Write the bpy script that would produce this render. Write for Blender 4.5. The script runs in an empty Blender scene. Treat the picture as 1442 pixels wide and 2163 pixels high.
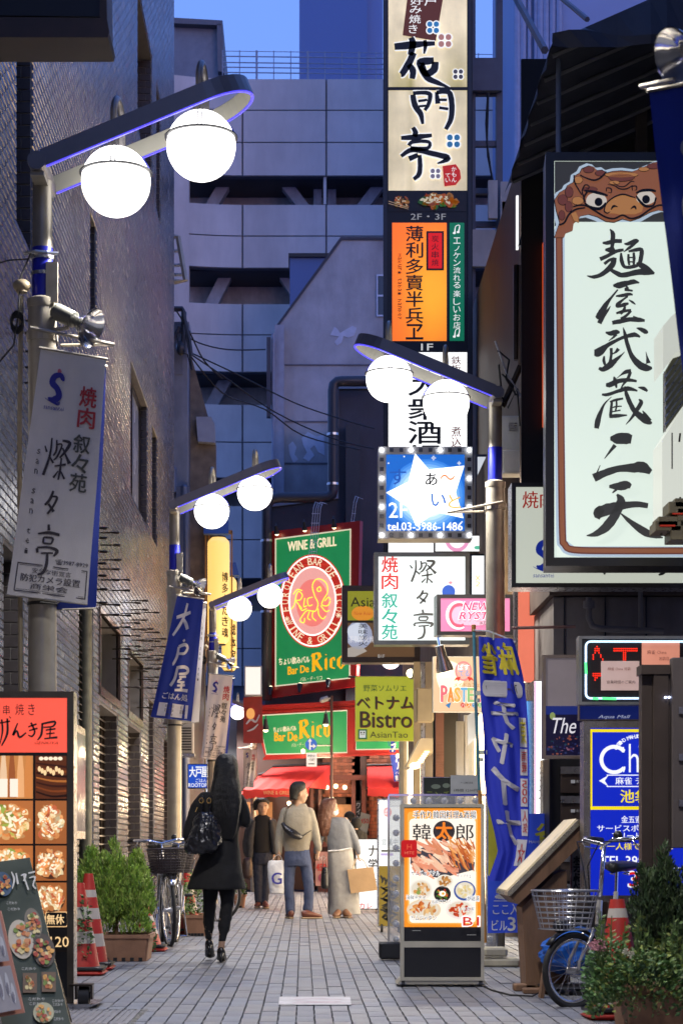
import bpy, bmesh, math, random
import numpy as np
from mathutils import Vector, Matrix, noise
from mathutils.geometry import tessellate_polygon
random.seed(7)
SC = bpy.context.scene
COL = SC.collection
# ---------------------------------------------------------------- camera, sky, sun, exposure
F = 4200.0; VX = 640.0; VY = 1795.0; CH = 0.9          # focal length in photo pixels, vanishing point, camera height
cd = bpy.data.cameras.new('camera'); cam = bpy.data.objects.new('camera', cd); COL.objects.link(cam)
cd.sensor_fit = 'HORIZONTAL'; cd.sensor_width = 36; cd.lens = 36*F/1442
cd.shift_x = (721-VX)/1442; cd.shift_y = (VY-1081.5)/1442
cd.clip_start = 0.1; cd.clip_end = 2000
cd.dof.use_dof = True; cd.dof.focus_distance = 19; cd.dof.aperture_fstop = 10
cam.location = (0, 0, CH); cam.rotation_euler = (math.radians(90), 0, 0)
SC.camera = cam
W = bpy.data.worlds.new('World'); SC.world = W; W.use_nodes = True
nt = W.node_tree; nt.nodes.clear()
sky = nt.nodes.new('ShaderNodeTexSky'); sky.sky_type = 'NISHITA'; sky.sun_disc = False
sky.sun_elevation = math.radians(3); sky.sun_rotation = math.radians(150)
tint = nt.nodes.new('ShaderNodeMix'); tint.data_type = 'RGBA'; tint.blend_type = 'MIX'
tint.inputs['Factor'].default_value = 0.9; tint.inputs['B'].default_value = (0.19, 0.425, 1.45, 1)
bg = nt.nodes.new('ShaderNodeBackground'); bg.inputs['Strength'].default_value = 0.15
wo = nt.nodes.new('ShaderNodeOutputWorld')
nt.links.new(sky.outputs['Color'], tint.inputs['A']); nt.links.new(tint.outputs['Result'], bg.inputs['Color'])
nt.links.new(bg.outputs[0], wo.inputs['Surface'])
sl = bpy.data.lights.new('sun', 'SUN'); sl.energy = 0.02; sl.angle = math.radians(20); sl.color = (0.8, 0.85, 1.0)
so = bpy.data.objects.new('sun', sl); COL.objects.link(so)
so.rotation_euler = (math.radians(75), 0, math.radians(30))
SC.view_settings.view_transform = 'Standard'; SC.view_settings.look = 'None'
SC.view_settings.exposure = 2.3; SC.view_settings.gamma = 1.0; SC.view_settings.use_curve_mapping = False
SC.cycles.max_bounces = 6; SC.cycles.diffuse_bounces = 3; SC.cycles.glossy_bounces = 3
SC.cycles.transmission_bounces = 6; SC.cycles.transparent_max_bounces = 8
SC.cycles.sample_clamp_indirect = 3.0; SC.cycles.caustics_reflective = False; SC.cycles.caustics_refractive = False
# ---------------------------------------------------------------- helpers
def P(px, py, Z):
 return Vector(((px-VX)*Z/F, Z, CH+(VY-py)*Z/F))
def srgb(c):
 if isinstance(c, str):
  c = [int(c[i:i+2], 16)/255 for i in (0, 2, 4)]
  c = [x/12.92 if x <= .04045 else ((x+.055)/1.055)**2.4 for x in c]
 return tuple(c)
_M = {}
EK = 0.2
def mat(name, col=(.5, .5, .5), rough=.6, metal=0., var=.12, scale=6., bump=0., bscale=40., stretch=(1, 1, 1), coat=0., trans=0., emit=0., ecol=None, attr=None, spec=.5, alpha=1., dirt=0., sheen=0.):
 if name in _M: return _M[name]
 m = bpy.data.materials.new(name); m.use_nodes = True; _M[name] = m
 n = m.node_tree; b = n.nodes['Principled BSDF']; L = n.links.new
 col = srgb(col)
 b.inputs['Roughness'].default_value = rough; b.inputs['Metallic'].default_value = metal
 b.inputs['Specular IOR Level'].default_value = spec
 if coat: b.inputs['Coat Weight'].default_value = coat; b.inputs['Coat Roughness'].default_value = .15
 if trans: b.inputs['Transmission Weight'].default_value = trans
 if sheen: b.inputs['Sheen Weight'].default_value = sheen
 if alpha < 1: b.inputs['Alpha'].default_value = alpha
 tc = n.nodes.new('ShaderNodeTexCoord'); mp = n.nodes.new('ShaderNodeMapping'); L(tc.outputs['Object'], mp.inputs['Vector'])
 mp.inputs['Scale'].default_value = stretch
 src = None
 if attr:
  a = n.nodes.new('ShaderNodeAttribute'); a.attribute_name = attr; src = a.outputs['Color']
 if var or dirt:
  t = n.nodes.new('ShaderNodeTexNoise'); t.inputs['Scale'].default_value = scale; t.inputs['Detail'].default_value = 5
  L(mp.outputs[0], t.inputs['Vector'])
  r = n.nodes.new('ShaderNodeMapRange'); r.inputs[1].default_value = .3; r.inputs[2].default_value = .7
  r.inputs[3].default_value = 1-var; r.inputs[4].default_value = 1+var*.6; L(t.outputs['Fac'], r.inputs[0])
  mx = n.nodes.new('ShaderNodeMix'); mx.data_type = 'RGBA'; mx.blend_type = 'MULTIPLY'; mx.inputs['Factor'].default_value = 1
  if src: L(src, mx.inputs['A'])
  else: mx.inputs['A'].default_value = (*col, 1)
  L(r.outputs[0], mx.inputs['B']); src = mx.outputs['Result']
  rr = n.nodes.new('ShaderNodeMapRange'); rr.inputs[3].default_value = max(.02, rough-.1); rr.inputs[4].default_value = min(1, rough+.12)
  L(t.outputs['Fac'], rr.inputs[0]); L(rr.outputs[0], b.inputs['Roughness'])
  if dirt:
   t2 = n.nodes.new('ShaderNodeTexNoise'); t2.inputs['Scale'].default_value = scale*.35; t2.inputs['Detail'].default_value = 8; t2.inputs['Roughness'].default_value = .7
   mp2 = n.nodes.new('ShaderNodeMapping'); mp2.inputs['Scale'].default_value = (1, 1, .25); L(tc.outputs['Object'], mp2.inputs[0]); L(mp2.outputs[0], t2.inputs['Vector'])
   r2 = n.nodes.new('ShaderNodeMapRange'); r2.inputs[1].default_value = .42; r2.inputs[2].default_value = .68; r2.inputs[3].default_value = 1; r2.inputs[4].default_value = 1-dirt
   L(t2.outputs['Fac'], r2.inputs[0])
   m2 = n.nodes.new('ShaderNodeMix'); m2.data_type = 'RGBA'; m2.blend_type = 'MULTIPLY'; m2.inputs['Factor'].default_value = 1
   L(src, m2.inputs['A']); L(r2.outputs[0], m2.inputs['B']); src = m2.outputs['Result']
 if src: L(src, b.inputs['Base Color'])
 else: b.inputs['Base Color'].default_value = (*col, 1)
 if bump:
  t = n.nodes.new('ShaderNodeTexNoise'); t.inputs['Scale'].default_value = bscale; t.inputs['Detail'].default_value = 6
  L(mp.outputs[0], t.inputs['Vector'])
  bn = n.nodes.new('ShaderNodeBump'); bn.inputs['Strength'].default_value = bump; bn.inputs['Distance'].default_value = .02
  L(t.outputs['Fac'], bn.inputs['Height']); L(bn.outputs[0], b.inputs['Normal'])
 if emit:
  b.inputs['Emission Strength'].default_value = emit*EK
  if attr: L(src, b.inputs['Emission Color'])
  else:
   b.inputs['Emission Color'].default_value = (*srgb(ecol if ecol is not None else col), 1)
 return m
def glow(col, e=1.0, name=None, base=None):
 """lit print: translucent sign face, lamp, neon"""
 k = name or 'lit_%s_%g' % (col if isinstance(col, str) else '_'.join('%.2f' % v for v in col), e)
 return mat(k, base if base is not None else tuple(v*.25 for v in srgb(col)), rough=.35, var=0, emit=e, ecol=col)
def paint(col, rough=.5, name=None):
 k = name or 'print_%s' % (col if isinstance(col, str) else '_'.join('%.2f' % v for v in col))
 return mat(k, col, rough=rough, var=.08, scale=12)
class MB:
 def __init__(s): s.v = []; s.f = []; s.c = []; s.smooth = False; s.fc = None
 def add(s, vs, fs, col=None):
  o = len(s.v); s.v += [tuple(v) for v in vs]; s.f += [tuple(i+o for i in f) for f in fs]
  if col is not None:
   if s.fc is None: s.fc = [(1, 1, 1)]*o
   s.fc += [col]*len(vs)
  elif s.fc is not None: s.fc += [(1, 1, 1)]*len(vs)
  return s
 def box(s, a, b, col=None):
  x0, y0, z0 = a; x1, y1, z1 = b
  if x0 > x1: x0, x1 = x1, x0
  if y0 > y1: y0, y1 = y1, y0
  if z0 > z1: z0, z1 = z1, z0
  return s.add([(x0,y0,z0),(x1,y0,z0),(x1,y1,z0),(x0,y1,z0),(x0,y0,z1),(x1,y0,z1),(x1,y1,z1),(x0,y1,z1)],
   [(0,3,2,1),(4,5,6,7),(0,1,5,4),(1,2,6,5),(2,3,7,6),(3,0,4,7)], col)
 def bevbox(s, a, b, r=.01):
  """box with chamfered vertical edges and top rim"""
  x0, y0, z0 = [min(p, q) for p, q in zip(a, b)]; x1, y1, z1 = [max(p, q) for p, q in zip(a, b)]
  def ring(z, i): return [(x0+r+i, y0+i, z), (x1-r-i, y0+i, z), (x1-i, y0+r+i, z), (x1-i, y1-r-i, z), (x1-r-i, y1-i, z), (x0+r+i, y1-i, z), (x0+i, y1-r-i, z), (x0+i, y0+r+i, z)]
  rs = [ring(z0, r*.7), ring(z0+r*.7, 0), ring(z1-r*.7, 0), ring(z1, r*.7)]
  return s.loft(rs)
 def loft(s, rings, closed=True, caps=True, col=None):
  n = len(rings[0]); vs = [p for r in rings for p in r]; fs = []
  for k in range(len(rings)-1):
   for i in range(n if closed else n-1):
    j = (i+1) % n; fs.append((k*n+i, k*n+j, (k+1)*n+j, (k+1)*n+i))
  if caps and closed: fs.append(tuple(reversed(range(n)))); fs.append(tuple(range((len(rings)-1)*n, len(rings)*n)))
  return s.add(vs, fs, col)
 def tube(s, pts, r, n=8, caps=True, closed=False, col=None, flat=1.0):
  pts = [Vector(p) for p in pts]; m = len(pts); rr = r if isinstance(r, (list, tuple)) else [r]*m
  rings = []; up = None
  for k in range(m):
   if closed: d = pts[(k+1) % m]-pts[k-1]
   else: d = pts[min(k+1, m-1)]-pts[max(k-1, 0)]
   if d.length < 1e-9: d = Vector((0, 0, 1))
   d.normalize()
   if up is None:
    up = Vector((0, 0, 1)) if abs(d.z) < .9 else Vector((1, 0, 0))
   a = d.cross(up)
   if a.length < 1e-6: a = d.orthogonal()
   a.normalize(); b = a.cross(d).normalized(); up = b
   rings.append([tuple(pts[k]+a*math.cos(t)*rr[k]+b*math.sin(t)*rr[k]*flat) for t in [2*math.pi*i/n for i in range(n)]])
  if closed: rings.append(rings[0]); caps = False
  return s.loft(rings, True, caps, col)
 def cyl(s, p0, p1, r, n=16, r1=None, col=None): return s.tube([p0, p1], [r, r if r1 is None else r1], n, col=col)
 def lathe(s, prof, c=(0, 0, 0), n=20, axis='z', caps=True, col=None):
  rings = []
  for r, h in prof:
   ring = []
   for i in range(n):
    t = 2*math.pi*i/n; x, y = r*math.cos(t), r*math.sin(t)
    q = (x, y, h) if axis == 'z' else ((h, x, y) if axis == 'x' else (y, h, x))
    ring.append((q[0]+c[0], q[1]+c[1], q[2]+c[2]))
   rings.append(ring)
  return s.loft(rings, True, caps, col)
 def sphere(s, c, r, n=12, m=8, sc=(1, 1, 1), col=None):
  vs = []; fs = []
  for j in range(m+1):
   a = math.pi*j/m
   for i in range(n):
    t = 2*math.pi*i/n
    vs.append((c[0]+r*sc[0]*math.sin(a)*math.cos(t), c[1]+r*sc[1]*math.sin(a)*math.sin(t), c[2]+r*sc[2]*math.cos(a)))
  for j in range(m):
   for i in range(n):
    k = (i+1) % n; fs.append((j*n+i, (j+1)*n+i, (j+1)*n+k, j*n+k))
  return s.add(vs, fs, col)
 def poly(s, pts, col=None):
  pts = [Vector(p) for p in pts]
  tri = tessellate_polygon([pts]); return s.add(pts, tri, col)
 def prism(s, pts, d, col=None):
  """planar polygon extruded by vector d"""
  pts = [Vector(p) for p in pts]; d = Vector(d); n = len(pts); tri = tessellate_polygon([pts])
  s.add(pts, tri, col); s.add([p+d for p in pts], [tuple(reversed(t)) for t in tri], col)
  return s.add(pts+[p+d for p in pts], [(i, (i+1) % n, n+(i+1) % n, n+i) for i in range(n)], col)
 def xf(s, M, start=0):
  s.v = s.v[:start]+[tuple(M @ Vector(v)) for v in s.v[start:]]; return s
 def mesh(s, name, m):
  me = bpy.data.meshes.new(name); me.from_pydata(s.v, [], s.f)
  if m: me.materials.append(m)
  if s.fc is not None:
   ca = me.color_attributes.new('Col', 'FLOAT_COLOR', 'POINT')
   arr = np.ones((len(s.v), 4), dtype=np.float32); arr[:, :3] = np.array(s.fc, dtype=np.float32)
   ca.data.foreach_set('color', arr.ravel())
  if s.smooth: me.polygons.foreach_set('use_smooth', [True]*len(me.polygons))
  me.update(); return me
def sm(mb): mb.smooth = True; return mb
def origin(o):
 v = Vector((0, 0, 0))
 while o is not None: v += o.location; o = o.parent
 return v
def part(name, mb, m, parent, local=False, label=None, kind=None, auto=None):
 """parts are given in world metres (local=False) or in the frame of their thing"""
 if not local and parent is not None:
  o0 = origin(parent); mb.v = [(v[0]-o0.x, v[1]-o0.y, v[2]-o0.z) for v in mb.v]
 me = mb.mesh(name, m); o = bpy.data.objects.new(name, me); COL.objects.link(o); o.parent = parent
 if auto is not None: me.set_sharp_from_angle(angle=math.radians(auto))
 if label: o['label'] = label
 if kind: o['kind'] = kind
 return o
def thing(name, label, cat, loc=(0, 0, 0), group=None, rotz=0):
 o = bpy.data.objects.new(name, None); COL.objects.link(o); o.location = loc; o.rotation_euler = (0, 0, rotz)
 o.empty_display_size = .1
 o['label'] = label; o['category'] = cat
 if group: o['group'] = group
 return o
def single(name, mb, m, label, cat, group=None, loc=(0, 0, 0), kind=None):
 o = part(name, mb, m, None); o.location = loc
 if kind: o['kind'] = kind
 else: o['category'] = cat
 o['label'] = label
 if group: o['group'] = group
 return o
def struct(name, mb, m, label=None):
 o = part(name, mb, m, None); o['kind'] = 'structure'
 if label: o['label'] = label
 return o
def copy_tree(o, parent=None):
 c = o.copy(); COL.objects.link(c); c.parent = parent
 for ch in list(o.children): copy_tree(ch, c)
 return c
# ---- lettering
_G = {}
def glyph(t, bold=0., shear=0., res=2):
 k = (t, bold, shear, res)
 if k in _G: return _G[k]
 cu = bpy.data.curves.new('t', 'FONT'); cu.body = t; cu.resolution_u = res; cu.offset = bold; cu.shear = shear; cu.fill_mode = 'FRONT'
 ob = bpy.data.objects.new('t', cu); me = ob.to_mesh()
 vs = [(v.co.x, v.co.y) for v in me.vertices]; fs = [tuple(p.vertices) for p in me.polygons]
 ob.to_mesh_clear(); bpy.data.objects.remove(ob); bpy.data.curves.remove(cu)
 if vs:
  a = np.array(vs); bb = (a[:, 0].min(), a[:, 1].min(), a[:, 0].max(), a[:, 1].max())
 else: bb = (0, 0, 1, 1)
 _G[k] = (vs, fs, bb); return _G[k]
def catmull(pts, sub=5):
 pts = [np.array(p, float) for p in pts]; out = []
 for i in range(len(pts)-1):
  p0 = pts[max(i-1, 0)]; p1 = pts[i]; p2 = pts[i+1]; p3 = pts[min(i+2, len(pts)-1)]
  for k in range(sub):
   t = k/sub; out.append(.5*((2*p1)+(-p0+p2)*t+(2*p0-5*p1+4*p2-p3)*t*t+(-p0+3*p1-3*p2+p3)*t**3))
 out.append(pts[-1]); return out
class Face:
 """a printed face: photo pixels are carried onto the real plane (or cloth) of the sign"""
 def __init__(s, thing_, mapf): s.t = thing_; s.map = mapf; s.L = {}; s.order = {}
 def mb(s, m, lv=1):
  k = (m.name, lv)
  if k not in s.L: s.L[k] = (m, MB())
  return s.L[k][1]
 def put(s, pts, fs, m, lv=1, e=0.): s.mb(m, lv).add([s.map(x, y, .003*lv+e) for x, y in pts], fs)
 def rect(s, x0, y0, x1, y1, m, lv=1, n=1):
  pts = []; fs = []
  for j in range(n+1):
   for i in range(n+1): pts.append((x0+(x1-x0)*i/n, y0+(y1-y0)*j/n))
  for j in range(n):
   for i in range(n): a = j*(n+1)+i; fs.append((a, a+1, a+n+2, a+n+1))
  s.put(pts, fs, m, lv)
 def poly(s, pts, m, lv=1):
  tri = tessellate_polygon([[Vector((x, y, 0)) for x, y in pts]]); s.put(pts, tri, m, lv)
 def blob(s, cx, cy, rx, ry, m, lv=1, n=20, wob=0., rot=0.):
  ph = random.random()*9; pts = []
  for i in range(n):
   t = 2*math.pi*i/n; k = 1+wob*(math.sin(3*t+ph)*.6+math.sin(5*t+2*ph)*.4+random.uniform(-.3, .3))
   x, y = rx*k*math.cos(t), ry*k*math.sin(t); pts.append((cx+x*math.cos(rot)-y*math.sin(rot), cy+x*math.sin(rot)+y*math.cos(rot)))
  s.poly(pts, m, lv)
 def ring(s, cx, cy, rx, ry, w, m, lv=1, n=32, a0=0, a1=360):
  pts = []; fs = []
  for i in range(n+1):
   t = math.radians(a0+(a1-a0)*i/n); pts += [(cx+(rx-w/2)*math.cos(t), cy+(ry-w/2)*math.sin(t)), (cx+(rx+w/2)*math.cos(t), cy+(ry+w/2)*math.sin(t))]
  for i in range(n): fs.append((2*i, 2*i+1, 2*i+3, 2*i+2))
  s.put(pts, fs, m, lv)
 def stroke(s, pts, m, lv=1, sub=5, k=1.0, rag=0.):
  """brush stroke: points (x, y, width)"""
  q = catmull(pts, sub); L = []; R = []
  for i, p in enumerate(q):
   a = q[max(i-1, 0)]; b = q[min(i+1, len(q)-1)]; d = b[:2]-a[:2]; n = np.hypot(*d) or 1; d = d/n
   w = max(p[2], .3)*k/2; w1 = w*(1+random.uniform(-rag, rag)); w2 = w*(1+random.uniform(-rag, rag))
   L.append((p[0]-d[1]*w1, p[1]+d[0]*w1)); R.append((p[0]+d[1]*w2, p[1]-d[0]*w2))
  pts = [v for ab in zip(L, R) for v in ab]
  s.put(pts, [(2*i, 2*i+1, 2*i+3, 2*i+2) for i in range(len(q)-1)], m, lv)
 def text(s, t, x0, y0, x1, y1, m, lv=2, bold=0., shear=0., res=2, quad=None):
  vs, fs, bb = glyph(t, 0., shear, res)
  if not vs: return
  if t in ('て', 'い', 'と'): pass
  w = bb[2]-bb[0] or 1; h = bb[3]-bb[1] or 1; pts = []
  for x, y in vs:
   u = (x-bb[0])/w; v = 1-(y-bb[1])/h
   if quad:
    (ax, ay), (bx, by), (cx, cy), (dx, dy) = quad    # tl tr br bl
    tx, ty = ax+(bx-ax)*u, ay+(by-ay)*u; ux, uy = dx+(cx-dx)*u, dy+(cy-dy)*u
    pts.append((tx+(ux-tx)*v, ty+(uy-ty)*v))
   else: pts.append((x0+(x1-x0)*u, y0+(y1-y0)*v))
  if bold <= 0: s.put(pts, fs, m, lv); return
  hh = abs(y1-y0) if not quad else math.hypot(quad[3][0]-quad[0][0], quad[3][1]-quad[0][1])
  r = bold*hh*.62/(1.12 if len(t) < 3 else 1.)
  for i, (dx, dy) in enumerate(((-1, 0), (1, 0), (0, -.7), (0, .7), (-.6, -.5), (.6, .5)) if bold > .02 else ((-1, 0), (1, 0))):
   s.put([(x+dx*r, y+dy*r) for x, y in pts], fs, m, lv, .00025*(i+1))
 def vtext(s, t, x0, y0, x1, y1, m, lv=2, bold=0., shear=0., res=2, gap=.08, skew=0.):
  """upright column; skew = sideways shift of the bottom in pixels"""
  n = len(t); h = (y1-y0)/n
  for i, ch in enumerate(t):
   if ch == ' ': continue
   sx = skew*(i+.5)/n; a = y0+h*i+h*gap; b = y0+h*(i+1)-h*gap
   if ch in 'ー〜': s.text('|', (x0+x1)/2-h*.07+sx, a, (x0+x1)/2+h*.07+sx, b, m, lv, bold, shear, res); continue
   xa, xb = x0, x1
   if ch in 'ノソっャッョ・':
    dx = (x1-x0)*.15; xa += dx; xb -= dx; a += h*.15
   s.text(ch, xa+sx, a, xb+sx, b, m, lv, bold, shear, res)
 def done(s):
  k = 0
  for (nm, lv), (m, b) in s.L.items():
   if b.v: part('lettering' if lv >= 2 else 'print', b, m, s.t)
def flat(Z, ang=0., px0=None):
 """mapping onto an upright plane at depth Z (at photo column px0), turned by ang degrees about the vertical"""
 a = math.radians(ang); x0 = 0 if px0 is None else (px0-VX)*Z/F
 def f(px, py, off=0.):
  k = (px-VX)/F
  y = (Z-x0*math.tan(a))/(1-k*math.tan(a)); x = k*y
  v = Vector((x, y, CH+(VY-py)*y/F))
  if off: v += Vector((math.sin(a), -math.cos(a), 0))*off
  return v
 f.n = Vector((math.sin(a), -math.cos(a), 0)); return f
def boxsign(name, label, cat, x0, y0, x1, y1, Z, depth, fm, face_m, ang=0., fw=6, group=None, fdep=.012, edge=None):
 """light box: casing, raised frame rim, face panel; returns (thing, Face)"""
 f = flat(Z, ang, (x0+x1)/2); a = f(x0, y1); b = f(x1, y0); base = (a+b)/2; base.z = a.z
 t = thing(name, label, cat, base, group)
 back = -f.n*depth
 c = MB(); q = [f(x0, y1), f(x1, y1), f(x1, y0), f(x0, y0)]
 c.prism([p for p in q], back); part('casing', c, edge or fm, t)
 r = MB(); s_ = (f(x0+fw, y1)-f(x0, y1)).length
 def bar(xa, ya, xb, yb):
  qq = [f(xa, yb), f(xb, yb), f(xb, ya), f(xa, ya)]; qq = [p+f.n*.0005 for p in qq]; r.prism(qq, f.n*fdep)
 bar(x0, y0, x1, y0+fw); bar(x0, y1-fw, x1, y1); bar(x0, y0+fw, x0+fw, y1-fw); bar(x1-fw, y0+fw, x1, y1-fw)
 part('frame', r, fm, t)
 m = MB(); m.poly([f(x0+fw*.8, y1-fw*.8, .003), f(x1-fw*.8, y1-fw*.8, .003), f(x1-fw*.8, y0+fw*.8, .003), f(x0+fw*.8, y0+fw*.8, .003)])
 part('face_panel', m, face_m, t)
 def mp(px, py, off=0.): return f(px, py, off+.003)
 return t, Face(t, mp)
# ---------------------------------------------------------------- materials
m_tile = mat('glazed_tile', (.2, .2, .2), rough=.22, var=.1, scale=1.5, attr='Col', spec=.6, dirt=.12)
m_tile_joint = mat('tile_joint', (.13, .12, .12), rough=.9, var=.2)
m_dark = mat('black_metal', (.012, .012, .014), rough=.45, var=.1)
m_bronze = mat('bronze_metal', (.05, .038, .03), rough=.35, metal=.6, var=.2)
m_steel = mat('brushed_steel', (.55, .55, .56), rough=.28, metal=1, var=.15, scale=30)
m_chrome = mat('chrome', (.8, .8, .82), rough=.12, metal=1, var=.05)
m_post = mat('grey_post_paint', (.40, .36, .29), rough=.35, metal=.3, var=.15, scale=9, dirt=.25)
m_paver = mat('paver', (.2, .2, .22), rough=.45, var=.2, scale=14, attr='Col', bump=.35, bscale=120, dirt=.25)
m_conc = mat('weathered_concrete', (.42, .43, .45), rough=.9, var=.22, scale=1.4, bump=.2, bscale=12, dirt=.4)
m_panel = mat('precast_panel', (.66, .62, .58), rough=.75, var=.12, scale=.8, dirt=.3)
m_panel_joint = mat('panel_joint', (.14, .15, .18), rough=.9)
m_bluewall = mat('blue_painted_wall', (.10, .17, .36), rough=.6, var=.1, scale=.6)
m_navy = mat('dark_cladding', (.05, .052, .07), rough=.6, var=.25, scale=2, dirt=.3)
m_brown = mat('brown_cladding', (.09, .055, .04), rough=.6, var=.3, scale=3, dirt=.3)
m_glassd = mat('dark_glass', (.03, .035, .045), rough=.08, var=0, spec=.8)
m_glassp = mat('pale_glass', (.42, .44, .47), rough=.25, var=.1, scale=2)
m_black = paint((.008, .008, .009), .5, 'print_black')
m_ink = paint((.02, .02, .022), .5, 'print_ink')
m_white = paint((.75, .75, .75), .5, 'print_white')
m_red = paint((.55, .03, .025), .5, 'print_red')
m_grey = mat('grey_box_paint', (.5, .5, .48), rough=.55, var=.15, scale=4, dirt=.3)
m_cable = mat('black_cable', (.012, .012, .012), rough=.6, var=0)
m_pipe = mat('dark_pipe', (.03, .032, .042), rough=.4, var=.15)
m_brick = mat('dark_brick', (.055, .045, .045), rough=.45, var=.3, scale=5)
m_mortar = mat('mortar', (.35, .33, .31), rough=.9, var=.15)
m_rbrick = mat('red_brick', (.28, .09, .05), rough=.8, var=.35, scale=6, attr='Col')
# ---------------------------------------------------------------- ground
g = MB(); g.box((-400, -60, -.30), (400, 900, -.06)); struct('ground', g, mat('asphalt', (.05, .05, .055), rough=.9, var=.2, scale=2))
g = MB(); g.box((-2.6, 6, -.2), (3.6, 44, -.028)); pav = struct('pavement', g, mat('jointing_sand', (.035, .033, .032), rough=.95), 'narrow shopping lane paved with grey rectangular blocks')
PW, PL = .0972, .33
def paver_mesh(col, j):
 b = MB(); w = PW/2; l = PL/2; i = .0052; e = .0015
 o = [(-w+e, -l+.0035), (w-e, -l+.0035), (w-e, -l*.72), (w-i, -l*.66), (w-i, l*.66), (w-e, l*.72), (w-e, l-.0035), (-w+e, l-.0035), (-w+e, l*.72), (-w+i, l*.66), (-w+i, -l*.66), (-w+e, -l*.72)]
 n = len(o); b.add([(x, y, 0) for x, y in o]+[(x, y, -.03) for x, y in o], [tuple(range(n))]+[(k, n+k, n+(k+1) % n, (k+1) % n) for k in range(n)], col)
 return b
pals = [(.225, .238, .28), (.24, .248, .285), (.25, .252, .28), (.228, .246, .295), (.25, .25, .265), (.208, .22, .262), (.265, .27, .30), (.235, .255, .305)]
pm = []
for k, c in enumerate(pals): pm.append(paver_mesh(c, k).mesh('paver', m_paver))
cells = []
for i in range(-22, 31):
 x = i*PW+.012; offy = random.choice([0, .5])*PL if i % 2 else 0; offy += (.5*PL if i % 2 else 0)
 for j in range(int(7/PL), int(42.5/PL)):
  y = j*PL+offy % PL
  cells.append((x+random.uniform(-.0012, .0012), y, random.uniform(-.0022, .0012)))
def inview(x, y): px = VX+x*F/y; py = VY+CH*F/y; return -10 < px < 1450 and py < 2175
vis = sorted([c for c in cells if inview(c[0], c[1])], key=lambda c: c[1])
single_p = set(vis[:290]); rest = MB()
for c in cells:
 k = int((noise.noise(Vector((c[0]*1.1, c[1]*.5, 0)))*.5+.5)*8*.6+random.random()*8*.4) % 8
 if c in single_p:
  o = bpy.data.objects.new('paver', pm[k]); COL.objects.link(o); o.parent = pav; o.location = c; o.rotation_euler = (random.uniform(-.003, .003), random.uniform(-.006, .006), 0)
 else:
  b = paver_mesh(pals[k], 0); tx = random.uniform(-.006, .006)
  rest.add([(v[0]+c[0], v[1]+c[1], v[2]+c[2]+v[0]*tx) for v in b.v], b.f, pals[k])
part('paver', rest, m_paver, pav, kind='stuff', label='rows of grey paving blocks further along the lane')
b = MB(); b.box((-2.1, 17.46, -.01), (-.05, 17.53, .003)); part('joint_strip', b, mat('pale_concrete', (.42, .42, .40), rough=.9, dirt=.3), pav)
fs = MB(); q = [P(590, 2108, 12.07), P(741, 2113, 12.07), P(742, 2129, 11.3), P(588, 2122, 11.3)]
Zt, Zb = CH*F/(2108-VY), CH*F/(2125-VY)
q = [((590-VX)*Zt/F, Zt, .004), ((739-VX)*Zt/F, Zt, .004), ((742-VX)*Zb/F, Zb, .004), ((588-VX)*Zb/F, Zb, .004)]
st = thing('floor_sticker', 'worn white rectangular sticker with faded pink print, flat on the paving of the lane', 'sticker', (.1, 11.7, 0))
fs.prism(q, (0, 0, .0015)); part('sheet', fs, mat('worn_sticker', (.62, .6, .62), rough=.5, var=.2, scale=20, dirt=.3), st)
fs = MB()
for k, (a, w) in enumerate([(.08, .30), (.0, .26), (-.1, .28)]):
 yy = 11.7+(k-1)*.14; fs.tube([(.09-w/2, yy, .0065), (.09, yy+.05*math.cos(k*3), .0065), (.09+w/2, yy, .0065)], .008, 4, flat=.1)
part('print', fs, mat('faded_pink', (.6, .38, .42), rough=.6, var=.3), st)
def grate(name, label, x0, x1, y0, y1, nb, along):
 t = thing(name, label, 'drain grate', ((x0+x1)/2, (y0+y1)/2, 0))
 b = MB(); w = .03
 b.box((x0, y0, -.01), (x1, y0+w, .004)); b.box((x0, y1-w, -.01), (x1, y1, .004)); b.box((x0, y0+w, -.01), (x0+w, y1-w, .004)); b.box((x1-w, y0+w, -.01), (x1, y1-w, .004)); part('frame', b, m_steel, t)
 b = MB(); b.box((x0+w, y0+w, -.02), (x1-w, y1-w, -.012)); part('pit', b, m_dark, t)
 gm = mat('galvanised_bar', (.3, .3, .32), rough=.5, metal=.7, var=.2)
 for k in range(nb):
  b = MB()
  if along: u = x0+w+(x1-x0-2*w)*(k+.5)/nb; d = (x1-x0)/nb*.28; b.box((u-d, y0+w, -.012), (u+d, y1-w, .003))
  else: u = y0+w+(y1-y0-2*w)*(k+.5)/nb; d = (y1-y0)/nb*.28; b.box((x0+w, u-d, -.012), (x1-w, u+d, .003))
  part('bar', b, gm, t)
grate('drain_grate', 'slatted steel drain grate in the paving beside the bicycle front wheel', -1.24, -.85, 17.75, 18.6, 16, True)
grate('drain_grate', 'steel drain grate in the paving at the foot of the red fronted menu sign', -1.35, -.87, 10.2, 11.15, 12, True)
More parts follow.
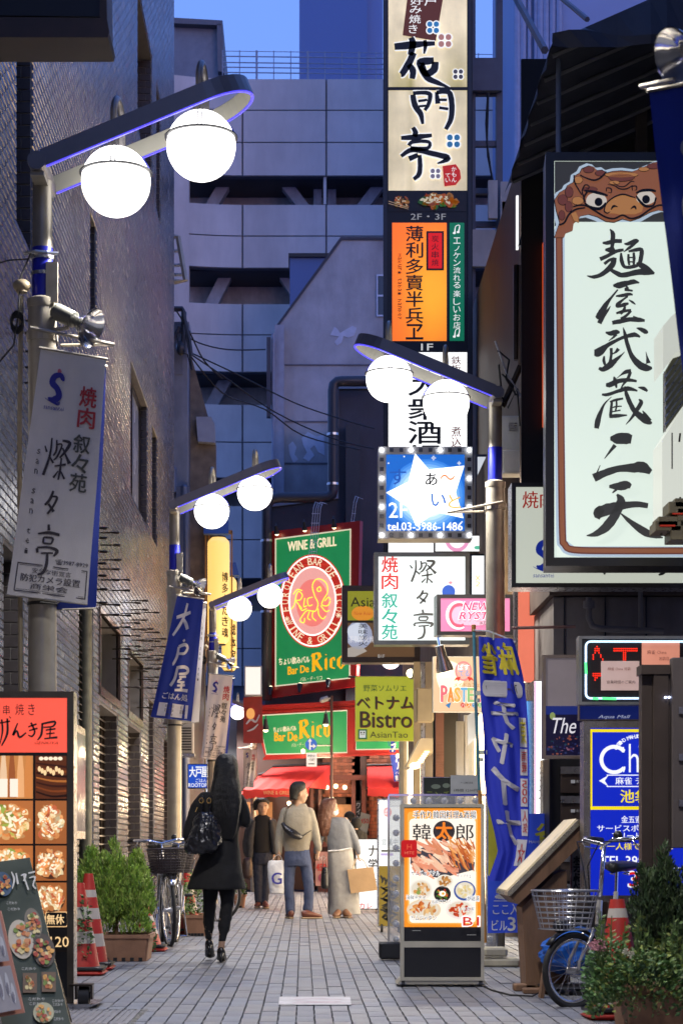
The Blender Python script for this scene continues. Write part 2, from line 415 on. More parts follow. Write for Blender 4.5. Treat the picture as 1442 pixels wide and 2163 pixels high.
# ---------------------------------------------------------------- left building, glazed tile wall
WX = -2.15
def wl(px, py):
 Z = WX*F/(px-VX); return Z, CH+(VY-py)*Z/F
holes = [  # Z0, Z1, z0, z1
(14.85, 15.75, 5.6, 15.2), (25.7, 28.2, 10.3, 12.1), (29.0, 29.9, 10.3, 12.1), (20.0, 20.6, 6.25, 7.35),
(24.7, 27.4, 5.35, 7.0), (28.2, 29.2, 5.35, 6.95), (14.2, 15.2, .0, 3.1), (19.0, 20.3, .55, 3.9),
(20.9, 23.1, 2.62, 3.4), (20.9, 23.0, .12, 2.44), (24.3, 26.4, 2.6, 3.34), (24.3, 26.3, .12, 2.44), (27.6, 28.6, .0, 3.0), (30.6, 31.6, .0, 2.6)]
lb = thing('tiled_building', 'tall building clad in glazed grey brick tiles along the left side of the lane', 'building', (WX, 20, 0))
def holed(u0, u1, v0, v1, hs, fn, mb):
 us = sorted({u0, u1} | {min(max(h[0], u0), u1) for h in hs} | {min(max(h[1], u0), u1) for h in hs})
 vs = sorted({v0, v1} | {min(max(h[2], v0), v1) for h in hs} | {min(max(h[3], v0), v1) for h in hs})
 for a, b in zip(us, us[1:]):
  for c, d in zip(vs, vs[1:]):
   mu, mv = (a+b)/2, (c+d)/2
   if any(h[0] < mu < h[1] and h[2] < mv < h[3] for h in hs): continue
   mb.add([fn(a, c), fn(b, c), fn(b, d), fn(a, d)], [(0, 1, 2, 3)])
b = MB(); holed(9, 33, 0, 16.5, holes, lambda y, z: (WX, y, z), b)
for (a, c, z0, z1) in holes:   # reveals
 d = WX-.32
 b.add([(WX, a, z0), (WX, c, z0), (WX, c, z1), (WX, a, z1), (d, a, z0), (d, c, z0), (d, c, z1), (d, a, z1)], [(0, 4, 5, 1), (1, 5, 6, 2), (2, 6, 7, 3), (3, 7, 4, 0)])
b.add([(WX-.33, 9, 0), (WX-.33, 33, 0), (WX-.33, 33, 16.5), (WX-.33, 9, 16.5), (-9, 9, 0), (-9, 33, 0), (-9, 33, 16.5), (-9, 9, 16.5)], [(0, 3, 2, 1), (4, 5, 6, 7), (3, 7, 6, 2)])
b.add([(WX, 33, 0), (-9, 33, 0), (-9, 33, 16.5), (WX, 33, 16.5), (WX, 9, 0), (-9, 9, 0), (-9, 9, 16.5), (WX, 9, 16.5)], [(0, 1, 2, 3), (4, 7, 6, 5), (3, 2, 6, 7)])
part('wall', b, m_tile_joint, lb)
b = MB(); b.box((-9, -24, 0), (WX-.02, 8.99, 16.5)); part('wall', b, mat('plain_side_wall', (.16, .15, .15), rough=.7, dirt=.3), lb)
TW, TH = .235, .0667
allt = []
for r in range(int(16.5/TH)):
 z0 = r*TH; off = (r % 2)*TW/2
 for k in range(-1, int(24/TW)+2):
  y0 = 9+k*TW+off; y1 = y0+TW-.012; y0c, y1c = max(y0, 9), min(y1, 33); za, zb = z0+.0055, z0+TH-.0055
  if y1c-y0c < .03 or y1c < 13.0: continue
  bad = False
  for h in holes:
   if zb > h[2]+.01 and za < h[3]-.01:
    if h[0] <= y0c and y1c <= h[1]: bad = True; break
    if y0c < h[0] < y1c: y1c = h[0]-.002
    elif y0c < h[1] < y1c: y0c = h[1]+.002
  if bad or y1c-y0c < .02: continue
  allt.append((y0c, y1c, za, zb))
def tcol():
 k = random.random(); s = random.uniform(.85, 1.2)
 return (.135*s, .15*s, .195*s) if k < .8 else ((.24*s, .24*s, .25*s) if k < .93 else (.10*s, .10*s, .12*s))
def tile_geo(b, y0, y1, z0, z1, col, X=WX, dp=.012, ch=.006):
 tx = random.uniform(-.0009, .0009); tz = random.uniform(-.0004, .0004)
 a = [(X, y0, z0), (X, y1, z0), (X, y1, z1), (X, y0, z1)]
 f = [(X+dp-tx-tz, y0+ch, z0+ch), (X+dp+tx-tz, y1-ch, z0+ch), (X+dp+tx+tz, y1-ch, z1-ch), (X+dp-tx+tz, y0+ch, z1-ch)]
 b.add(a+f, [(4, 5, 6, 7), (0, 1, 5, 4), (1, 2, 6, 5), (2, 3, 7, 6), (3, 0, 4, 7)], col)
def onscreen(t):
 y = (t[0]+t[1])/2; px = VX+WX*F/y; py = VY-((t[2]+t[3])/2-CH)*F/y; return px > 165 and px < 372 and 1080 < py < 1500 or 0 < px < 75 and 560 < py < 1450
big = sorted([t for t in allt if onscreen(t)], key=lambda t: t[0])[:290]; bs = set(big)
tmesh = []
for k in range(10):
 b = MB(); tile_geo(b, -TW/2+.004, TW/2-.004, -TH/2+.004, TH/2-.004, tcol(), X=0); tmesh.append(b.mesh('tile', m_tile))
stuff = MB(); o0 = lb.location
for t in allt:
 if t in bs:
  o = bpy.data.objects.new('tile', random.choice(tmesh)); COL.objects.link(o); o.parent = lb
  o.location = (0, (t[0]+t[1])/2-o0.y, (t[2]+t[3])/2); o.scale = (1, (t[1]-t[0])/(TW-.008), 1)
 else: tile_geo(stuff, *t, tcol())
part('tile', stuff, m_tile, lb, kind='stuff', label='glazed grey wall tiles covering the rest of the facade')
rv = MB(); jv = MB()
for (a, c, z0, z1) in holes:
 if (a, z0) in ((20.9, 2.62), (24.3, 2.6)): continue
 z = z0
 jv = MB(); jv.box((WX-.315, c-.012, z0), (WX-.003, c-.004, z1)); part('reveal_joint', jv, m_mortar, lb)
 k = 0
 while z < z1-.05:
  for q in range(3):
   x0 = WX-.31+q*.155-(.077 if k % 2 else 0); x1 = x0+.147; x0 = max(x0, WX-.31); x1 = min(x1, WX-.004)
   if x1-x0 > .02: rv.box((x0, c-.026, z+.006), (x1, c-.012, min(z+.088, z1)))
  z += .094; k += 1
part('reveal_brick', rv, m_brick, lb, kind='stuff')
def window(a, c, z0, z1, nm='window', glass=m_glassd, ins=.22, mull=1, fr=m_bronze, fw=.05):
 x = WX-ins; b = MB()
 for s in ((a, a+fw, z0, z1), (c-fw-.03, c-.03, z0, z1), (a+fw, c-fw-.03, z0, z0+fw), (a+fw, c-fw-.03, z1-fw, z1)):
  b.box((x-.04, s[0], s[2]), (x+.02, s[1], s[3]))
 for k in range(1, mull+1):
  m_ = a+(c-a)*k/(mull+1); b.box((x-.035, m_-.02, z0+fw), (x+.015, m_+.02, z1-fw))
 w = part(nm, b, fr, lb)
 g_ = MB(); g_.box((x-.02, a+fw, z0+fw), (x-.01, c-fw-.03, z1-fw)); p_ = part('pane', g_, glass, lb, local=False)
 p_.parent = w; p_.location = (0, 0, 0)
 return w
window(14.85, 15.75, 5.6, 15.2, ins=.26, mull=0, glass=m_brick); window(25.7, 28.2, 10.3, 12.1, glass=m_glassd); window(29.0, 29.9, 10.3, 12.1, mull=0)
window(20.0, 20.6, 6.25, 7.35, mull=0, fw=.03); window(24.7, 27.4, 5.35, 7.0, glass=m_glassp, ins=.1); window(28.2, 29.2, 5.35, 6.95, mull=0)
window(20.9, 23.1, 2.62, 3.4, mull=0, fw=.04, ins=.27); window(24.3, 26.4, 2.6, 3.34, mull=0, fw=.04, ins=.27)
for (a, c, z0, z1) in ((20.9, 23.1, 2.62, 3.4), (24.3, 26.4, 2.6, 3.34)):
 b = MB(); w = .05
 for s in ((a-w, c+w, z1, z1+w), (c, c+w, z0, z1), (a-w, a, z0, z1), (a-w, c+w, z0-.09, z0)):
  b.box((WX-.02, s[0], s[2]), (WX+.03, s[1], s[3]))
 part('window_surround', b, mat('polished_bronze', (.22, .16, .13), rough=.2, metal=.8, var=.2), lb)
lv = MB(); lv.box((WX-.3, 19.02, .6), (WX-.28, 19.95, 3.9)); part('vent_back', lv, m_dark, lb)
for k in range(40):
 b = MB(); z = 1.0+k*.073; b.add([(WX-.02, 19.0, z), (WX-.02, 19.55, z), (WX-.09, 19.55, z+.05), (WX-.09, 19.0, z+.05), (WX-.02, 19.0, z+.008), (WX-.02, 19.55, z+.008), (WX-.09, 19.55, z+.058), (WX-.09, 19.0, z+.058)], [(0, 1, 2, 3), (4, 7, 6, 5), (0, 4, 5, 1), (1, 5, 6, 2), (2, 6, 7, 3), (3, 7, 4, 0)])
 part('louver_slat', b, m_bronze, lb)
b = MB(); b.cyl((WX-.03, 19.95, .5), (WX-.03, 19.95, 3.9), .06, 12); b.box((WX-.2, 20.05, .55), (WX-.05, 20.28, 3.88)); sm(b); part('rain_pipe', b, mat('mossy_pipe', (.16, .15, .10), rough=.5, var=.4, scale=10), lb, auto=40)
for (a, c) in ((20.9, 23.0), (24.3, 26.3)):
 x = WX-.16; b = MB(); b.box((x-.1, a, .12), (x-.09, c-.03, 2.44)); sh = part('shutter_back', b, mat('amber_interior', (.10, .06, .025), rough=.5, var=.5, scale=3), lb)
 b = MB()
 for k in range(int((c-a)/.34)+1): yy = a+.02+k*.34; b.box((x-.02, yy, .12), (x+.02, yy+.03, 2.4))
 part('gate_upright', b, m_bronze, lb)
 for k in range(24):
  b = MB(); z = .2+k*.094; b.box((x+.021, a, z), (x+.033, c-.03, z+.014)); part('gate_bar', b, m_steel, lb)
b = MB(); b.box((WX-.12, 27.62, .05), (WX-.1, 28.5, 2.9)); part('side_door', b, m_bronze, lb)
b = MB(); b.box((WX+.014, 17.9, 1.0), (WX+.07, 19.0, 2.05)); nc = thing('notice_case', 'shallow glazed steel notice case on the tiled wall behind the tall menu sign', 'notice case', (WX, 18.4, 1.0)); part('case', b, m_steel, nc)
b = MB(); b.box((WX+.071, 17.97, 1.07), (WX+.078, 18.93, 1.98)); part('pane', b, mat('case_glass', (.3, .28, .3), rough=.12, var=.2, scale=2), nc)
for k, (Z, zz) in enumerate([(18.8, 4.0), (19.7, 4.35), (21.1, 4.25), (22.4, 4.05), (23.8, 3.85), (24.9, 4.15), (25.8, 3.75), (26.9, 4.1), (28.1, 3.9), (29.3, 3.7), (15.4, 5.0), (16.2, 4.6)]):
 n = 9 if Z > 19 else 5
 for i in range(n):
  if random.random() < .22: continue
  z = zz-i*.125+random.uniform(-.012, .012); y = Z+random.uniform(-.12, .12)
  b = MB(); b.tube([(WX, y, z), (WX+.13, y, z), (WX+.14, y, z), (WX+.20, y, z-.002), (WX+.215, y, z-.002)], [.009, .008, .013, .016, .008], 6); sm(b)
  part('peg', b, m_bronze, lb)
# ---------------------------------------------------------------- buildings beyond the tiled one (left side)
lb2 = thing('narrow_building', 'narrow dark building with pale corner pilaster just beyond the tiled building', 'building', P(400, 1795, 36))
b = MB(); b.box((-9, 35.4, 0), (-2.05, 42, 9.9)); part('wall', b, m_brown, lb2)
b = MB(); x0, x1 = P(366, 0, 35).x, P(398, 0, 35).x; b.box((x0, 34.7, 0), (x1, 35.39, P(0, 690, 35).z)); part('pilaster', b, mat('pale_pilaster', (.28, .30, .36), rough=.7, dirt=.3), lb2)
b = MB(); b.box((x0-.03, 34.66, P(0, 712, 35).z), (x1+.03, 35.4, P(0, 690, 35).z)); b.box((x0-.02, 34.68, P(0, 800, 35).z), (x1-.08, 34.72, P(0, 745, 35).z)); part('cornice', b, mat('grey_cornice', (.20, .21, .25), rough=.7), lb2)
b = MB(); b.prism([P(402, 745, 35.2), P(456, 940, 35.2), P(456, 1400, 35.2), P(402, 1400, 35.2)], (0, .15, 0)); part('side_wall', b, mat('warm_dark_wall', (.2, .16, .12), rough=.7, var=.3, dirt=.3), lb2)
b = MB(); b.prism([P(414, 880, 35.0), P(446, 880, 35.0), P(453, 895, 35.0), P(455, 935, 35.0), P(418, 932, 35.0)], (0, .18, 0)); part('hood', b, mat('vent_hood', (.34, .36, .42), rough=.4, metal=.3), lb2)
b = MB(); b.cyl(P(367, 1040, 34.6), P(367, 990, 34.6), .05); b.sphere(P(367, 992, 34.6), .055); b.cyl(P(389, 1075, 34.6), P(389, 1030, 34.6), .055); b.sphere(P(389, 1030, 34.6), .06); b.box(P(372, 1075, 34.6), P(400, 1028, 34.68)); b.cyl(P(392, 1800, 34.6), P(392, 1075, 34.6), .04); sm(b); part('vent_pipe', b, mat('blue_grey_pipe', (.16, .18, .24), rough=.4, metal=.4), lb2, auto=40)
b = MB()
for x in (433, 440, 488): b.box(P(x, 1420, 35), P(x+3, 1122, 35.06))
b.box(P(433, 1128, 35), P(490, 1121, 35.06)); part('sign_frame', b, mat('amber_wood', (.45, .22, .06), rough=.5, var=.3), lb2)
b = MB(); b.prism([P(430, 1100, 35.0), P(482, 1100, 35.0), P(482, 1127, 34.8), P(430, 1127, 34.8)], (0, .2, 0)); part('rain_hood', b, m_bluewall, lb2)
b = MB(); b.prism([P(485, 1188, 35.6), P(498, 1188, 35.6), P(505, 1215, 35.4), P(485, 1215, 35.4)], (0, .2, 0)); part('rain_hood', b, m_bluewall, lb2)
def lantern(px0, px1, py0, py1, Z, label, chars, cx0, cx1, cy0, cy1):
 a = P((px0+px1)/2, py1, Z); h = (py1-py0)*Z/F; r = (px1-px0)/2*Z/F
 t = thing('paper_lantern', label, 'lantern', a, 'paper lanterns of the street restaurant')
 prof = []; n = 56
 for i in range(n+1):
  u = i/n; k = 1.0; e = .055
  if u < e: k = .62+.38*math.sin(u/e*math.pi/2)
  if u > 1-e: k = .62+.38*math.sin((1-u)/e*math.pi/2)
  prof.append((r*k*(1-.012*(i % 2)), h*u))
 b = sm(MB().lathe(prof, (a.x, a.y, a.z), 24)); part('paper_shade', b, glow('ffc860', 1.15, 'lantern_paper', base=(.8, .6, .3)), t)
 b = MB().lathe([(r*.62, 0), (r*.66, 0), (r*.66, h*.012), (r*.6, h*.012)], (a.x, a.y, a.z-.01), 20).lathe([(r*.6, 0), (r*.66, 0), (r*.66, h*.012), (r*.6, h*.012)], (a.x, a.y, a.z+h), 20); part('ring', b, m_dark, t)
 cxx, rr = a.x, r+.004
 def f(px, py, off=0.):
  x = (px-VX)*Z/F; dx = max(-rr*.98, min(rr*.98, x-cxx)); return Vector((cxx+dx, a.y-math.sqrt(rr*rr-dx*dx)-off, CH+(VY-py)*Z/F))
 fc = Face(t, f); fc.vtext(chars, cx0, cy0, cx1, cy1, m_black, bold=.03, res=3); fc.done(); return t
lantern(438, 485, 1136, 1362, 34.2, 'tall glowing yellow paper lantern, the higher and nearer of the two behind the street lamp', '博多水たき魂', 470, 482, 1210, 1350)
lantern(468, 500, 1220, 1418, 35.2, 'shorter glowing yellow paper lantern hanging lower and just right behind the tall one', '総本家', 488, 498, 1318, 1400)
def acunit(px0, py0, px1, py1, Z, label):
 f = flat(Z); a = f(px0, py1); bb = f(px1, py0)
 t = thing('air_conditioner', label, 'air conditioner', ((a.x+bb.x)/2, Z, a.z))
 b = MB(); b.bevbox((a.x, Z, a.z), (bb.x, Z+.3, bb.z), .02); part('casing', b, mat('ac_casing', (.45, .45, .43), rough=.5, dirt=.25), t)
 for k in range(9):
  b = MB(); z = a.z+(bb.z-a.z)*(.1+.085*k); b.box((a.x+(bb.x-a.x)*.35, Z-.012, z), (bb.x-.03, Z-.001, z+.018)); part('grille_bar', b, m_dark, t)
 b = MB(); b.box((a.x-.02, Z-.02, a.z-.05), (bb.x+.02, Z+.3, a.z-.001)); part('bracket', b, m_steel, t)
acunit(362, 1525, 408, 1592, 31.0, 'outdoor air conditioner unit on a bracket behind the blue banner lamp post')
lb3 = thing('corner_building', 'pale building at the left end of the lane past the lanterns', 'building', P(420, 1795, 44))
b = MB(); b.box((-9, 44, 0), (P(520, 0, 44).x, 52, P(0, 1480, 44).z)); part('wall', b, mat('pale_wall', (.42, .43, .46), rough=.7, dirt=.2), lb3)
for k in range(3):
 b = MB(); b.box((P(400+42*k, 0, 44).x, 43.95, .1), (P(436+42*k, 0, 44).x, 43.999, 2.3)); part('door', b, mat('lit_glass_door', (.3, .35, .4), rough=.2, emit=.35, ecol=(.7, .8, 1.)), lb3)
# ---------------------------------------------------------------- parking garage behind everything
gz = 60.0
gar = thing('parking_garage', 'large pale multi storey parking garage with curved corner and open decks behind the lane', 'building', (2, gz, 0))
def gy(x):   # the facade bends towards us on the left
 xb = P(520, 0, gz).x; return gz-(.07*(xb-x)**2 if x < xb else 0)
xs = [P(p, 0, gz).x for p in (366, 400, 430, 460, 490, 512, 600, 689, 780, 866, 1000, 1043, 1100, 1220)]
def band(py0, py1, dep=0., m=m_panel, name='panel', xs=xs, inset=.03, split=None):
 z0 = P(0, py1, gz).z; z1 = P(0, py0, gz).z
 segs = split or [(0, 5), (5, 7), (7, 9), (9, 11), (11, 13)]
 for a, c in segs:
  b = MB(); L = xs[a:c+1]; i = inset
  ring = lambda z: [(x+(i if k == 0 else (-i if k == len(L)-1 else 0)), gy(x)+dep, z) for k, x in enumerate(L)]+[(x+(i if k == len(L)-1 else (-i if k == 0 else 0)), gy(x)+dep+.35, z) for k, x in reversed(list(enumerate(L)))]
  b.loft([ring(z0+i*.6), ring(z1-i*.6)]); part(name, b, m, gar)
for (a, c) in [(165, 232), (232, 300), (300, 371), (431, 498), (498, 566), (641, 707), (707, 786), (854, 934), (934, 1010), (1068, 1140), (1140, 1222), (1290, 1370), (1370, 1450), (1520, 1600), (1600, 1690), (1690, 1795)]: band(a, c)
b = MB(); L = xs
ring = lambda z, d: [(x, gy(x)+d, z) for x in L]
z0, z1 = 0, P(0, 168, gz).z
b.loft([ring(z0, .12)+[(x, gy(x)+.3, z0) for x in reversed(L)], ring(P(0, 1450, gz).z, .12)+[(x, gy(x)+.3, P(0, 1450, gz).z) for x in reversed(L)]])
part('joint', b, m_panel_joint, gar)
for (a, c) in [(165, 371), (431, 566), (641, 786), (854, 1010), (1068, 1222), (1290, 1450)]:
 b = MB(); za, zb = P(0, c, gz).z, P(0, a, gz).z
 b.loft([ring(za, .1)+[(x, gy(x)+.32, za) for x in reversed(L)], ring(zb, .1)+[(x, gy(x)+.32, zb) for x in reversed(L)]]); part('joint', b, m_panel_joint, gar)
b = MB(); b.box((xs[0], gz+2, 0), (xs[-1], gz+2.3, P(0, 168, gz).z)); part('deck_wall', b, mat('deck_shadow_wall', (.55, .53, .5), rough=.9, dirt=.3), gar)
for py in (371, 566, 786, 1010, 1222, 1450):   # deck slabs
 b = MB(); z = P(0, py, gz).z; b.box((xs[0], gz+.3, z), (xs[-1], gz+3, z+.25)); part('deck_slab', b, m_navy, gar)
mbr = mat('brace_concrete', (.45, .47, .52), rough=.8, dirt=.25)
for (pt, pb) in ((371, 431), (566, 641), (786, 854), (1010, 1068)):
 for (xt, xb_) in ((470, 430), (578, 628), (800, 750), (890, 930)):
  b = MB(); q = [P(xt, pt, gz+1), P(xt+28, pt, gz+1), P(xb_+28, pb+6, gz+1), P(xb_, pb+6, gz+1)]; b.prism(q, (0, .4, 0)); part('brace', b, mbr, gar)
 for xx in (662, 692): b = MB(); b.box(P(xx, pb+6, gz+1.2), P(xx+17, pt, gz+1.6)); part('column', b, mbr, gar)
 b = MB(); b.box(P(683, pb, gz+.1), P(689, pt, gz+.3)); part('column', b, m_panel, gar)
b = MB(); b.loft([[(x, gy(x)+dd, z) for x, dd in ((xs[0]-.2, 0), (xs[1], 0), (xs[1], .5), (xs[0]-.2, .5))] for z in (0, P(0, 168, gz).z)]); part('curved_pier', b, m_panel, gar)
rl = MB()
for py in (107, 118, 131, 141, 152): rl.tube([P(470, py, gz+.4), P(812, py+4, gz+.4), P(1095, py+8, gz+.4)], .02 if py > 110 else .012, 5)
for px in range(470, 1100, 36): rl.cyl(P(px, 168, gz+.4), P(px, 105+(px-470)*.012, gz+.4), .035 if (px//36) % 3 == 0 else .015, 5)
part('roof_railing', rl, mat('railing_paint', (.30, .34, .42), rough=.5), gar)
b = MB(); b.prism([P(366, 165, gz+2), P(470, 165, gz+2), P(462, 47, gz+2), P(366, 42, gz+2)], (0, 6, 0)); part('stair_head', b, mat('stair_head_wall', (.24, .26, .30), rough=.8, dirt=.2), gar)
b = MB(); b.prism([P(366, 48, gz+1.7), P(466, 52, gz+1.7), P(470, 42, gz+1.7), P(366, 36, gz+1.7)], (0, 6.4, 0)); b.prism([P(460, 150, gz+1.7), P(473, 150, gz+1.7), P(470, 50, gz+1.7), P(458, 50, gz+1.7)], (0, 6.4, 0)); part('roof_edge', b, mat('roof_edge_metal', (.14, .14, .16), rough=.6), gar)
tw = thing('office_tower', 'distant plain blue office tower rising above the garage roof', 'building', P(710, 1795, 160))
b = MB(); b.box(P(632, 1795, 160), P(757, -200, 185)); part('wall', b, mat('far_tower_wall', (.10, .19, .42), rough=.7, var=.04, scale=.1), tw)
b = MB(); b.box(P(757.5, 1795, 161), P(787, -200, 184)); part('side_bay', b, mat('far_tower_bay', (.15, .25, .50), rough=.7, var=.04, scale=.1), tw)
rw = thing('slab_tower', 'tall pale blue ribbed tower wall at the top right behind the black canopy', 'building', P(1150, 1795, 50))
b = MB(); b.box(P(1088, 1795, 50), P(1400, -200, 56)); part('wall', b, mat('ribbed_wall', (.24, .32, .52), rough=.6, var=.1, scale=.4), rw)
for px in (1092, 1104, 1117, 1131, 1140, 1152, 1166, 1180):
 b = MB(); b.cyl(P(px, 1300, 49.9), P(px, -200, 49.9), .05 if px % 2 else .09, 8); part('drain_pipe', b, mat('ribbed_wall_pipe', (.26, .33, .5), rough=.5), rw)
# ---------------------------------------------------------------- grey concrete building with sloping gable
cz = 48.0
cb = thing('concrete_building', 'weathered grey concrete building with a sloping gable and peeling paint patches in mid distance', 'building', P(700, 1795, cz))
b = MB(); b.prism([P(583, 688, cz), P(720, 503, cz), P(880, 503, cz), P(880, 1795, cz), P(583, 1795, cz)], (0, 9, 0)); part('wall', b, m_conc, cb)
b = MB(); b.prism([P(581, 690, cz-.03), P(719, 500, cz-.03), P(880, 500, cz-.03), P(880, 506, cz-.03), P(722, 506, cz-.03), P(585, 692, cz-.03)], (0, 9.1, 0)); part('coping', b, m_navy, cb)
for yy in (770, 890, 978):
 b = MB(); b.box(P(601, yy+1, cz-.03), P(880, yy-1, cz)); part('form_joint', b, mat('form_joint', (.17, .18, .21), rough=.9), cb)
b = MB(); b.box(P(580, 1795, cz-.3), P(600, 692, cz-.02)); part('pilaster', b, mat('pilaster_paint', (.34, .37, .45), rough=.7, dirt=.3), cb)
b = MB(); b.cyl(P(577, 1300, cz-.4), P(577, 705, cz-.4), .04, 8); part('downpipe', b, mat('pilaster_paint2', (.25, .28, .36), rough=.5), cb)
b = MB(); b.box(P(563, 880, cz-.5), P(572, 716, cz-.3)); part('duct', b, m_navy, cb)
pp = mat('bare_plaster', (.52, .56, .66), rough=.9, var=.1)
def pixpoly(pts, Z, th): b = MB(); b.prism([P(x, y, Z) for x, y in pts], (0, th, 0)); return b
for pts in ([(697, 708), (706, 690), (712, 694), (718, 703), (733, 694), (744, 688), (753, 692), (748, 708), (736, 713), (725, 709), (722, 722), (712, 730), (706, 722), (716, 710)],
   [(609, 940), (618, 932), (626, 944), (622, 960), (630, 970), (620, 978), (612, 962)], [(637, 925), (650, 912), (668, 922), (684, 918), (686, 962), (672, 955), (664, 940), (655, 948), (664, 962), (652, 975), (640, 968), (648, 955), (640, 940)]):
 part('bare_patch', pixpoly(pts, cz-.012, .012), pp, cb)
wn = MB(); wn.box(P(795, 668, cz-.04), P(797.5, 580, cz)); wn.box(P(797.5, 582.5, cz-.04), P(840, 580, cz)); wn.box(P(797.5, 668, cz-.04), P(840, 665.5, cz)); wn.box(P(797.5, 626, cz-.04), P(840, 623, cz)); w_ = part('window', wn, mat('alu_frame', (.45, .5, .6), rough=.4, metal=.5), cb)
wp = MB(); wp.box(P(797.5, 665.5, cz-.02), P(840, 582.5, cz)); part('pane', wp, m_glassd, cb)
bb_ = thing('blue_walled_building', 'small blue walled block with black parapet between the garage and the sloping gable', 'building', P(650, 1795, 57))
part('wall', pixpoly([(612, 541), (700, 541), (700, 700), (612, 700)], 56.5, 2), m_bluewall, bb_)
part('parapet', pixpoly([(609, 534), (702, 534), (702, 541.5), (609, 541.5)], 56.4, 2.2), m_dark, bb_)
# ---------------------------------------------------------------- dark building that carries the bar signs
dz = 42.6
db = thing('dark_building', 'windowless dark clad building at the end of the lane carrying the red bar signs', 'building', P(720, 1795, dz))
part('wall', pixpoly([(560, 1068), (712, 1050), (712, 818), (905, 818), (905, 1500), (560, 1500)], dz+.9, 5), m_navy, db)
part('coping', pixpoly([(558, 1068), (712, 1049), (712, 816), (905, 816), (905, 820), (715, 821), (715, 1053), (560, 1072)], dz+.85, 5.1), mat('coping_metal', (.25, .27, .32), rough=.5, metal=.5), db)
b = MB(); pa = [(800, 805), (722, 805), (712, 806), (705, 812), (703, 824), (703, 1035), (701, 1044), (692, 1050), (682, 1051), (590, 1051), (574, 1054), (566, 1062), (563, 1076), (563, 1480)]
b.tube([P(x, y, dz+.3) for x, y in pa], .115, 12); sm(b); part('duct_pipe', b, m_pipe, db)
b = MB()
for (x, y) in ((703, 915), (703, 1020), (563, 1140), (563, 1290)): b.cyl(P(x, y, dz+.3), P(x, y+5, dz+.3), .13, 12)
part('pipe_collar', b, m_steel, db)
b = MB(); b.box(P(730, 1795, dz+.6), P(760, 900, dz+.8)); part('rib', b, m_pipe, db)
bar = thing('bar_frontage', 'brick fronted corner bar with warm lit counter under red awnings at the lane end', 'bar', P(720, 1885, dz))
b = MB(); b.box(P(500, 1880, dz+.6), P(1000, 1497, dz+1)); part('wall', b, mat('dark_bar_wall', (.06, .03, .025), rough=.7), bar)
for r in range(40):   # brick courses
 z = .02+r*.075
 for k in range(-1, 26):
  px0 = 655+k*10.4+(5.2 if r % 2 else 0); px = px0
  if not (652 < px < 915) or z > 3.0: continue
  if 660 < px < 676 or (742 < px < 772) or (815 < px < 910 and z < 2.1): continue
  if 676 <= px <= 742 and 1.0 < z < 2.0: continue
  b = None; bb = MB(); s = random.uniform(.7, 1.3); bb.box(P(px, VY, dz+.5)+Vector((0, 0, z-CH)), P(px+9.6, VY, dz+.6)+Vector((0, 0, z-CH+.066)), (.26*s, .085*s, .045*s))
  if r == 0 and k == 0: pass
  if len([1]) and ('brickmb' not in globals()): brickmb = MB()
  brickmb.add(bb.v, bb.f, (.26*s, .085*s, .045*s))
part('brick', brickmb, m_rbrick, bar, kind='stuff', label='red brick courses of the bar front')
wood_red = mat('red_brown_joinery', (.10, .025, .018), rough=.4, var=.2)
b = MB()
for x0, x1 in ((655, 662), (672, 679), (742, 750), (764, 772), (812, 818)): b.box(P(x0, 1885, dz+.3), P(x1, 1640, dz+.48))
b.box(P(655, 1648, dz+.25), P(818, 1638, dz+.3)); part('joinery', b, wood_red, bar)
b = MB(); b.box(P(678, 1790, dz+.2), P(744, 1779, dz+.5)); b.box(P(678, 1885, dz+.32), P(744, 1790, dz+.48)); part('counter', b, wood_red, bar)
warm = glow('ffb060', .8, 'warm_interior')
for x0, x1, y0, y1 in ((678, 742, 1700, 1778), (520, 575, 1695, 1800), (822, 905, 1690, 1880)):
 b = MB(); b.box(P(x0, y1, dz+.51), P(x1, y0, dz+.55)); part('lit_window', b, mat('bar_interior', (.3, .13, .05), rough=.6, emit=.30, ecol=(1., .45, .15), var=.5, scale=4), bar)
for x in (690, 709, 728, 838, 862):
 b = MB(); b.sphere(P(x, 1662+random.uniform(-4, 8), dz+.1), .05, 8, 6); part('bulb', b, glow('ffe0a0', 6, 'bulb_warm'), bar)
for (x, y, zz, e) in ((640, 1590, dz-1.7, 26), (700, 1690, dz-.9, 16), (840, 1600, dz-1.6, 20), (850, 1690, dz-.8, 12), (610, 1700, dz-.9, 12)):
 pl = bpy.data.lights.new('bar_lamp_light', 'POINT'); pl.energy = e; pl.color = (1., .72, .42); pl.shadow_soft_size = .06; po = bpy.data.objects.new('bar_lamp_light', pl); COL.objects.link(po); po.parent = bar; po.location = P(x, y, zz)-origin(bar)
 b = MB(); b.sphere(P(x, y-3, zz), .045, 8, 6); part('bulb', b, glow('ffe0a0', 6, 'bulb_warm'), bar)
for x in (688, 704, 722, 736, 830, 848):
 b = MB(); p = P(x, 1778, dz+.35); b.lathe([(.035, 0), (.035, .16), (.014, .2), (.014, .27)], (p.x, p.y, p.z), 8); part('bottle', b, mat('bottle_glass', (.05, .12, .05), rough=.1), bar)
m_awn = mat('red_awning_cloth', (.60, .035, .03), rough=.75, var=.08, scale=3, bump=.1, bscale=30)
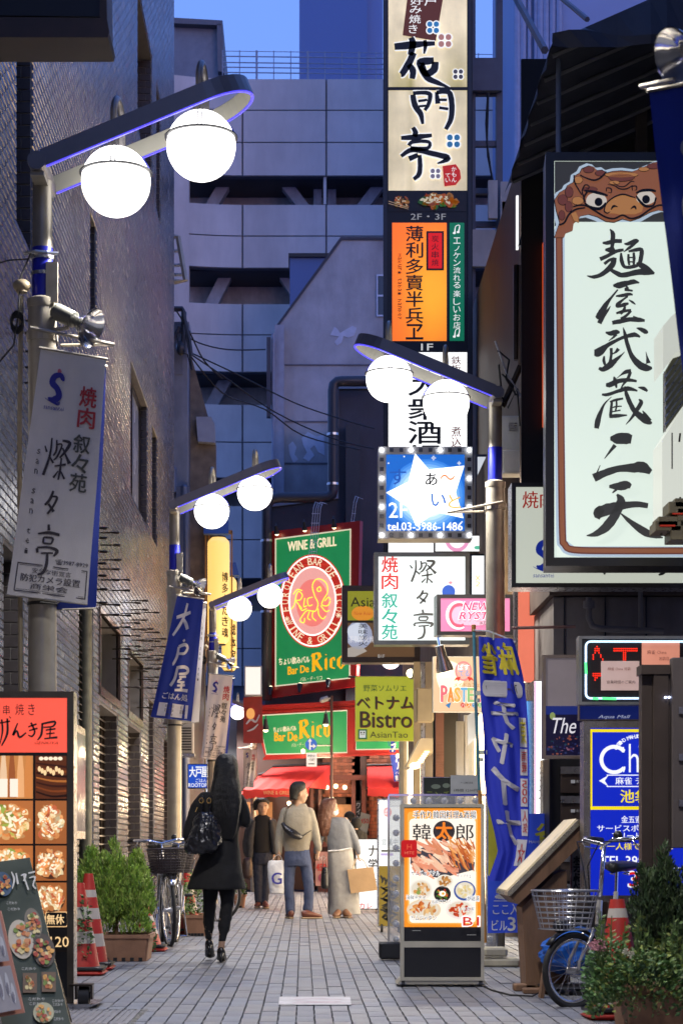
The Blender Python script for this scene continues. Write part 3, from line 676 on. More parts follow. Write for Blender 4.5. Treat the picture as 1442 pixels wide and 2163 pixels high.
def awning(label, tl, tr, bl, br, zt, zb, val, txt=None):
 t = thing('awning', label, 'awning', P((bl[0]+br[0])/2, bl[1], zb)); b = MB()
 A, B, C_, D = P(tl[0], tl[1], zt), P(tr[0], tr[1], zt), P(br[0], br[1], zb), P(bl[0], bl[1], zb)
 n = 10; up = [A.lerp(B, i/n) for i in range(n+1)]; lo = [D.lerp(C_, i/n)+Vector((0, 0, -.02*(i % 2))) for i in range(n+1)]
 vs = up+lo; b.add(vs, [(i, i+1, n+2+i, n+1+i) for i in range(n)]); vs2 = [v+Vector((0, .02, -.03)) for v in vs]; b.add(vs2, [(i+1, i, n+1+i, n+2+i) for i in range(n)])
 b.add([A, D, Vector((A.x, A.y, D.z))], [(0, 1, 2)]); b.add([B, C_, Vector((B.x, B.y, C_.z))], [(0, 1, 2)])
 part('canopy_cloth', b, m_awn, t)
 b = MB(); vh = val*zb/F; pts = [p+Vector((0, -.01, 0)) for p in lo]; pts2 = [p+Vector((0, -.02, -vh)) for p in lo]; b.add(pts+pts2, [(i, i+1, n+2+i, n+1+i) for i in range(n)]); b.add([p+Vector((0, .012, 0)) for p in pts+pts2], [(i+1, i, n+1+i, n+2+i) for i in range(n)]); part('valance', b, m_awn, t)
 b = MB(); b.cyl(A+Vector((0, 0, .03)), B+Vector((0, 0, .03)), .03); b.cyl(D, Vector((D.x, A.y, D.z)), .015); b.cyl(C_, Vector((C_.x, B.y, C_.z)), .015); part('frame', b, m_dark, t)
 if txt:
  fc = Face(t, lambda px, py, off=0.: flat(zb-.045)(px, py, off)); fc.text(txt[0], *txt[1:], paint((.6, .42, .2), .5, 'print_gold'), bold=.01); fc.done()
 return t
awning('wide red fabric awning lettered in gold over the left half of the bar front', (575, 1622), (697, 1617), (513, 1668), (652, 1664), dz+.3, dz-1.2, 17, ('WINE & GRILL', 556, 1671, 612, 1679))
awning('small dark red awning side just left of the wide lettered one', (545, 1640), (560, 1636), (506, 1678), (540, 1672), dz+.5, dz-.7, 12)
awning('plain red fabric awning over the right end of the bar front', (775, 1620), (905, 1617), (776, 1664), (905, 1668), dz+.3, dz-1.0, 17)
# ---------------------------------------------------------------- right side buildings
rb = thing('dark_shop_building', 'dark brown clad shop building on the right side of the lane under the black canopy', 'building', (2.4, 17, 0))
b = MB(); b.box((2.28, 18.2, 2.9), (9, 30, 8.2)); part('upper_wall', b, m_brown, rb)
b = MB(); b.box((1.98, 16.0, 2.95), (9, 18.19, 7.2)); part('bay', b, mat('stained_brown_wall', (.17, .12, .09), rough=.8, var=.35, scale=2, dirt=.4), rb)
b = MB(); b.box((3.4, -24, 0), (9, 11.2, 13)); part('near_wing', b, mat('plain_side_wall2', (.2, .17, .15), rough=.7, dirt=.3), rb)
b = MB(); b.box((2.02, 16.05, 2.2), (9, 18.1, 2.94)); part('lintel_wall', b, mat('stained_grey_wall', (.36, .31, .27), rough=.85, var=.3, scale=2.5, dirt=.45), rb)
b = MB(); b.box((2.7, 16.6, 0), (9, 18.1, 2.2)); b.box((2.3, 18.11, 0), (9, 29.9, 2.89)); part('lower_wall', b, m_brown, rb)
b = MB()
for k in range(5): x = 2.1+k*.33; b.box((x, 16.03, 2.2), (x+.01, 16.05, 2.94))
part('wall_joint', b, m_pipe, rb)
pvc = mat('pvc_pipe', (.32, .29, .26), rough=.5, dirt=.2)
b = MB(); q = [P(1243, 1262, 15.6), P(1243, 1306, 15.6), P(1250, 1322, 15.6), P(1268, 1328, 15.6), P(1400, 1334, 15.6)]
b.tube(q, .025, 10); b.cyl(P(1243, 1270, 15.6), P(1243, 1285, 15.6), .045); b.cyl(P(1352, 1328, 15.6), P(1352, 1240, 15.6), .018); sm(b); part('waste_pipe', b, pvc, rb, auto=40)
b = MB(); b.cyl(P(1080, 1327, 15.4), P(1215, 1324, 15.4), .012); part('rod', b, mat('copper_rod', (.45, .25, .2), rough=.4, metal=.6), rb)
for k, (a, c, z0, z1, col, e) in enumerate(((18.6, 20.6, .3, 2.3, 'fff0d8', 4.5), (21.2, 23.6, .3, 2.4, 'ffd8a0', 4.5), (24.4, 27.6, .3, 2.4, 'ffe8c8', 4.5), (28.4, 31.6, .3, 2.4, 'ffc890', 4.), (33, 37.5, .3, 2.4, 'ffdcb0', 4.), (18.8, 21.4, 3.2, 4.3, 'ffe0b0', 3.), (22.4, 25.2, 3.2, 4.3, 'fff4e8', 3.), (26.2, 29.6, 3.2, 4.3, 'ffb0a0', 2.5))):
 xw = 1.985 if (a > 20.5 and z0 < 3) else 2.262
 b = MB(); b.box((xw-.012, a, z0), (xw, c, z1)); wq = part('assumed_shop_window', b, glow(col, e*1.9), rb)  # assumed lit panes, added with their frames to brighten lane and opposite wall
 b = MB()
 for (y0, y1, za, zb) in ((a-.05, a, z0-.05, z1+.05), (c, c+.05, z0-.05, z1+.05), (a, c, z0-.05, z0), (a, c, z1, z1+.05), ((a+c)/2-.02, (a+c)/2+.02, z0, z1)): b.box((xw-.04, y0, za), (xw-.001, y1, zb))
 part('assumed_window_frame', b, m_bronze, rb)
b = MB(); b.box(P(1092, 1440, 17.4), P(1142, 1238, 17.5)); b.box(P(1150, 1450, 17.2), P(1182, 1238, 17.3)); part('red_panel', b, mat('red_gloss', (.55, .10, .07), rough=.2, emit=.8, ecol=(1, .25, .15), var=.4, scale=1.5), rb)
b = MB()
for x in (1144, 1183, 1086): b.box(P(x, 1450, 17.1), P(x+5, 1238, 17.2))
part('steel_trim', b, m_steel, rb)
b = MB(); b.sphere(P(1162, 1302, 17.0), .03, 10, 8, (1, 1, 1.6)); part('bulb', b, glow('ffd080', 8, 'bulb_small'), rb)
def cabinet(label, x0, y0, x1, y1, Z, d=.22, vent=False, m=m_grey, cat='utility box'):
 a, c = P(x0, y1, Z), P(x1, y0, Z); t = thing('utility_box', label, cat, ((a.x+c.x)/2, Z, a.z))
 b = MB(); b.bevbox((a.x, Z, a.z), (c.x, Z+d, c.z), .012); part('body', b, m, t)
 if vent:
  b = MB(); w = c.x-a.x; h = c.z-a.z
  for k in range(4): b.box((a.x+w*.3, Z-.01, a.z+h*.55+k*h*.07), (a.x+w*.62, Z-.001, a.z+h*.58+k*h*.07))
  part('vent_cover', b, m_steel, t)
 else:
  b = MB(); b.box((a.x+.02, Z-.006, a.z+.02), (c.x-.02, Z-.001, c.z-.02)); part('door_plate', b, m, t)
 return t
cabinet('grey riser box with a small vent beside the right hand lamp post', 1058, 878, 1112, 950, 18.6, vent=True)
cabinet('square grey switch box below the vented riser box on the right', 1060, 950, 1104, 1000, 18.4)
cabinet('slim pale meter box to the right of the square grey switch box', 1105, 958, 1122, 1004, 18.3, m=mat('pale_meter', (.5, .5, .5), rough=.5))
fr = thing('steel_sign_frame', 'grey steel lattice frame with cross plates and cables behind the tall pylon sign', 'sign frame', P(1025, 1795, 27))
m_frame = mat('blue_grey_frame', (.11, .125, .17), rough=.6, var=.15, dirt=.2)
for x in (1048,):
 b = MB(); b.box(P(x, 1795, 27), P(x+11, -150, 27.15)); part('post', b, m_frame, fr)
b = MB(); b.box(P(996, 1795, 27), P(1002, -150, 27.15)); part('post', b, m_frame, fr)
for (y0, y1) in ((126, 190), (488, 562)):
 b = MB(); b.box(P(990, y1, 26.9), P(1058, y0, 26.98)); part('plate', b, m_frame if y0 < 300 else m_grey, fr)
for y in (192, 300, 400, 470, 690, 820): b = MB(); b.box(P(992, y+8, 27.03), P(1060, y, 27.1)); part('crossbar', b, m_frame, fr)
b = MB(); b.tube([P(1070, -40, 27), P(1150, 105, 24)], .05, 6); part('brace', b, m_frame, fr)
b = MB(); b.tube([P(1155, -30, 26), P(1240, 40, 22)], .03, 6); part('brace', b, m_frame, fr)
for pts in ([(1030, 196), (1026, 260), (1030, 330), (1040, 380), (1050, 400)], [(1031, 196), (1028, 300), (1036, 360), (1041, 384)], [(1034, 562), (1040, 640), (1036, 720), (1044, 790), (1040, 850)], [(1036, 562), (1044, 650), (1034, 760), (1030, 830)], [(1040, 562), (1050, 680), (1062, 740), (1052, 800)], [(996, 700), (1004, 760), (1000, 830)]):
 b = MB(); b.tube([P(x, y, 26.85) for x, y in pts], .014, 5); part('cable', b, m_cable, fr)
b = MB(); b.box(P(1031, 460, 26.8), P(1049, 385, 26.9)); b.box(P(1057, 560, 26.8), P(1080, 388, 26.9)); b.box(P(1060, 720, 26.8), P(1072, 430, 26.9)); part('bracket', b, m_grey, fr)
wf = thing('flaky_wall_building', 'low building with flaking blue white plaster seen between pylon frame and dark shop', 'building', P(1040, 1795, 34))
part('wall', pixpoly([(985, 690), (1040, 600), (1075, 600), (1075, 1795), (985, 1795)], 34, 3), mat('flaky_plaster', (.32, .37, .48), rough=.9, var=.25, scale=3, bump=.5, bscale=9, dirt=.3), wf)
b = MB()
for q in ([(1100, 520), (1125, 420)], [(1060, 860), (1180, 590)], [(1118, 500), (1118, 720)], [(1090, 560), (1090, 760)]): b.tube([P(x, y, 17.9) for x, y in q], .03, 6)
part('prop', b, m_bronze, rb)
b = MB()
for k in range(7): b.tube([P(1100+k*6, 560+k*8, 17.8), P(1098+k*5, 770-k*10, 17.8)], .02, 5)
part('batten', b, m_brown, rb)
b = MB(); b.box(P(1090, 525, 18.1), P(1094, 415, 18.14)); part('light_strip', b, glow('ffffff', 1.1, 'white_strip'), rb)
b = MB(); b.box(P(1146.3, 900, 15.9), P(1147.5, 515, 15.95)); part('light_strip', b, glow('ff5a10', .6, 'orange_strip'), rb)
for pts in ([(1053, 770), (1060, 840), (1072, 862), (1092, 820), (1098, 900)], [(1045, 720), (1070, 790), (1108, 850), (1135, 880), (1150, 882)], [(1060, 790), (1085, 815), (1064, 850)], [(1050, 740), (1075, 760), (1068, 800), (1090, 835)]):
 b = MB(); b.tube([P(x, y, 17.6) for x, y in pts], .009, 5); part('cable', b, m_cable if pts[0][0] != 1045 else mat('white_cable', (.5, .5, .5)), rb)
cn = thing('canopy', 'black tarpaulin lean to canopy on a steel frame at the upper right', 'canopy', P(1180, 1795, 12))
y0c, y1c = 13.2, 15.95; cx = P(1165, 0, y0c).x; zc = P(0, 92, y0c).z; sl_ = .44; x2 = cx+2.6
m_tarp = mat('black_tarpaulin', (.06, .066, .09), rough=.5, var=.2, bump=.3, bscale=6)
b = MB(); n = 12
vs = []
for j in range(9):
 for i in range(n+1):
  x = cx+(x2-cx)*i/n; y = y0c+(y1c-y0c)*j/8; vs.append((x, y, zc+(x-cx)*sl_+.015*math.sin(i*2.1+j)))
b.add(vs, [(j*(n+1)+i, j*(n+1)+i+1, (j+1)*(n+1)+i+1, (j+1)*(n+1)+i) for j in range(8) for i in range(n)])
b.add([(v[0], v[1], v[2]-.02) for v in vs], [(j*(n+1)+i, (j+1)*(n+1)+i, (j+1)*(n+1)+i+1, j*(n+1)+i+1) for j in range(8) for i in range(n)])
part('tarpaulin', b, m_tarp, cn)
b = MB(); vs = []
for i in range(25):
 x = cx+(x2-cx)*i/24; t = i/24
 vs += [(x, y0c-.01, zc+(x-cx)*sl_+.01), (x, y0c-.03-.02*math.sin(i*1.3), zc+.06+.02*math.sin(i*.9)), (x, y0c-.02+.015*math.sin(i*1.9), zc-.02-.012*math.sin(i*.7))]
b.add(vs, [(3*i+k, 3*i+k+1, 3*i+k+4, 3*i+k+3) for i in range(24) for k in range(2)]); part('valance', b, m_tarp, cn)
b = MB(); vs = []
for j in range(19):
 y = y0c+(y1c-y0c)*j/18; vs += [(cx-.005, y, zc), (cx-.03+.012*math.sin(j*1.7), y, zc-.10-.01*math.sin(j*2.3))]
b.add(vs, [(2*j, 2*j+1, 2*j+3, 2*j+2) for j in range(18)]); part('side_valance', b, m_tarp, cn)
for k in range(7):
 b = MB(); y = y0c+.15+k*.42; b.tube([(cx+.02, y, zc-.02), (x2, y, zc+(x2-cx)*sl_-.04)], .018, 6); part('rafter', b, mat('canopy_steel', (.35, .35, .36), rough=.5, metal=.5), cn)
pc = mat('pale_canopy_post', (.25, .29, .38), rough=.4, metal=.3)
b = MB(); b.cyl((P(1181, 0, 13.4).x, 13.45, 2.9), (P(1181, 0, 13.4).x, 13.45, zc), .018, 8); part('post', b, pc, cn)
b = MB(); b.box((cx+.1, 15.96, 3), (x2+1, 15.99, zc+1)); part('back_wall', b, mat('canopy_back', (.03, .026, .024), rough=.9), cn)
b = MB(); b.box((x2+.05, 11.5, 3), (x2+.2, 15.8, zc+2.5)); part('side_wall', b, mat('canopy_back', None), cn)
b = MB(); b.box(P(1345, 330, 15.5), P(1362, 120, 15.6)); part('wall_post', b, mat('taupe_post', (.09, .075, .07), rough=.6), cn)
# ---------------------------------------------------------------- big noodle shop sign with a carved mask print
rz = 13.0
cream = mat('noodle_sign_face', (.25, .27, .25), rough=.3, emit=.93, ecol='e2f0e4', var=0)
rs, fc = boxsign('noodle_shop_sign', 'huge upright white light box with brush lettering and a brown horned mask printed on top', 'sign', 1152, 322, 1475, 1196, rz, .32, mat('sign_frame_black', (.03, .027, .025), rough=.35, metal=.3), cream, ang=-4, fw=18)
gk = mat('grey_print', (.075, .07, .065), rough=.5, emit=.05, ecol=(.5, .5, .5)); fc.poly([(1171, 341), (1458, 341), (1458, 478), (1171, 478)], gk, 1)
brn = glow('a86848', .55, 'mask_brown'); brd = glow('8a4c40', .45, 'mask_dark_brown'); brl = glow('c98a52', .6, 'mask_light'); ink = m_ink; halo = glow('c8dcf0', .65, 'mask_halo')
def tc(pts, ox=1180, oy=330, k=5.504): return [(ox+p[0]/k, oy+p[1]/k)+tuple(p[2:]) for p in pts]
head = [(0, 780), (-40, 640), (-60, 520), (0, 430), (70, 390), (90, 350), (160, 310), (170, 240), (235, 200), (260, 150), (340, 115), (400, 130), (440, 170), (500, 165), (545, 200), (620, 180), (720, 172), (850, 185), (920, 160), (1010, 120), (1090, 80), (1200, 70), (1330, 120), (1420, 260), (1460, 420), (1440, 620), (1300, 660), (1150, 640), (1060, 665), (930, 735), (830, 770), (733, 745), (640, 785), (540, 775), (440, 720), (340, 690), (240, 710), (210, 760), (160, 800), (150, 880), (70, 910), (50, 960), (-60, 960)]
def grow(p, d):
 cx_, cy_ = 600, 500; return [(x+(x-cx_)/max(1, math.hypot(x-cx_, y-cy_))*d, y+(y-cy_)/max(1, math.hypot(x-cx_, y-cy_))*d) for x, y in p]
fc.poly(tc(grow(head, 38)), halo, 2)
for w, m_, lv in ((26, halo, 2), (15, brd, 3), (9, brn, 4)):
 fc.stroke([(1180, 490, w), (1182, 700, w), (1184, 900, w), (1187, 1120, w), (1192, 1150, w), (1212, 1162, w), (1300, 1164, w), (1455, 1164, w)], m_, lv, sub=4)
fc.poly([(1192, 470), (1450, 470), (1450, 1155), (1212, 1155), (1196, 1143), (1192, 900)], cream, 5)
hp = tc(head); fc.poly(hp, ink, 6); fc.poly(tc(grow(head, -9)), brn, 7)
for (x, y, rx, ry, m_) in ((340, 170, 60, 35, brd), (480, 210, 60, 32, brd), (220, 290, 50, 40, brl), (115, 430, 45, 60, brd), (40, 520, 55, 60, brd), (215, 530, 65, 45, brl), (110, 600, 40, 60, brd), (30, 700, 35, 55, brd), (1090, 130, 70, 30, brd), (980, 165, 60, 22, brl), (720, 260, 150, 45, brd), (720, 230, 190, 30, brl), (360, 400, 80, 30, brd), (640, 320, 60, 20, brl)):
 X, Y = tc([(x, y)])[0]; fc.blob(X, Y, rx/5.5+1, ry/5.5+1, ink, 8, wob=.03); fc.blob(X, Y, rx/5.5, ry/5.5, m_, 9, wob=.03)
nose = [(520, 640), (550, 560), (620, 500), (700, 468), (760, 465), (840, 490), (930, 530), (975, 590), (960, 660), (880, 690), (760, 690), (733, 700), (640, 680), (560, 680)]
fc.poly(tc(nose), brl, 10)
for (pp_, w) in (([(520, 640, 2.5), (545, 570, 3), (620, 505, 3), (700, 470, 3.4), (760, 466, 3.4), (840, 492, 3), (880, 500, 2)], 1), ([(520, 640, 3), (525, 665, 3), (555, 682, 3), (590, 665, 1)], 1), ([(600, 640, 2), (630, 600, 5), (680, 610, 1)], 1), ([(825, 635, 1), (870, 605, 5), (890, 640, 2)], 1),
  ([(290, 420, 4), (400, 435, 6), (500, 460, 6), (560, 480, 4)], 1), ([(290, 560, 3), (360, 610, 5), (470, 630, 7), (540, 560, 3)], 1), ([(300, 555, 4), (285, 500, 4), (320, 440, 4)], 1), ([(890, 450, 4), (960, 420, 6), (1060, 415, 6), (1120, 430, 4)], 1), ([(890, 480, 3), (930, 540, 5), (1000, 600, 6), (1090, 590, 4), (1120, 500, 4)], 1),
  ([(560, 350, 1), (640, 365, 2.5), (700, 400, 3), (780, 400, 3), (850, 360, 2)], 1), ([(620, 320, 1), (690, 370, 2.5), (760, 370, 2.5), (830, 315, 2.5), (870, 320, 2)], 1), ([(545, 430, 2), (550, 390, 2.5), (600, 400, 3), (600, 445, 2), (565, 440, 1)], 1), ([(850, 420, 2), (845, 375, 2.5), (890, 370, 3), (895, 410, 2), (870, 415, 1)], 1), ([(280, 490, 3), (265, 420, 3), (300, 355, 3), (345, 370, 2.5), (335, 400, 2), (310, 395, 1)], 1),
  ([(160, 610, 3), (230, 590, 4), (320, 600, 4), (420, 660, 4), (540, 730, 4), (640, 745, 4), (733, 705, 4), (830, 745, 4), (940, 715, 4), (1050, 640, 4), (1160, 590, 4), (1300, 600, 3)], 1), ([(0, 820, 4), (60, 790, 4), (110, 700, 4), (190, 640, 4), (300, 620, 3)], 1), ([(545, 200, 3), (480, 270, 4), (400, 300, 4), (300, 270, 3), (240, 240, 3)], 1), ([(170, 240, 3), (180, 330, 3), (230, 420, 3), (260, 470, 2)], 1)):
 fc.stroke(tc(pp_), ink, 13, sub=4)
for (x, y, rx, ry) in ((430, 530, 120, 88), (1005, 500, 112, 80)):
 X, Y = tc([(x, y)])[0]; fc.blob(X, Y, rx/5.5, ry/5.5, glow('d8cfc4', .75, 'mask_eye'), 11, wob=.02); fc.blob(X+(25 if x < 600 else 0)/5.5, Y+20/5.5, 46/5.5, 50/5.5, ink, 12)
fang = [(135, 690), (190, 670), (215, 720), (228, 795), (170, 770)]; fc.poly(tc(grow(fang, 4)), ink, 13); fc.poly(tc(fang), brl, 14)
def A(ox, oy, k, L):   # strokes from an enlarged crop
 return [[(ox+x/k, oy+y/k, w/k) for x, y, w in st_] for st_ in L]
bk = mat('brush_ink', (.045, .045, .042), rough=.6, emit=.05, ecol=(.5, .5, .5))
S_ = []
S_ += A(1180, 330, 5.504, [[(585, 870, 8), (620, 930, 46), (612, 1060, 38), (600, 1150, 30)], [(500, 1030, 20), (560, 1030, 40), (640, 1010, 40), (725, 1010, 36)], [(530, 1110, 20), (600, 1110, 60), (640, 1095, 45)], [(470, 1220, 40), (560, 1180, 36), (650, 1130, 38), (745, 1110, 26)], [(520, 1275, 30), (580, 1230, 30), (620, 1220, 34)], [(640, 1200, 40), (610, 1290, 56), (500, 1390, 44), (400, 1425, 36), (320, 1412, 8)], [(580, 1330, 30), (660, 1380, 44), (740, 1405, 50), (900, 1370, 56), (1010, 1370, 60), (1100, 1388, 16)], [(1100, 1385, 20), (1010, 1330, 60), (930, 1280, 50), (890, 1270, 20)],
[(750, 1040, 12), (800, 1040, 36), (880, 1005, 40), (918, 1015, 24)], [(918, 1010, 10), (820, 1080, 30), (745, 1135, 8)], [(715, 1145, 16), (720, 1230, 40), (760, 1310, 32), (880, 1300, 36), (935, 1270, 16)], [(800, 1130, 20), (870, 1115, 34), (950, 1110, 40), (945, 1200, 44), (925, 1290, 36)], [(800, 1160, 22), (800, 1230, 26), (810, 1290, 20)], [(860, 1140, 22), (865, 1210, 30), (860, 1290, 20)], [(800, 1200, 14), (850, 1200, 14)], [(800, 1250, 14), (850, 1250, 14)]])
S_ += A(1180, 330, 5.504, [[(625, 1530, 26), (700, 1505, 40), (800, 1490, 40), (860, 1470, 30), (925, 1495, 16)]])
S_ += A(1240, 600, 7.139, [[(380, 50, 20), (470, 60, 60), (600, 20, 50), (700, 5, 40), (770, 10, 10)], [(560, 50, 20), (600, 90, 30), (560, 110, 40), (675, 130, 24)], [(450, 110, 20), (360, 220, 30), (270, 340, 60), (190, 480, 90), (125, 540, 40)], [(170, 620, 60), (230, 500, 60), (300, 420, 30), (340, 360, 8)], [(420, 210, 20), (520, 200, 44), (620, 180, 40), (675, 190, 20)], [(600, 210, 24), (520, 270, 30), (450, 330, 50), (440, 370, 30), (540, 340, 50), (612, 318, 26)], [(615, 265, 10), (670, 300, 30), (715, 335, 12)], [(560, 350, 24), (540, 420, 40), (490, 480, 30)], [(425, 470, 26), (520, 440, 40), (650, 420, 30)], [(650, 430, 30), (580, 500, 36), (500, 560, 50)], [(365, 610, 50), (480, 590, 60), (620, 560, 56), (760, 565, 60), (855, 580, 30)], [(680, 510, 14), (740, 545, 30)],
[(265, 755, 20), (340, 770, 60), (430, 750, 60), (478, 760, 24)], [(430, 780, 40), (370, 840, 24), (310, 885, 6)], [(95, 1060, 80), (170, 1050, 110), (280, 960, 60), (420, 880, 44), (560, 820, 44), (700, 790, 60), (785, 825, 20)], [(530, 680, 10), (560, 790, 44), (590, 920, 50), (660, 1110, 60), (760, 1230, 90), (880, 1290, 90), (965, 1290, 30)], [(870, 1045, 6), (890, 1130, 24), (910, 1220, 60)], [(730, 690, 12), (800, 710, 50), (870, 750, 60), (885, 775, 30)], [(350, 990, 40), (350, 1100, 36), (330, 1220, 40)], [(460, 1000, 50), (420, 1050, 30), (370, 1080, 14)], [(245, 1110, 20), (240, 1180, 40), (260, 1250, 30)], [(165, 1290, 36), (230, 1310, 60), (340, 1240, 80), (430, 1160, 50), (500, 1100, 24), (555, 1045, 6)],
[(270, 1545, 40), (340, 1540, 70), (450, 1490, 60), (600, 1470, 50), (735, 1490, 30)], [(390, 1420, 16), (410, 1480, 50), (430, 1590, 20)], [(650, 1335, 50), (570, 1350, 50), (490, 1400, 16), (430, 1450, 8)], [(640, 1350, 40), (600, 1450, 40), (530, 1540, 24), (500, 1600, 20)], [(210, 1690, 26), (300, 1690, 44), (450, 1640, 44), (600, 1600, 60), (745, 1635, 20)], [(555, 1560, 10), (580, 1680, 50), (640, 1830, 60), (720, 1960, 70), (850, 2060, 100), (930, 2110, 60), (960, 2100, 20)], [(820, 1930, 8), (860, 1990, 40), (930, 2090, 60)], [(765, 1760, 16), (800, 1810, 56), (730, 1930, 50), (650, 2050, 30), (570, 2142, 8)], [(755, 1580, 12), (840, 1600, 50), (895, 1640, 24)], [(355, 1725, 8), (250, 1830, 24), (190, 1960, 50), (150, 2080, 70), (130, 2200, 60)], [(330, 1800, 20), (420, 1770, 34), (530, 1750, 26)], [(360, 1800, 30), (350, 1900, 36), (340, 2010, 40)], [(350, 1890, 14), (430, 1870, 20), (510, 1865, 14)], [(430, 1780, 24), (430, 1870, 24), (410, 1950, 18)], [(360, 1950, 16), (490, 1925, 20)], [(320, 2020, 40), (430, 2010, 50), (590, 2000, 16)]])
S_ += A(1042, 850, 3.3275, [[(815, 265, 20), (860, 265, 60), (930, 265, 66), (965, 270, 50)], [(850, 310, 24), (810, 360, 14), (775, 405, 4)], [(745, 450, 4), (725, 500, 10), (710, 540, 30)], [(700, 540, 50), (780, 505, 44), (880, 475, 40), (980, 470, 56), (1040, 465, 66), (1100, 500, 30)],
[(808, 600, 16), (870, 600, 46), (930, 590, 50), (960, 600, 24)], [(860, 620, 16), (830, 645, 8)], [(862, 655, 12), (890, 700, 50), (860, 780, 52), (800, 870, 56), (720, 930, 36), (650, 945, 6)], [(745, 735, 10), (735, 780, 70), (760, 800, 60)], [(720, 790, 60), (800, 760, 70), (900, 735, 46), (1000, 725, 36), (1080, 735, 30)], [(890, 790, 8), (960, 850, 30), (1050, 915, 46), (1120, 945, 30), (1185, 960, 6)]])
for q in S_: fc.stroke(q, bk, 15, sub=4, rag=.06, k=1.2)
fc.done()
t = thing('glowing_cream_box', 'narrow cream metal cabinet with a barred window in front of the noodle sign right edge', 'cabinet', P(1420, 1130, 11.6))
part('body', pixpoly([(1398, 930), (1442, 860), (1500, 780), (1500, 1115), (1398, 1112)], 11.6, .3), glow('e4e8dc', .8, 'lit_cream_side'), t)  # emission added to the cream body so it looks lit; no lamp inside
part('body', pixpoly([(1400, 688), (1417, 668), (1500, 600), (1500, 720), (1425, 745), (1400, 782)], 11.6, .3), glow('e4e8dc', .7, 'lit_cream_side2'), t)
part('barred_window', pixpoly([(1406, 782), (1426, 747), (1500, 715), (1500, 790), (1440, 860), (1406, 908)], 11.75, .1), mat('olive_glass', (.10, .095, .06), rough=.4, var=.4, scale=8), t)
b = MB()
for k in range(7): b.tube([P(1402, 800+k*17, 11.55), P(1442, 745+k*17, 11.55)], .004, 4)
b.tube([P(1403, 785, 11.55), P(1404, 912, 11.55)], .005, 4); part('bars', b, m_steel, t)
b = MB()
for y in (915, 1050): b.tube([P(1436, y, 11.58), P(1434, y+18, 11.58)], .006, 5)
b.tube([P(1419, 914, 11.58), P(1419, 990, 11.58)], .004, 4); part('handle', b, m_dark, t)
t = thing('lantern_bracket', 'ornate dark iron lantern bracket with red glints at the right edge over the cream box', 'bracket', P(1430, 1130, 11.3))
b = MB()
for (x0, y0, x1, y1) in ((1384, 1112, 1425, 1121), (1390, 1103, 1418, 1111), (1412, 1072, 1500, 1084), (1425, 1065, 1500, 1071), (1416, 1122, 1500, 1140), (1430, 1086, 1500, 1100)):
 b.bevbox(P(x0, y1, 11.3), P(x1, y0, 11.5), .004)
b.cyl(P(1396, 1132, 11.4), P(1396, 1121, 11.4), .007); b.tube([P(1405, 1110, 11.4), P(1425, 1090, 11.4), P(1442, 1075, 11.4)], .02, 6); part('ironwork', b, mat('olive_iron', (.2, .17, .10), rough=.4, metal=.4, var=.3), t)
b = MB(); b.box(P(1394, 1111.5, 11.29), P(1425, 1109, 11.3)); b.box(P(1420, 1086, 11.29), P(1442, 1084, 11.3)); part('red_lamp', b, glow('c03018', .5, 'red_glint'), t)
# ---------------------------------------------------------------- wide grill sign behind it
ws, fc = boxsign('grill_sign', 'wide dim white light box with red characters and blue swan behind the huge noodle sign', 'sign', 1080, 1020, 1500, 1241, 14.6, .25, mat('frame_dark2', (.035, .032, .03), rough=.4), glow('e6ecdc', .62, 'dim_white_face'), fw=9, edge=m_steel)
redl = glow('c02818', .5, 'dim_red'); bluel = glow('1830a0', .55, 'dim_blue')
fc.vtext('焼', 1103, 1038, 1136, 1074, redl, bold=.02, gap=0); fc.text('肉', 1140, 1040, 1172, 1073, redl, bold=.02)
def swan(fc, x, y, s, m_, pink, lv=2, cap=True, capm=None):
 """blue S shaped brush mark with a small pink dot"""
 fc.stroke([(x-12*s, y+14*s, 3*s), (x-2*s, y+17*s, 12*s), (x+8*s, y+9*s, 12*s), (x+4*s, y-4*s, 11*s), (x-7*s, y-14*s, 12*s), (x-4*s, y-26*s, 11*s), (x+7*s, y-30*s, 9*s), (x+12*s, y-24*s, 8*s), (x+14*s, y-20*s, 3*s)], m_, lv, sub=5)
 fc.blob(x+4*s, y-37*s, 4*s, 4*s, pink, lv, wob=.1)
 for k in range(5): fc.stroke([(x-18*s+3*k*s, y+15*s+1.6*k*s, .8*s), (x-5*s+3*k*s, y+21*s+k*s, 1.4*s), (x+12*s, y+19*s+k*s, .6*s)], m_, lv, sub=3)
 if cap: fc.text('sansantei', x-18*s, y+27*s, x+20*s, y+35*s, capm or m_, lv, res=1)
swan(fc, 1146, 1180, 1.15, bluel, redl)
for q in ([(1230, 1196, 5), (1224, 1202, 3)], [(1275, 1196, 8), (1276, 1214, 4)], [(1408, 1196, 10), (1400, 1210, 8), (1390, 1215, 3)], [(1260, 1198, 4), (1268, 1203, 2)]): fc.stroke([(x, y, w) for x, y, w in q], m_ink, 2)
fc.done()
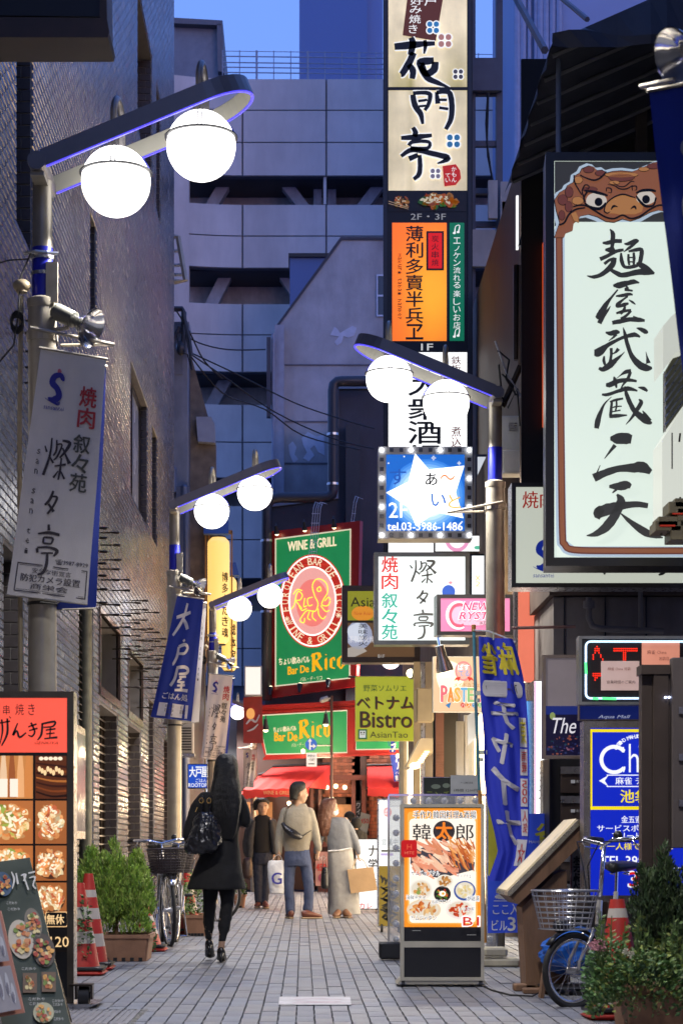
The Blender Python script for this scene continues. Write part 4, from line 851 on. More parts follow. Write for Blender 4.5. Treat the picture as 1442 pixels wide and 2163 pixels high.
# ---------------------------------------------------------------- tall pylon of stacked signs
pz = 26.0
def pane(t, f, x0, y0, x1, y1, m_, name='face_panel'):
 b = MB(); b.poly([f(x0, y1, .002), f(x1, y1, .002), f(x1, y0, .002), f(x0, y0, .002)]); part(name, b, m_, t)
f = flat(pz)
py = thing('pylon_sign', 'very tall narrow pylon of stacked restaurant light boxes left of the steel frame', 'sign', P(900, 960, pz))
b = MB(); b.box(P(812, 1180, pz+.001), P(993, -120, pz+.35)); part('casing', b, m_dark, py)
b = MB(); b.box(P(809, 1180, pz-.02), P(817, -120, pz)); b.box(P(988, 1180, pz-.02), P(995, -120, pz)); part('edge_trim', b, m_pipe, py)
tanm = mat('sign_tan', (.5, .42, .25), rough=.4, emit=.86, ecol=(.92, .76, .42), var=.22, scale=2.2, dirt=.3, attr='Col')
def gradface(x0, y0, x1, y1, ca, cb, m_, n=14, horiz=False):
 b = MB(); vs = []; fs = []; cols = []
 for j in range(n+1):
  for i in range(n+1):
   u, v = i/n, j/n; vs.append(f(x0+(x1-x0)*u, y0+(y1-y0)*v, .002)); k = max(0, min(1, ca(u, v)))
   cols.append(tuple(cb[0][q]*(1-k)+cb[1][q]*k for q in range(3)))
 b.v = [tuple(v) for v in vs]; b.fc = cols; b.f = [(j*(n+1)+i, j*(n+1)+i+1, (j+1)*(n+1)+i+1, (j+1)*(n+1)+i) for j in range(n) for i in range(n)]
 return b
stain = lambda u, v: 1-.9*max(0, v-.55)*2*(.5+.5*math.sin(u*9))-.35*(abs(u-.3) < .05)
part('face_panel', gradface(820, -90, 986, 183, stain, [(.38, .32, .10), (.95, .80, .50)], tanm), tanm, py)
part('face_panel', gradface(820, 190, 986, 402, lambda u, v: 1-.5*abs(u-.5)*1.3-.3*(abs(u-.28) < .04), [(.40, .33, .15), (.92, .78, .50)], tanm), tanm, py)
b = MB(); b.box(P(818, 189, pz-.012), P(988, 184, pz)); part('divider', b, m_dark, py)
pf = Face(py, lambda px, py_, off=0.: f(px, py_, off+.002))
pf.poly([(862, -20), (938, -20), (920, 86), (850, 74)], glow('6a3418', .55, 'brown_ribbon'), 2)
wl_ = glow('ffffff', .85, 'lit_white_soft')
for (ch, a) in (('好', (866, -6, 893, 10)), ('み', (865, 12, 890, 28)), ('焼', (864, 31, 888, 49)), ('き', (863, 52, 881, 70)), ('戸', (896, -12, 922, 12))): pf.text(ch, *a, wl_, 3, bold=.015)
def ks(L, ox, oy, k): return [[(ox+x/k, oy+y/k, w/k) for x, y, w in s] for s in L]
hana = ks([[(190, 355, 50), (300, 345, 60), (400, 335, 44), (498, 330, 30)], [(315, 285, 40), (330, 330, 50), (320, 385, 50), (310, 420, 40)], [(420, 305, 26), (425, 350, 30), (415, 410, 12)], [(335, 400, 50), (300, 480, 52), (250, 560, 50), (240, 570, 30)], [(300, 490, 44), (330, 540, 50), (325, 600, 40)], [(490, 460, 50), (400, 470, 60), (390, 490, 60), (440, 590, 50), (520, 630, 36), (610, 668, 10)], [(500, 470, 50), (490, 530, 56), (430, 560, 50), (385, 500, 30)]], 780, 0, 3.605)
mon = ks([[(330, 720, 40), (345, 800, 46), (390, 870, 40), (405, 945, 20)], [(330, 710, 30), (410, 705, 30), (460, 720, 36), (450, 790, 30), (420, 840, 26)], [(370, 770, 20), (440, 760, 20)], [(375, 810, 20), (430, 805, 18)], [(510, 700, 26), (520, 790, 40)], [(510, 705, 30), (600, 700, 40), (625, 780, 44), (620, 900, 40), (580, 985, 30)], [(530, 760, 20), (590, 760, 20)], [(530, 820, 22), (600, 830, 22)]], 780, 0, 3.605)
tei = ks([[(330, 970, 30), (350, 1010, 40), (340, 1040, 40)], [(240, 1050, 30), (350, 1045, 44), (475, 1030, 26)], [(300, 1110, 30), (330, 1080, 30), (450, 1080, 26), (440, 1130, 30), (310, 1130, 36)], [(240, 1190, 26), (330, 1140, 40), (480, 1170, 40), (595, 1200, 44), (570, 1225, 30), (515, 1245, 10)], [(300, 1210, 40), (370, 1180, 36)], [(380, 1180, 30), (385, 1260, 36), (375, 1330, 36), (335, 1365, 26)]], 780, 0, 3.605)
for q in hana+mon+tei: pf.stroke([(x, y, w+5) for x, y, w in q], wl_, 3, sub=4)
for q in hana+mon+tei: pf.stroke(q, m_ink, 4, sub=4, rag=.06)
for (cx_, cy_, col, r) in ((914, 58, '3a8cd0', 5.5), (939, 86, 'cc9088', 6), (967, 157, '54505e', 4.5), (957, 298, '3a80b8', 6), (919, 367, '88809a', 4.5)):
 c2 = glow(col, .6)
 for (dx, dy) in ((-1, -1), (1, -1), (-1, 1), (1, 1)): pf.blob(cx_+dx*r*1.25, cy_+dy*r*1.2, r*1.5, r*1.5, wl_, 5)
 for (dx, dy) in ((-1, -1), (1, -1), (-1, 1), (1, 1)): pf.blob(cx_+dx*r*1.25, cy_+dy*r*1.2, r, r*1.05, c2, 6)
pf.poly([(934, 351), (962, 347), (971, 360), (973, 377), (962, 391), (938, 394)], glow('d02818', .65, 'stamp_red'), 5)
pf.vtext('かもん', 953, 352, 963, 386, wl_, 6); pf.vtext('てい', 940, 366, 950, 386, wl_, 6)
pf.rect(820, 403, 985, 446, m_ink, 1)
random.seed(3)
def food(fc, x0, y0, x1, y1, base, cols, n=40, lv=2, plate=None, e=.5, scale=1., sp=1.):
 """flat printed food photograph: plate, heaps of overlapping pieces"""
 if base: fc.rect(x0, y0, x1, y1, base, lv)
 w, h = x1-x0, y1-y0; cx_, cy_ = (x0+x1)/2, (y0+y1)/2
 if plate: fc.blob(cx_, cy_+h*.08, w*.46, h*.40, glow(plate, e), lv+1, 24); fc.blob(cx_, cy_+h*.06, w*.40, h*.33, glow(plate, e*.8), lv+2, 24)
 for k in range(n):
  r = math.sqrt(random.random()); a = random.random()*6.28; x = cx_+r*w*.34*sp*math.cos(a); y = cy_+r*h*.30*sp*math.sin(a)
  rx = random.uniform(.05, .12)*w*scale; ry = random.uniform(.035, .08)*w*scale; x = min(max(x, x0+rx*1.3), x1-rx*1.3); y = min(max(y, y0+rx*1.3), y1-rx*1.3); c = random.choice(cols); rt = random.random()*3
  fc.blob(x, y, rx, ry, glow(c, e*random.choice([.55, .8, 1.])), lv+3+k % 4, 9, .12, rot=rt)
  if k % 2: fc.blob(x-rx*.2, y-ry*.25, rx*.45, ry*.35, glow('fff0d0', e), lv+7, 7, .15, rot=rt)
food(pf, 872, 404, 985, 446, None, ['c8601c', 'a83c14', 'd88830', '3c7a28', 'b87830'], 46, e=.42)
food(pf, 822, 408, 872, 446, None, ['d08a40', 'c86830', '90702c'], 22, e=.42)
for dy in (0, 5): pf.stroke([(820, 426+dy, 1.6), (862, 440+dy*.6, 1.2)], glow('c0a080', .5), 12)
pf.text('2F・3F', 867, 451, 941, 464, glow('a8a8ac', .6), 2, bold=.01)
f2 = lambda px, py_, off=0.: f(px, py_, off+.002)
orange = mat('sign_orange', (.6, .2, .03), rough=.4, emit=.95, attr='Col', var=.06, scale=3)
part('face_panel', gradface(828, 470, 943, 720, lambda u, v: math.exp(-((u-.75)**2*4+(v-.6)**2*5)), [(1., .16, .015), (1., .42, .02)], orange), orange, py)
pf.rect(949, 470, 980, 720, glow('0c7a58', .7, 'lit_green_teal'), 1)
pf.vtext('薄利多賣半兵ヱ', 857, 476, 893, 718, m_ink, bold=.03, gap=.03, res=3)
b_ = MB(); pf.rect(900, 488, 937, 571, m_ink, 2); pf.rect(904, 492, 933, 567, glow('e81810', .8, 'lit_red_mid'), 3); pf.vtext('炭火串焼', 911, 496, 926, 563, m_ink, 4)
for i, ch in enumerate('Hakuri tabai hanbey'):
 if ch != ' ':
  y = 536+i*7.4; pf.text(ch, 0, 0, 0, 0, mat('dim_red_ink', (.25, .04, .01), rough=.5), 4, res=1, quad=[(848, y), (848, y+5.6), (840, y+5.6), (840, y)])
pf.vtext('エノケン流れる', 957, 500, 972, 610, wl_, res=2); pf.vtext('楽しいお店', 957, 612, 972, 695, wl_)
for y in (484, 703): pf.stroke([(960, y+7, 3), (962, y-6, 1.6), (970, y-8, 1.8), (968, y+5, 3)], wl_, 2); pf.blob(959, y+8, 3.2, 2.4, wl_, 2); pf.blob(967, y+6, 3.2, 2.4, wl_, 2)
pf.text('1F', 889, 726, 914, 740, glow('e0e0e0', .75), 2, bold=.03)
pf.rect(820, 744, 986, 1175, glow('ffffff', 1.25, 'lit_white_strong'), 1)
pf.text('池 袋', 872, 751, 902, 761, m_ink, 2)
pf.ring(886, 790, 1, 1, 1, m_ink);
for q in ((868, 764, 907, 766), (868, 764, 870, 800), (905, 764, 907, 800)): pf.rect(*q, m_ink, 2)
pf.vtext('大衆酒場', 862, 786, 932, 990, m_ink, bold=.035, gap=.03, res=3)
pf.vtext('鉄板', 953, 752, 973, 787, m_red, bold=.02, gap=.02); pf.vtext('焼ホルモン煮込み', 953, 788, 973, 968, m_red, bold=.02, gap=.03)
pf.done()
# ---------------------------------------------------------------- star sign with bulbs
sz = 22.0
ss, sf = boxsign('karaoke_sign', 'blue light box with white star and a silver frame of square mirrors and bulbs', 'sign', 799, 944, 997, 1138, sz, .3, mat('silver_frame', (.5, .5, .48), rough=.5, metal=.0), glow('2070d8', .9, 'lit_blue_star'), fw=16)
for i, (r, c, e) in enumerate(((80, '3c88e8', 1.), (75, '559cf2', 1.), (69, '78b4ff', 1.05), (63, '98caff', 1.1), (57, 'b8dcff', 1.2), (50, 'd4ecff', 1.3))): sf.blob(901, 1046, r, r*.95, glow(c, e), 1+.3*(i+1), 34)  # stepped brighter discs paint a soft glow behind the star
star = [(876, 958), (905, 992), (980, 984), (962, 1040), (978, 1095), (920, 1082), (878, 1112), (862, 1072), (815, 1041), (862, 1018)]
sf.poly(star, glow('ffffff', 1.9, 'lit_white_star'), 4); sf.blob(905, 1046, 46, 42, glow('ffffff', 1.9, 'lit_white_star'), 5)
sf.text('す', 823, 992, 857, 1024, glow('2860c0', .9), 6, bold=.03); sf.text('ぁ', 898, 1000, 923, 1026, m_ink, 6, bold=.03); sf.text('〜', 929, 1003, 960, 1015, glow('ff9050', 1.1), 6, bold=.03)
sf.text('い', 910, 1044, 941, 1070, glow('3878d8', 1.), 6, bold=.03); sf.text('と', 946, 1046, 972, 1074, glow('f0c060', 1.2), 6, bold=.03); sf.text('っ', 878, 1054, 898, 1070, glow('ffd8e0', 1.5), 6)
sf.text('2F', 821, 1062, 860, 1094, glow('ffffff', 1.4), 6, bold=.02); sf.text('tel.03-3986-1486', 818, 1104, 976, 1121, glow('ffffff', 1.4), 6, bold=.035)
for (x, y, r) in ((915, 968, 6), (969, 979, 5), (820, 979, 2), (853, 965, 2), (975, 1103, 2)):
 sf.ring(x, y, r*.5, r*.5, 1, wl_, 6, 10); sf.stroke([(x-r, y, .8), (x+r, y, .8)], wl_, 6, 1); sf.stroke([(x, y-r, .8), (x, y+r, .8)], wl_, 6, 1)
sf.done(); f = flat(sz)
bm_ = glow('f4f6ff', 14, 'bulb_cool'); pts = []
for i in range(4):
 pts += [(806+i*61.5, 951), (806+i*61.5, 1131)]
 if 0 < i < 3: pts += [(806, 951+i*60), (990.5, 951+i*60)]
for (x, y) in pts:
 b = MB(); b.sphere(f(x, y, .03), .018, 10, 6); part('bulb', b, bm_, ss)
b = MB()
for i in range(10):
 u = i/9
 for (x, y) in ((806+184.5*u, 951), (806+184.5*u, 1131), (806, 951+180*u), (990.5, 951+180*u)):
  if min((x-p)**2+(y-q)**2 for p, q in pts) > 60: b.box(f(x-4, y+4, .018), f(x+4, y-4, .012))
part('mirror_square', b, mat('mirror_dark', (.12, .12, .12), rough=.2, metal=.5), ss)
t, q_ = boxsign('pink_poster_sign', 'bright white light box with faint pink swirl directly below the star sign', 'sign', 917, 1130, 1030, 1167, 22.6, .15, m_dark, glow('ffffff', 1.2, 'lit_white_b'), fw=2)
q_.ring(965, 1138, 22, 24, 8, glow('f0a0c8', 1.), 2, 24, 0, 180); q_.blob(1008, 1157, 7, 4, glow('60c0a0', 1.)); q_.done()
t, q_ = boxsign('price_sign', 'tall narrow white light box with faint coloured digits right of the grill sign', 'sign', 992, 1170, 1036, 1262, 22.0, .15, m_dark, glow('f6fbff', 1.15, 'lit_white_c'), fw=4)
q_.vtext('x2', 1003, 1215, 1014, 1240, glow('ffe090', 1.1)); q_.vtext('ノル', 1004, 1176, 1014, 1206, glow('f0e0e8', 1.1)); q_.done()
t, q_ = boxsign('lattice_window_sign', 'tall lit window panel behind the right lamp post beside the star sign', 'window', 1003, 960, 1040, 1130, 23.0, .1, m_frame, glow('e8eef8', .75, 'lit_white_d'), fw=5); q_.done()
# ---------------------------------------------------------------- white grill sign (front)
gs, gf = boxsign('grill_sign', 'bright white light box with red and green characters beside black brush lettering', 'sign', 790, 1167, 991, 1362, 20.0, .22, mat('frame_grey_dark', (.07, .075, .08), rough=.3, metal=.4), glow('eef8f8', 1.15, 'lit_white_e'), fw=9)
gf.vtext('焼肉', 806, 1175, 840, 1246, glow('e02418', .9), bold=.035, gap=.03); gf.vtext('叙々苑', 806, 1252, 839, 1352, glow('18a890', .9), bold=.035, gap=.03)
def sansan(gf, x0, y0, w, m_, lv=3, k=1.0, pitch=1.):
 """three brush characters in a column, drawn in a 70 x 180 field"""
 s = w/70
 C = [[[(8, 18, 2), (14, 26, 4)], [(22, 6, 3), (22, 30, 4), (12, 58, 5)], [(22, 32, 3), (32, 40, 4)], [(34, 8, 3), (36, 22, 4), (30, 30, 3)], [(36, 14, 3), (48, 14, 3), (40, 30, 4), (32, 36, 2)], [(48, 8, 4), (66, 10, 6), (58, 22, 5), (46, 32, 3)], [(50, 18, 3), (62, 30, 4), (70, 38, 7)], [(36, 44, 3), (62, 40, 4)], [(50, 32, 3), (50, 50, 4), (48, 62, 3)], [(46, 50, 2), (36, 60, 4)], [(52, 50, 2), (62, 60, 4)]],
  [[(40, 78, 4), (34, 90, 5), (24, 98, 4)], [(36, 86, 3), (50, 86, 4), (44, 98, 4), (32, 110, 4)], [(32, 96, 4), (46, 106, 5)]],
  [[(38, 124, 4), (40, 132, 5)], [(16, 138, 3), (40, 135, 5), (64, 136, 5)], [(30, 142, 3), (30, 150, 4)], [(30, 142, 3), (50, 142, 4), (48, 150, 3)], [(30, 150, 3), (48, 150, 3)], [(18, 158, 5), (20, 164, 4)], [(18, 157, 3), (44, 155, 4), (62, 158, 6), (56, 166, 3)], [(28, 164, 3), (54, 162, 3)], [(42, 163, 4), (43, 178, 5), (38, 190, 5), (26, 194, 3)]]]
 for ci, ch in enumerate(C):
  for st_ in ch: gf.stroke([(x0+x*s, y0+y*s*pitch, w_*s*1.15*k) for x, y, w_ in st_], m_, lv, sub=4)
sansan(gf, 858, 1178, 62, mat('brush_ink', None), 3)
gf.blob(947, 1250, 14, 14, glow('2858c0', 1.), 2); gf.blob(951, 1231, 4, 3, glow('f090a0', 1.), 2); gf.done()
ns, nf = boxsign('pink_sign', 'pink light box with crescent and two lines of italic lettering behind the right lamp post', 'sign', 922, 1256, 1084, 1342, 18.9, .2, mat('frame_dark3', (.05, .045, .045), rough=.3, metal=.3), glow('f088b0', 1.0, 'lit_pink'), fw=8, ang=4)
nf.blob(1000, 1300, 60, 22, glow('f8b8cc', 1.1), 2); nf.ring(967, 1300, 22, 26, 9, glow('ffe8e8', 1.3), 3, 24, 60, 300); nf.ring(969, 1300, 19, 23, 6, glow('e86078', 1.), 4, 24, 60, 300)
cr = glow('e04878', .9)
for (tx, q) in (('NEW', (976, 1273, 1034, 1290)), ('RYST', (968, 1293, 1032, 1309))): nf.text(tx, q[0]-1, q[1]-1, q[2]+1, q[3]+1, glow('ffffff', 1.3), 5, bold=.06, shear=.25); nf.text(tx, *q, cr, 6, bold=.02, shear=.25)
nf.text('AL', 1036, 1293, 1064, 1309, cr, 6, bold=.02, shear=.25); nf.text('IKEBUKURO', 1012, 1313, 1066, 1320, m_ink, 6, res=1); nf.done()
t, q_ = boxsign('asian_restaurant_sign', 'brown framed light box with olive top and bowl print behind the white grill sign', 'sign', 722, 1237, 887, 1400, 23.2, .25, mat('frame_brown', (.04, .03, .03), rough=.35, metal=.3), glow('7a5a3c', .5, 'lit_brown'), fw=12)
q_.rect(734, 1247, 880, 1311, glow('9a9a20', .7), 2); q_.blob(766, 1296, 24, 16, glow('e09028', .85), 3); q_.rect(733, 1311, 880, 1316, m_ink, 4)
q_.text('Asian', 740, 1262, 806, 1282, m_ink, 5, res=3); q_.text('New Asian & Wine', 748, 1292, 815, 1300, glow('c05a20', .8), 5, res=1)
q_.blob(758, 1342, 28, 30, glow('a8b0cc', .75), 3); q_.blob(752, 1336, 18, 20, glow('d0d8e8', .9), 4, wob=.1); q_.poly([(733, 1370), (760, 1362), (775, 1376), (745, 1390), (733, 1390)], glow('b8b0a8', .7), 3)
q_.vtext('美味炭火', 757, 1317, 776, 1366, m_ink, 5, bold=.01); q_.text('茶寮炭火焼', 736, 1344, 790, 1358, glow('e8e8f0', .8), 6); q_.text('B1F', 798, 1383, 812, 1390, glow('d0d0d0', .6), 5); q_.done()
lg = glow('b4bc38', .68, 'lit_lime')
t, q_ = boxsign('bistro_sign', 'square lime green bistro sign hanging over the lane under the brown framed sign', 'sign', 750, 1429, 878, 1566, 23.6, .05, mat('lime_edge', (.45, .5, .12), rough=.5), lg, fw=1.2, fdep=.003)
dk = mat('bistro_ink', (.035, .03, .03), rough=.5); sh_ = glow('903828', .4)
q_.text('野菜ソムリエ', 767, 1447, 858, 1461, mat('green_ink', (.04, .10, .04), rough=.5), 3, bold=.012)
for d, m_, lv in ((1.3, sh_, 3), (0, dk, 4)):
 q_.text('ベトナム', 753+d, 1472+d, 873+d, 1498+d, m_, lv, bold=.045, res=3); q_.text('Bistro', 760+d, 1503+d, 869+d, 1537+d, m_, lv, bold=.02, res=4)
q_.rect(756, 1541, 775, 1562, glow('206848', .6), 3); q_.rect(759, 1544, 772, 1559, glow('d8e0e0', .7), 4)
for dx in (-3, 3): q_.blob(765.5+dx, 1548, 2, 2, dk, 5, 8); q_.blob(765.5+dx*.7, 1552, 1.2, 1.4, dk, 5, 8)
q_.text('AsianTao', 781, 1546, 861, 1559, dk, 4, res=3); q_.done()
b = MB(); b.cyl(P(735, 1430, 23.62), P(905, 1430, 23.62), .012); part('rod', b, m_dark, t)
t, q_ = boxsign('pastel_sign', 'pale peach square sign with candy coloured lettering and round badge lit by a spotlight', 'sign', 914, 1387, 1016, 1505, 19.8, .06, mat('cream_edge', (.6, .55, .45), rough=.5), glow('f0c8a0', .85, 'lit_peach'), fw=1.5, fdep=.003, ang=5)
q_.blob(950, 1430, 30, 34, glow('fff0c8', 1.35), 2, wob=.05); q_.ring(978, 1418, 16, 19, 4, glow('f08888', 1.), 3); q_.blob(978, 1418, 14, 17, glow('f8b0a0', 1.), 3)
q_.text('ばす', 966, 1404, 990, 1416, glow('ffffff', 1.3), 4, bold=.03); q_.text('てる', 968, 1417, 990, 1429, glow('60a8d8', 1.), 4, bold=.03)
q_.poly([(962, 1432), (972, 1430), (968, 1440), (964, 1436), (958, 1439)], glow('d84030', .9), 4); q_.poly([(996, 1432), (986, 1430), (990, 1440), (994, 1436), (1000, 1439)], glow('d84030', .9), 4)
for i, (c, l) in enumerate(zip(('e06878', 'f09040', 'f0b050', '70b0d8', '90c080', 'e87088'), 'PASTEL')):
 x = 931+i*14.0; q_.text(l, x-1, 1452+i*.6-(3 if i == 0 else 0)-1, x+13, 1483+1, glow('fff0e0', 1.2), 4, bold=.09); q_.text(l, x, 1452+i*.6-(3 if i == 0 else 0), x+12, 1483, glow(c, .95), 5, bold=.07)
for i, (c, l) in enumerate(zip(('d84838', 'f09030', '4090c8', '70b060'), 'パステル')): q_.blob(977+i*12, 1490, 5, 5.4, glow(c, .85), 4); q_.text(l, 973.5+i*12, 1486, 980.5+i*12, 1494, wl_, 5)
q_.text('メイドカフェ', 958, 1443, 1012, 1452, glow('c09050', .8), 4, bold=.02); q_.poly([(940, 1490), (952, 1484), (948, 1497)], glow('3080c0', .8), 4); q_.done()
def spot(label, x, y, Z, m_, aim=(0, 0, -1), s=1., e=5., grp='small sign spotlights', lit=True):
 p = P(x, y, Z); t = thing('spotlight', label, 'spotlight', p, grp); a = Vector(aim).normalized()
 b = MB(); b.tube([p-a*.12*s, p-a*.05*s, p+a*.02*s, p+a*.05*s], [.03*s, .035*s, .055*s, .058*s], 10); sm(b); part('housing', b, m_, t, auto=40)
 if lit: b = MB(); b.sphere(p+a*.05*s, .042*s, 10, 6); part('bulb', b, glow('fff0c0', e, 'spot_bulb_%g' % e), t)
 b = MB(); b.tube([p-a*.1*s, p-a*.12*s+Vector((0, .12*s, .06*s)), p+Vector((0, .25*s, .1*s))], .01*s, 6); part('arm', b, m_, t); return t
spot('chrome spotlight aimed down on the pastel square sign', 936, 1402, 19.3, m_chrome, (.25, .2, -1), 1.5, 8)
spot('small glowing spotlight on a black bracket right of the lime bistro sign', 878, 1424, 22.6, m_dark, (-1, -.3, .1), 1.2, 10)
# ---------------------------------------------------------------- bar signs at the end (turned towards the lane)
f0 = flat(dz-.2, -32, 660)
rs_ = thing('bar_sign', 'large upright green and red bar sign with round neon octopus badge on the dark building', 'sign', f0(660, 1470))
b = MB()
A4 = lambda: None
def qmap(x, y, off=0.): return f0(x, y, off)
b.prism([qmap(567, 1475), qmap(752, 1450), qmap(760, 1100), qmap(567, 1123)], -f0.n*.12); part('casing', b, mat('bar_red', (.42, .03, .025), rough=.35, var=.1), rs_)
b = MB(); b.poly([qmap(582, 1451, .012), qmap(739, 1434, .012), qmap(742, 1117, .012), qmap(582, 1138, .012)]); part('face_panel', b, mat('bar_green', (.02, .22, .07), rough=.5, emit=.36, ecol=(.03, .5, .14), var=.25, scale=1.2), rs_)
b = MB(); w = 1.6
for q in ([(582, 1138), (742, 1117), (742, 1119.5), (582, 1140.5)], [(582, 1451), (739, 1434), (739, 1431.5), (582, 1448.5)], [(582, 1138), (584, 1138), (584, 1451), (582, 1451)], [(740, 1117), (742, 1117), (740, 1434), (738, 1434)]): b.prism([qmap(x, y, .013) for x, y in q], f0.n*.015)
part('frame', b, glow('fff0d0', .7, 'cream_trim'), rs_)
rf = Face(rs_, lambda x, y, off=0.: qmap(x, y, off+.012))
cr2 = glow('ffe8c0', 1.0, 'lit_cream')
def sk(x, y): return y-(x-655)*.125
rf.text('WINE & GRILL', 0, 0, 0, 0, cr2, 3, bold=.05, quad=[(609, 1145), (711, 1133), (711, 1153), (609, 1165)])
cx_, cy_ = 661, 1270
rf.blob(cx_, cy_, 70, 99, glow('e04030', .9), 2, 48); rf.ring(cx_, cy_, 66, 95, 3, glow('ffd8d0', 2.0, 'neon_white'), 3, 56); rf.ring(cx_, cy_, 49, 72, 3.5, glow('ffd8d0', 2.0, 'neon_white'), 4, 56)
rf.blob(cx_, cy_, 48, 71, glow('f0a8a0', 1.), 3, 48); rf.blob(cx_, cy_+4, 34, 50, glow('f08078', 1.), 4, 40); rf.blob(cx_, cy_, 66, 95, glow('c03028', .7), 2, 48)
def arc(txt, rx, ry, a0, a1, m_, h, lv=4, flip=False):
 n = len(txt)
 for i, ch in enumerate(txt):
  if ch == ' ': continue
  a = math.radians(a0+(a1-a0)*i/(n-1)); x = cx_+rx*math.cos(a); y = cy_+ry*math.sin(a); th = math.atan2(ry*math.cos(a)*1., -rx*math.sin(a))
  if flip: th += math.pi
  w = h*.62 if ch not in 'I&' else h*(.2 if ch == 'I' else .7); c, s = math.cos(th), math.sin(th)
  rf.text(ch, 0, 0, 0, 0, m_, lv, bold=.02, res=2, quad=[(x+(-w/2)*c-(-h/2)*s, y+(-w/2)*s+(-h/2)*c), (x+(w/2)*c-(-h/2)*s, y+(w/2)*s+(-h/2)*c), (x+(w/2)*c-(h/2)*s, y+(w/2)*s+(h/2)*c), (x+(-w/2)*c-(h/2)*s, y+(-w/2)*s+(h/2)*c)])
arc('EUROPEAN BAR DE RICO', 57.5, 84, 168, 372, cr2, 15); arc('WINE & GRILL', 57.5, 84, 147, 33, cr2, 15, flip=True)
for (x, y) in ((607, 1308), (716, 1300)):
 for k in range(4): a = k*math.pi/4; rf.stroke([(x-6*math.cos(a), y-6*math.sin(a), 1.5), (x+6*math.cos(a), y+6*math.sin(a), 1.5)], cr2, 4, 1)
ny = glow('ffc030', 2.2, 'neon_yellow')
for q in ([(617, 1288), (624, 1278), (628, 1258), (634, 1250), (641, 1258), (636, 1268), (628, 1270), (640, 1286)], [(622, 1256), (630, 1246), (640, 1248)], [(646, 1264), (644, 1282), (650, 1280)], [(662, 1262), (652, 1266), (654, 1280), (662, 1278)], [(668, 1262), (662, 1240), (668, 1226), (680, 1224), (692, 1234), (694, 1252), (686, 1266), (682, 1278), (694, 1280), (700, 1270)], [(668, 1262), (674, 1276), (668, 1292), (652, 1290), (642, 1300), (636, 1312), (644, 1316), (646, 1306)], [(664, 1290), (662, 1304), (670, 1312)], [(674, 1286), (676, 1300), (684, 1308), (690, 1302)], [(680, 1280), (690, 1292), (698, 1290)], [(656, 1292), (652, 1306), (658, 1310)], [(700, 1268), (696, 1262), (688, 1270)], [(672, 1244), (678, 1240), (680, 1248), (674, 1250), (672, 1244)], [(634, 1280), (640, 1290), (650, 1286)]):
 b = MB(); b.tube([Vector(qmap(x+.0, y, .05)) for x, y in [tuple(v) for v in catmull([np.array(v) for v in q], 4)]], .011, 5); part('neon_tube', b, ny, rs_)
ye = glow("f0a818", 1.15, "lit_amber")
rf.text('ちょい飲みバル', 0, 0, 0, 0, cr2, 3, bold=.03, quad=[(590, 1390), (655, 1386), (655, 1400), (590, 1406)])
def gothic(fc, t, quad, m_, lv=3): fc.text(t, 0, 0, 0, 0, m_, lv, bold=.05, quad=quad, res=3)
BL = {'R': [(.2, .06, .2, .94, .17), (.2, .1, .6, .04, .09), (.6, .05, .72, .3, .2), (.72, .3, .3, .48, .09), (.38, .48, .6, .74, .2), (.58, .72, .86, .95, .16), (.04, .97, .36, .9, .09), (.02, .2, .2, .06, .09)], 'i': [(.5, .40, .5, .9, .4), (.3, .44, .7, .34, .13), (.3, .9, .8, .97, .13), (.35, .16, .65, .2, .15)],
'c': [(.3, .42, .3, .86, .26), (.3, .42, .75, .36, .14), (.3, .86, .85, .93, .12), (.7, .36, .8, .52, .16)], 'o': [(.25, .45, .25, .83, .24), (.77, .45, .77, .83, .24), (.25, .45, .6, .33, .13), (.77, .46, .5, .33, .11), (.25, .82, .52, .97, .12), (.5, .97, .77, .82, .12)]}
def rico(fc, x0, y0, x1, y1, sk_, m_):
 c = [(0, .36), (.37, .5), (.52, .73), (.74, 1.)]
 for ch, (a, b_) in zip('Rico', c):
  for (p, q, r, s, w) in BL[ch]:
   X0, X1 = x0+(x1-x0)*a, x0+(x1-x0)*b_; k = sk_/(x1-x0); g = lambda u, v: (X0+(X1-X0)*u, y0+(y1-y0)*v+(X0+(X1-X0)*u-x0)*k)
   A1, B1 = g(p, q), g(r, s); ww = w*(X1-X0)*1.45; fc.stroke([(*A1, ww), (*B1, ww)], m_, 3, 1)
gothic(rf, 'Bar De', [(609, 1409), (653, 1405), (653, 1420), (609, 1426)], ye); rico(rf, 658, 1379, 730, 1420, -7, ye)
rf.text('バル・デ・リコ', 0, 0, 0, 0, cr2, 3, quad=[(635, 1431), (681, 1427), (681, 1436), (635, 1440)]); rf.done()
for (x, y) in ((584, 1130), (643, 1122), (705, 1116)):
 p = qmap(x, y-6, .18); t = spot('%s small black spotlight above the tall bar sign' % {584: 'leftmost', 643: 'middle', 705: 'rightmost'}[x], x, y-8, p.y, m_dark, (.1, .5, -1), 1.1, 4, 'spotlights over the tall bar sign')
for (x, y) in ((571, 1456), (633, 1449), (693, 1440)):
 p = qmap(x, y+2, .2); t = spot('%s small black uplight under the tall bar sign' % {571: 'leftmost', 633: 'middle', 693: 'rightmost'}[x], x, y+2, p.y, m_dark, (.1, .5, 1), 1.1, 3, 'uplights under the tall bar sign')
b = MB()
for (x0, y0, x1, y1) in ((747, 1050, 735, 1150), (752, 1052, 741, 1150), (662, 1062, 652, 1180), (667, 1064, 657, 1180), (672, 1062, 662, 1180), (677, 1063, 667, 1180)):
 b.tube([P(x0+14, y0+2, dz), P(x0+4, y0-2, dz-.4), P(x0, y0+10, dz-.5), P(x1, y1, dz-.5)], .006, 4)
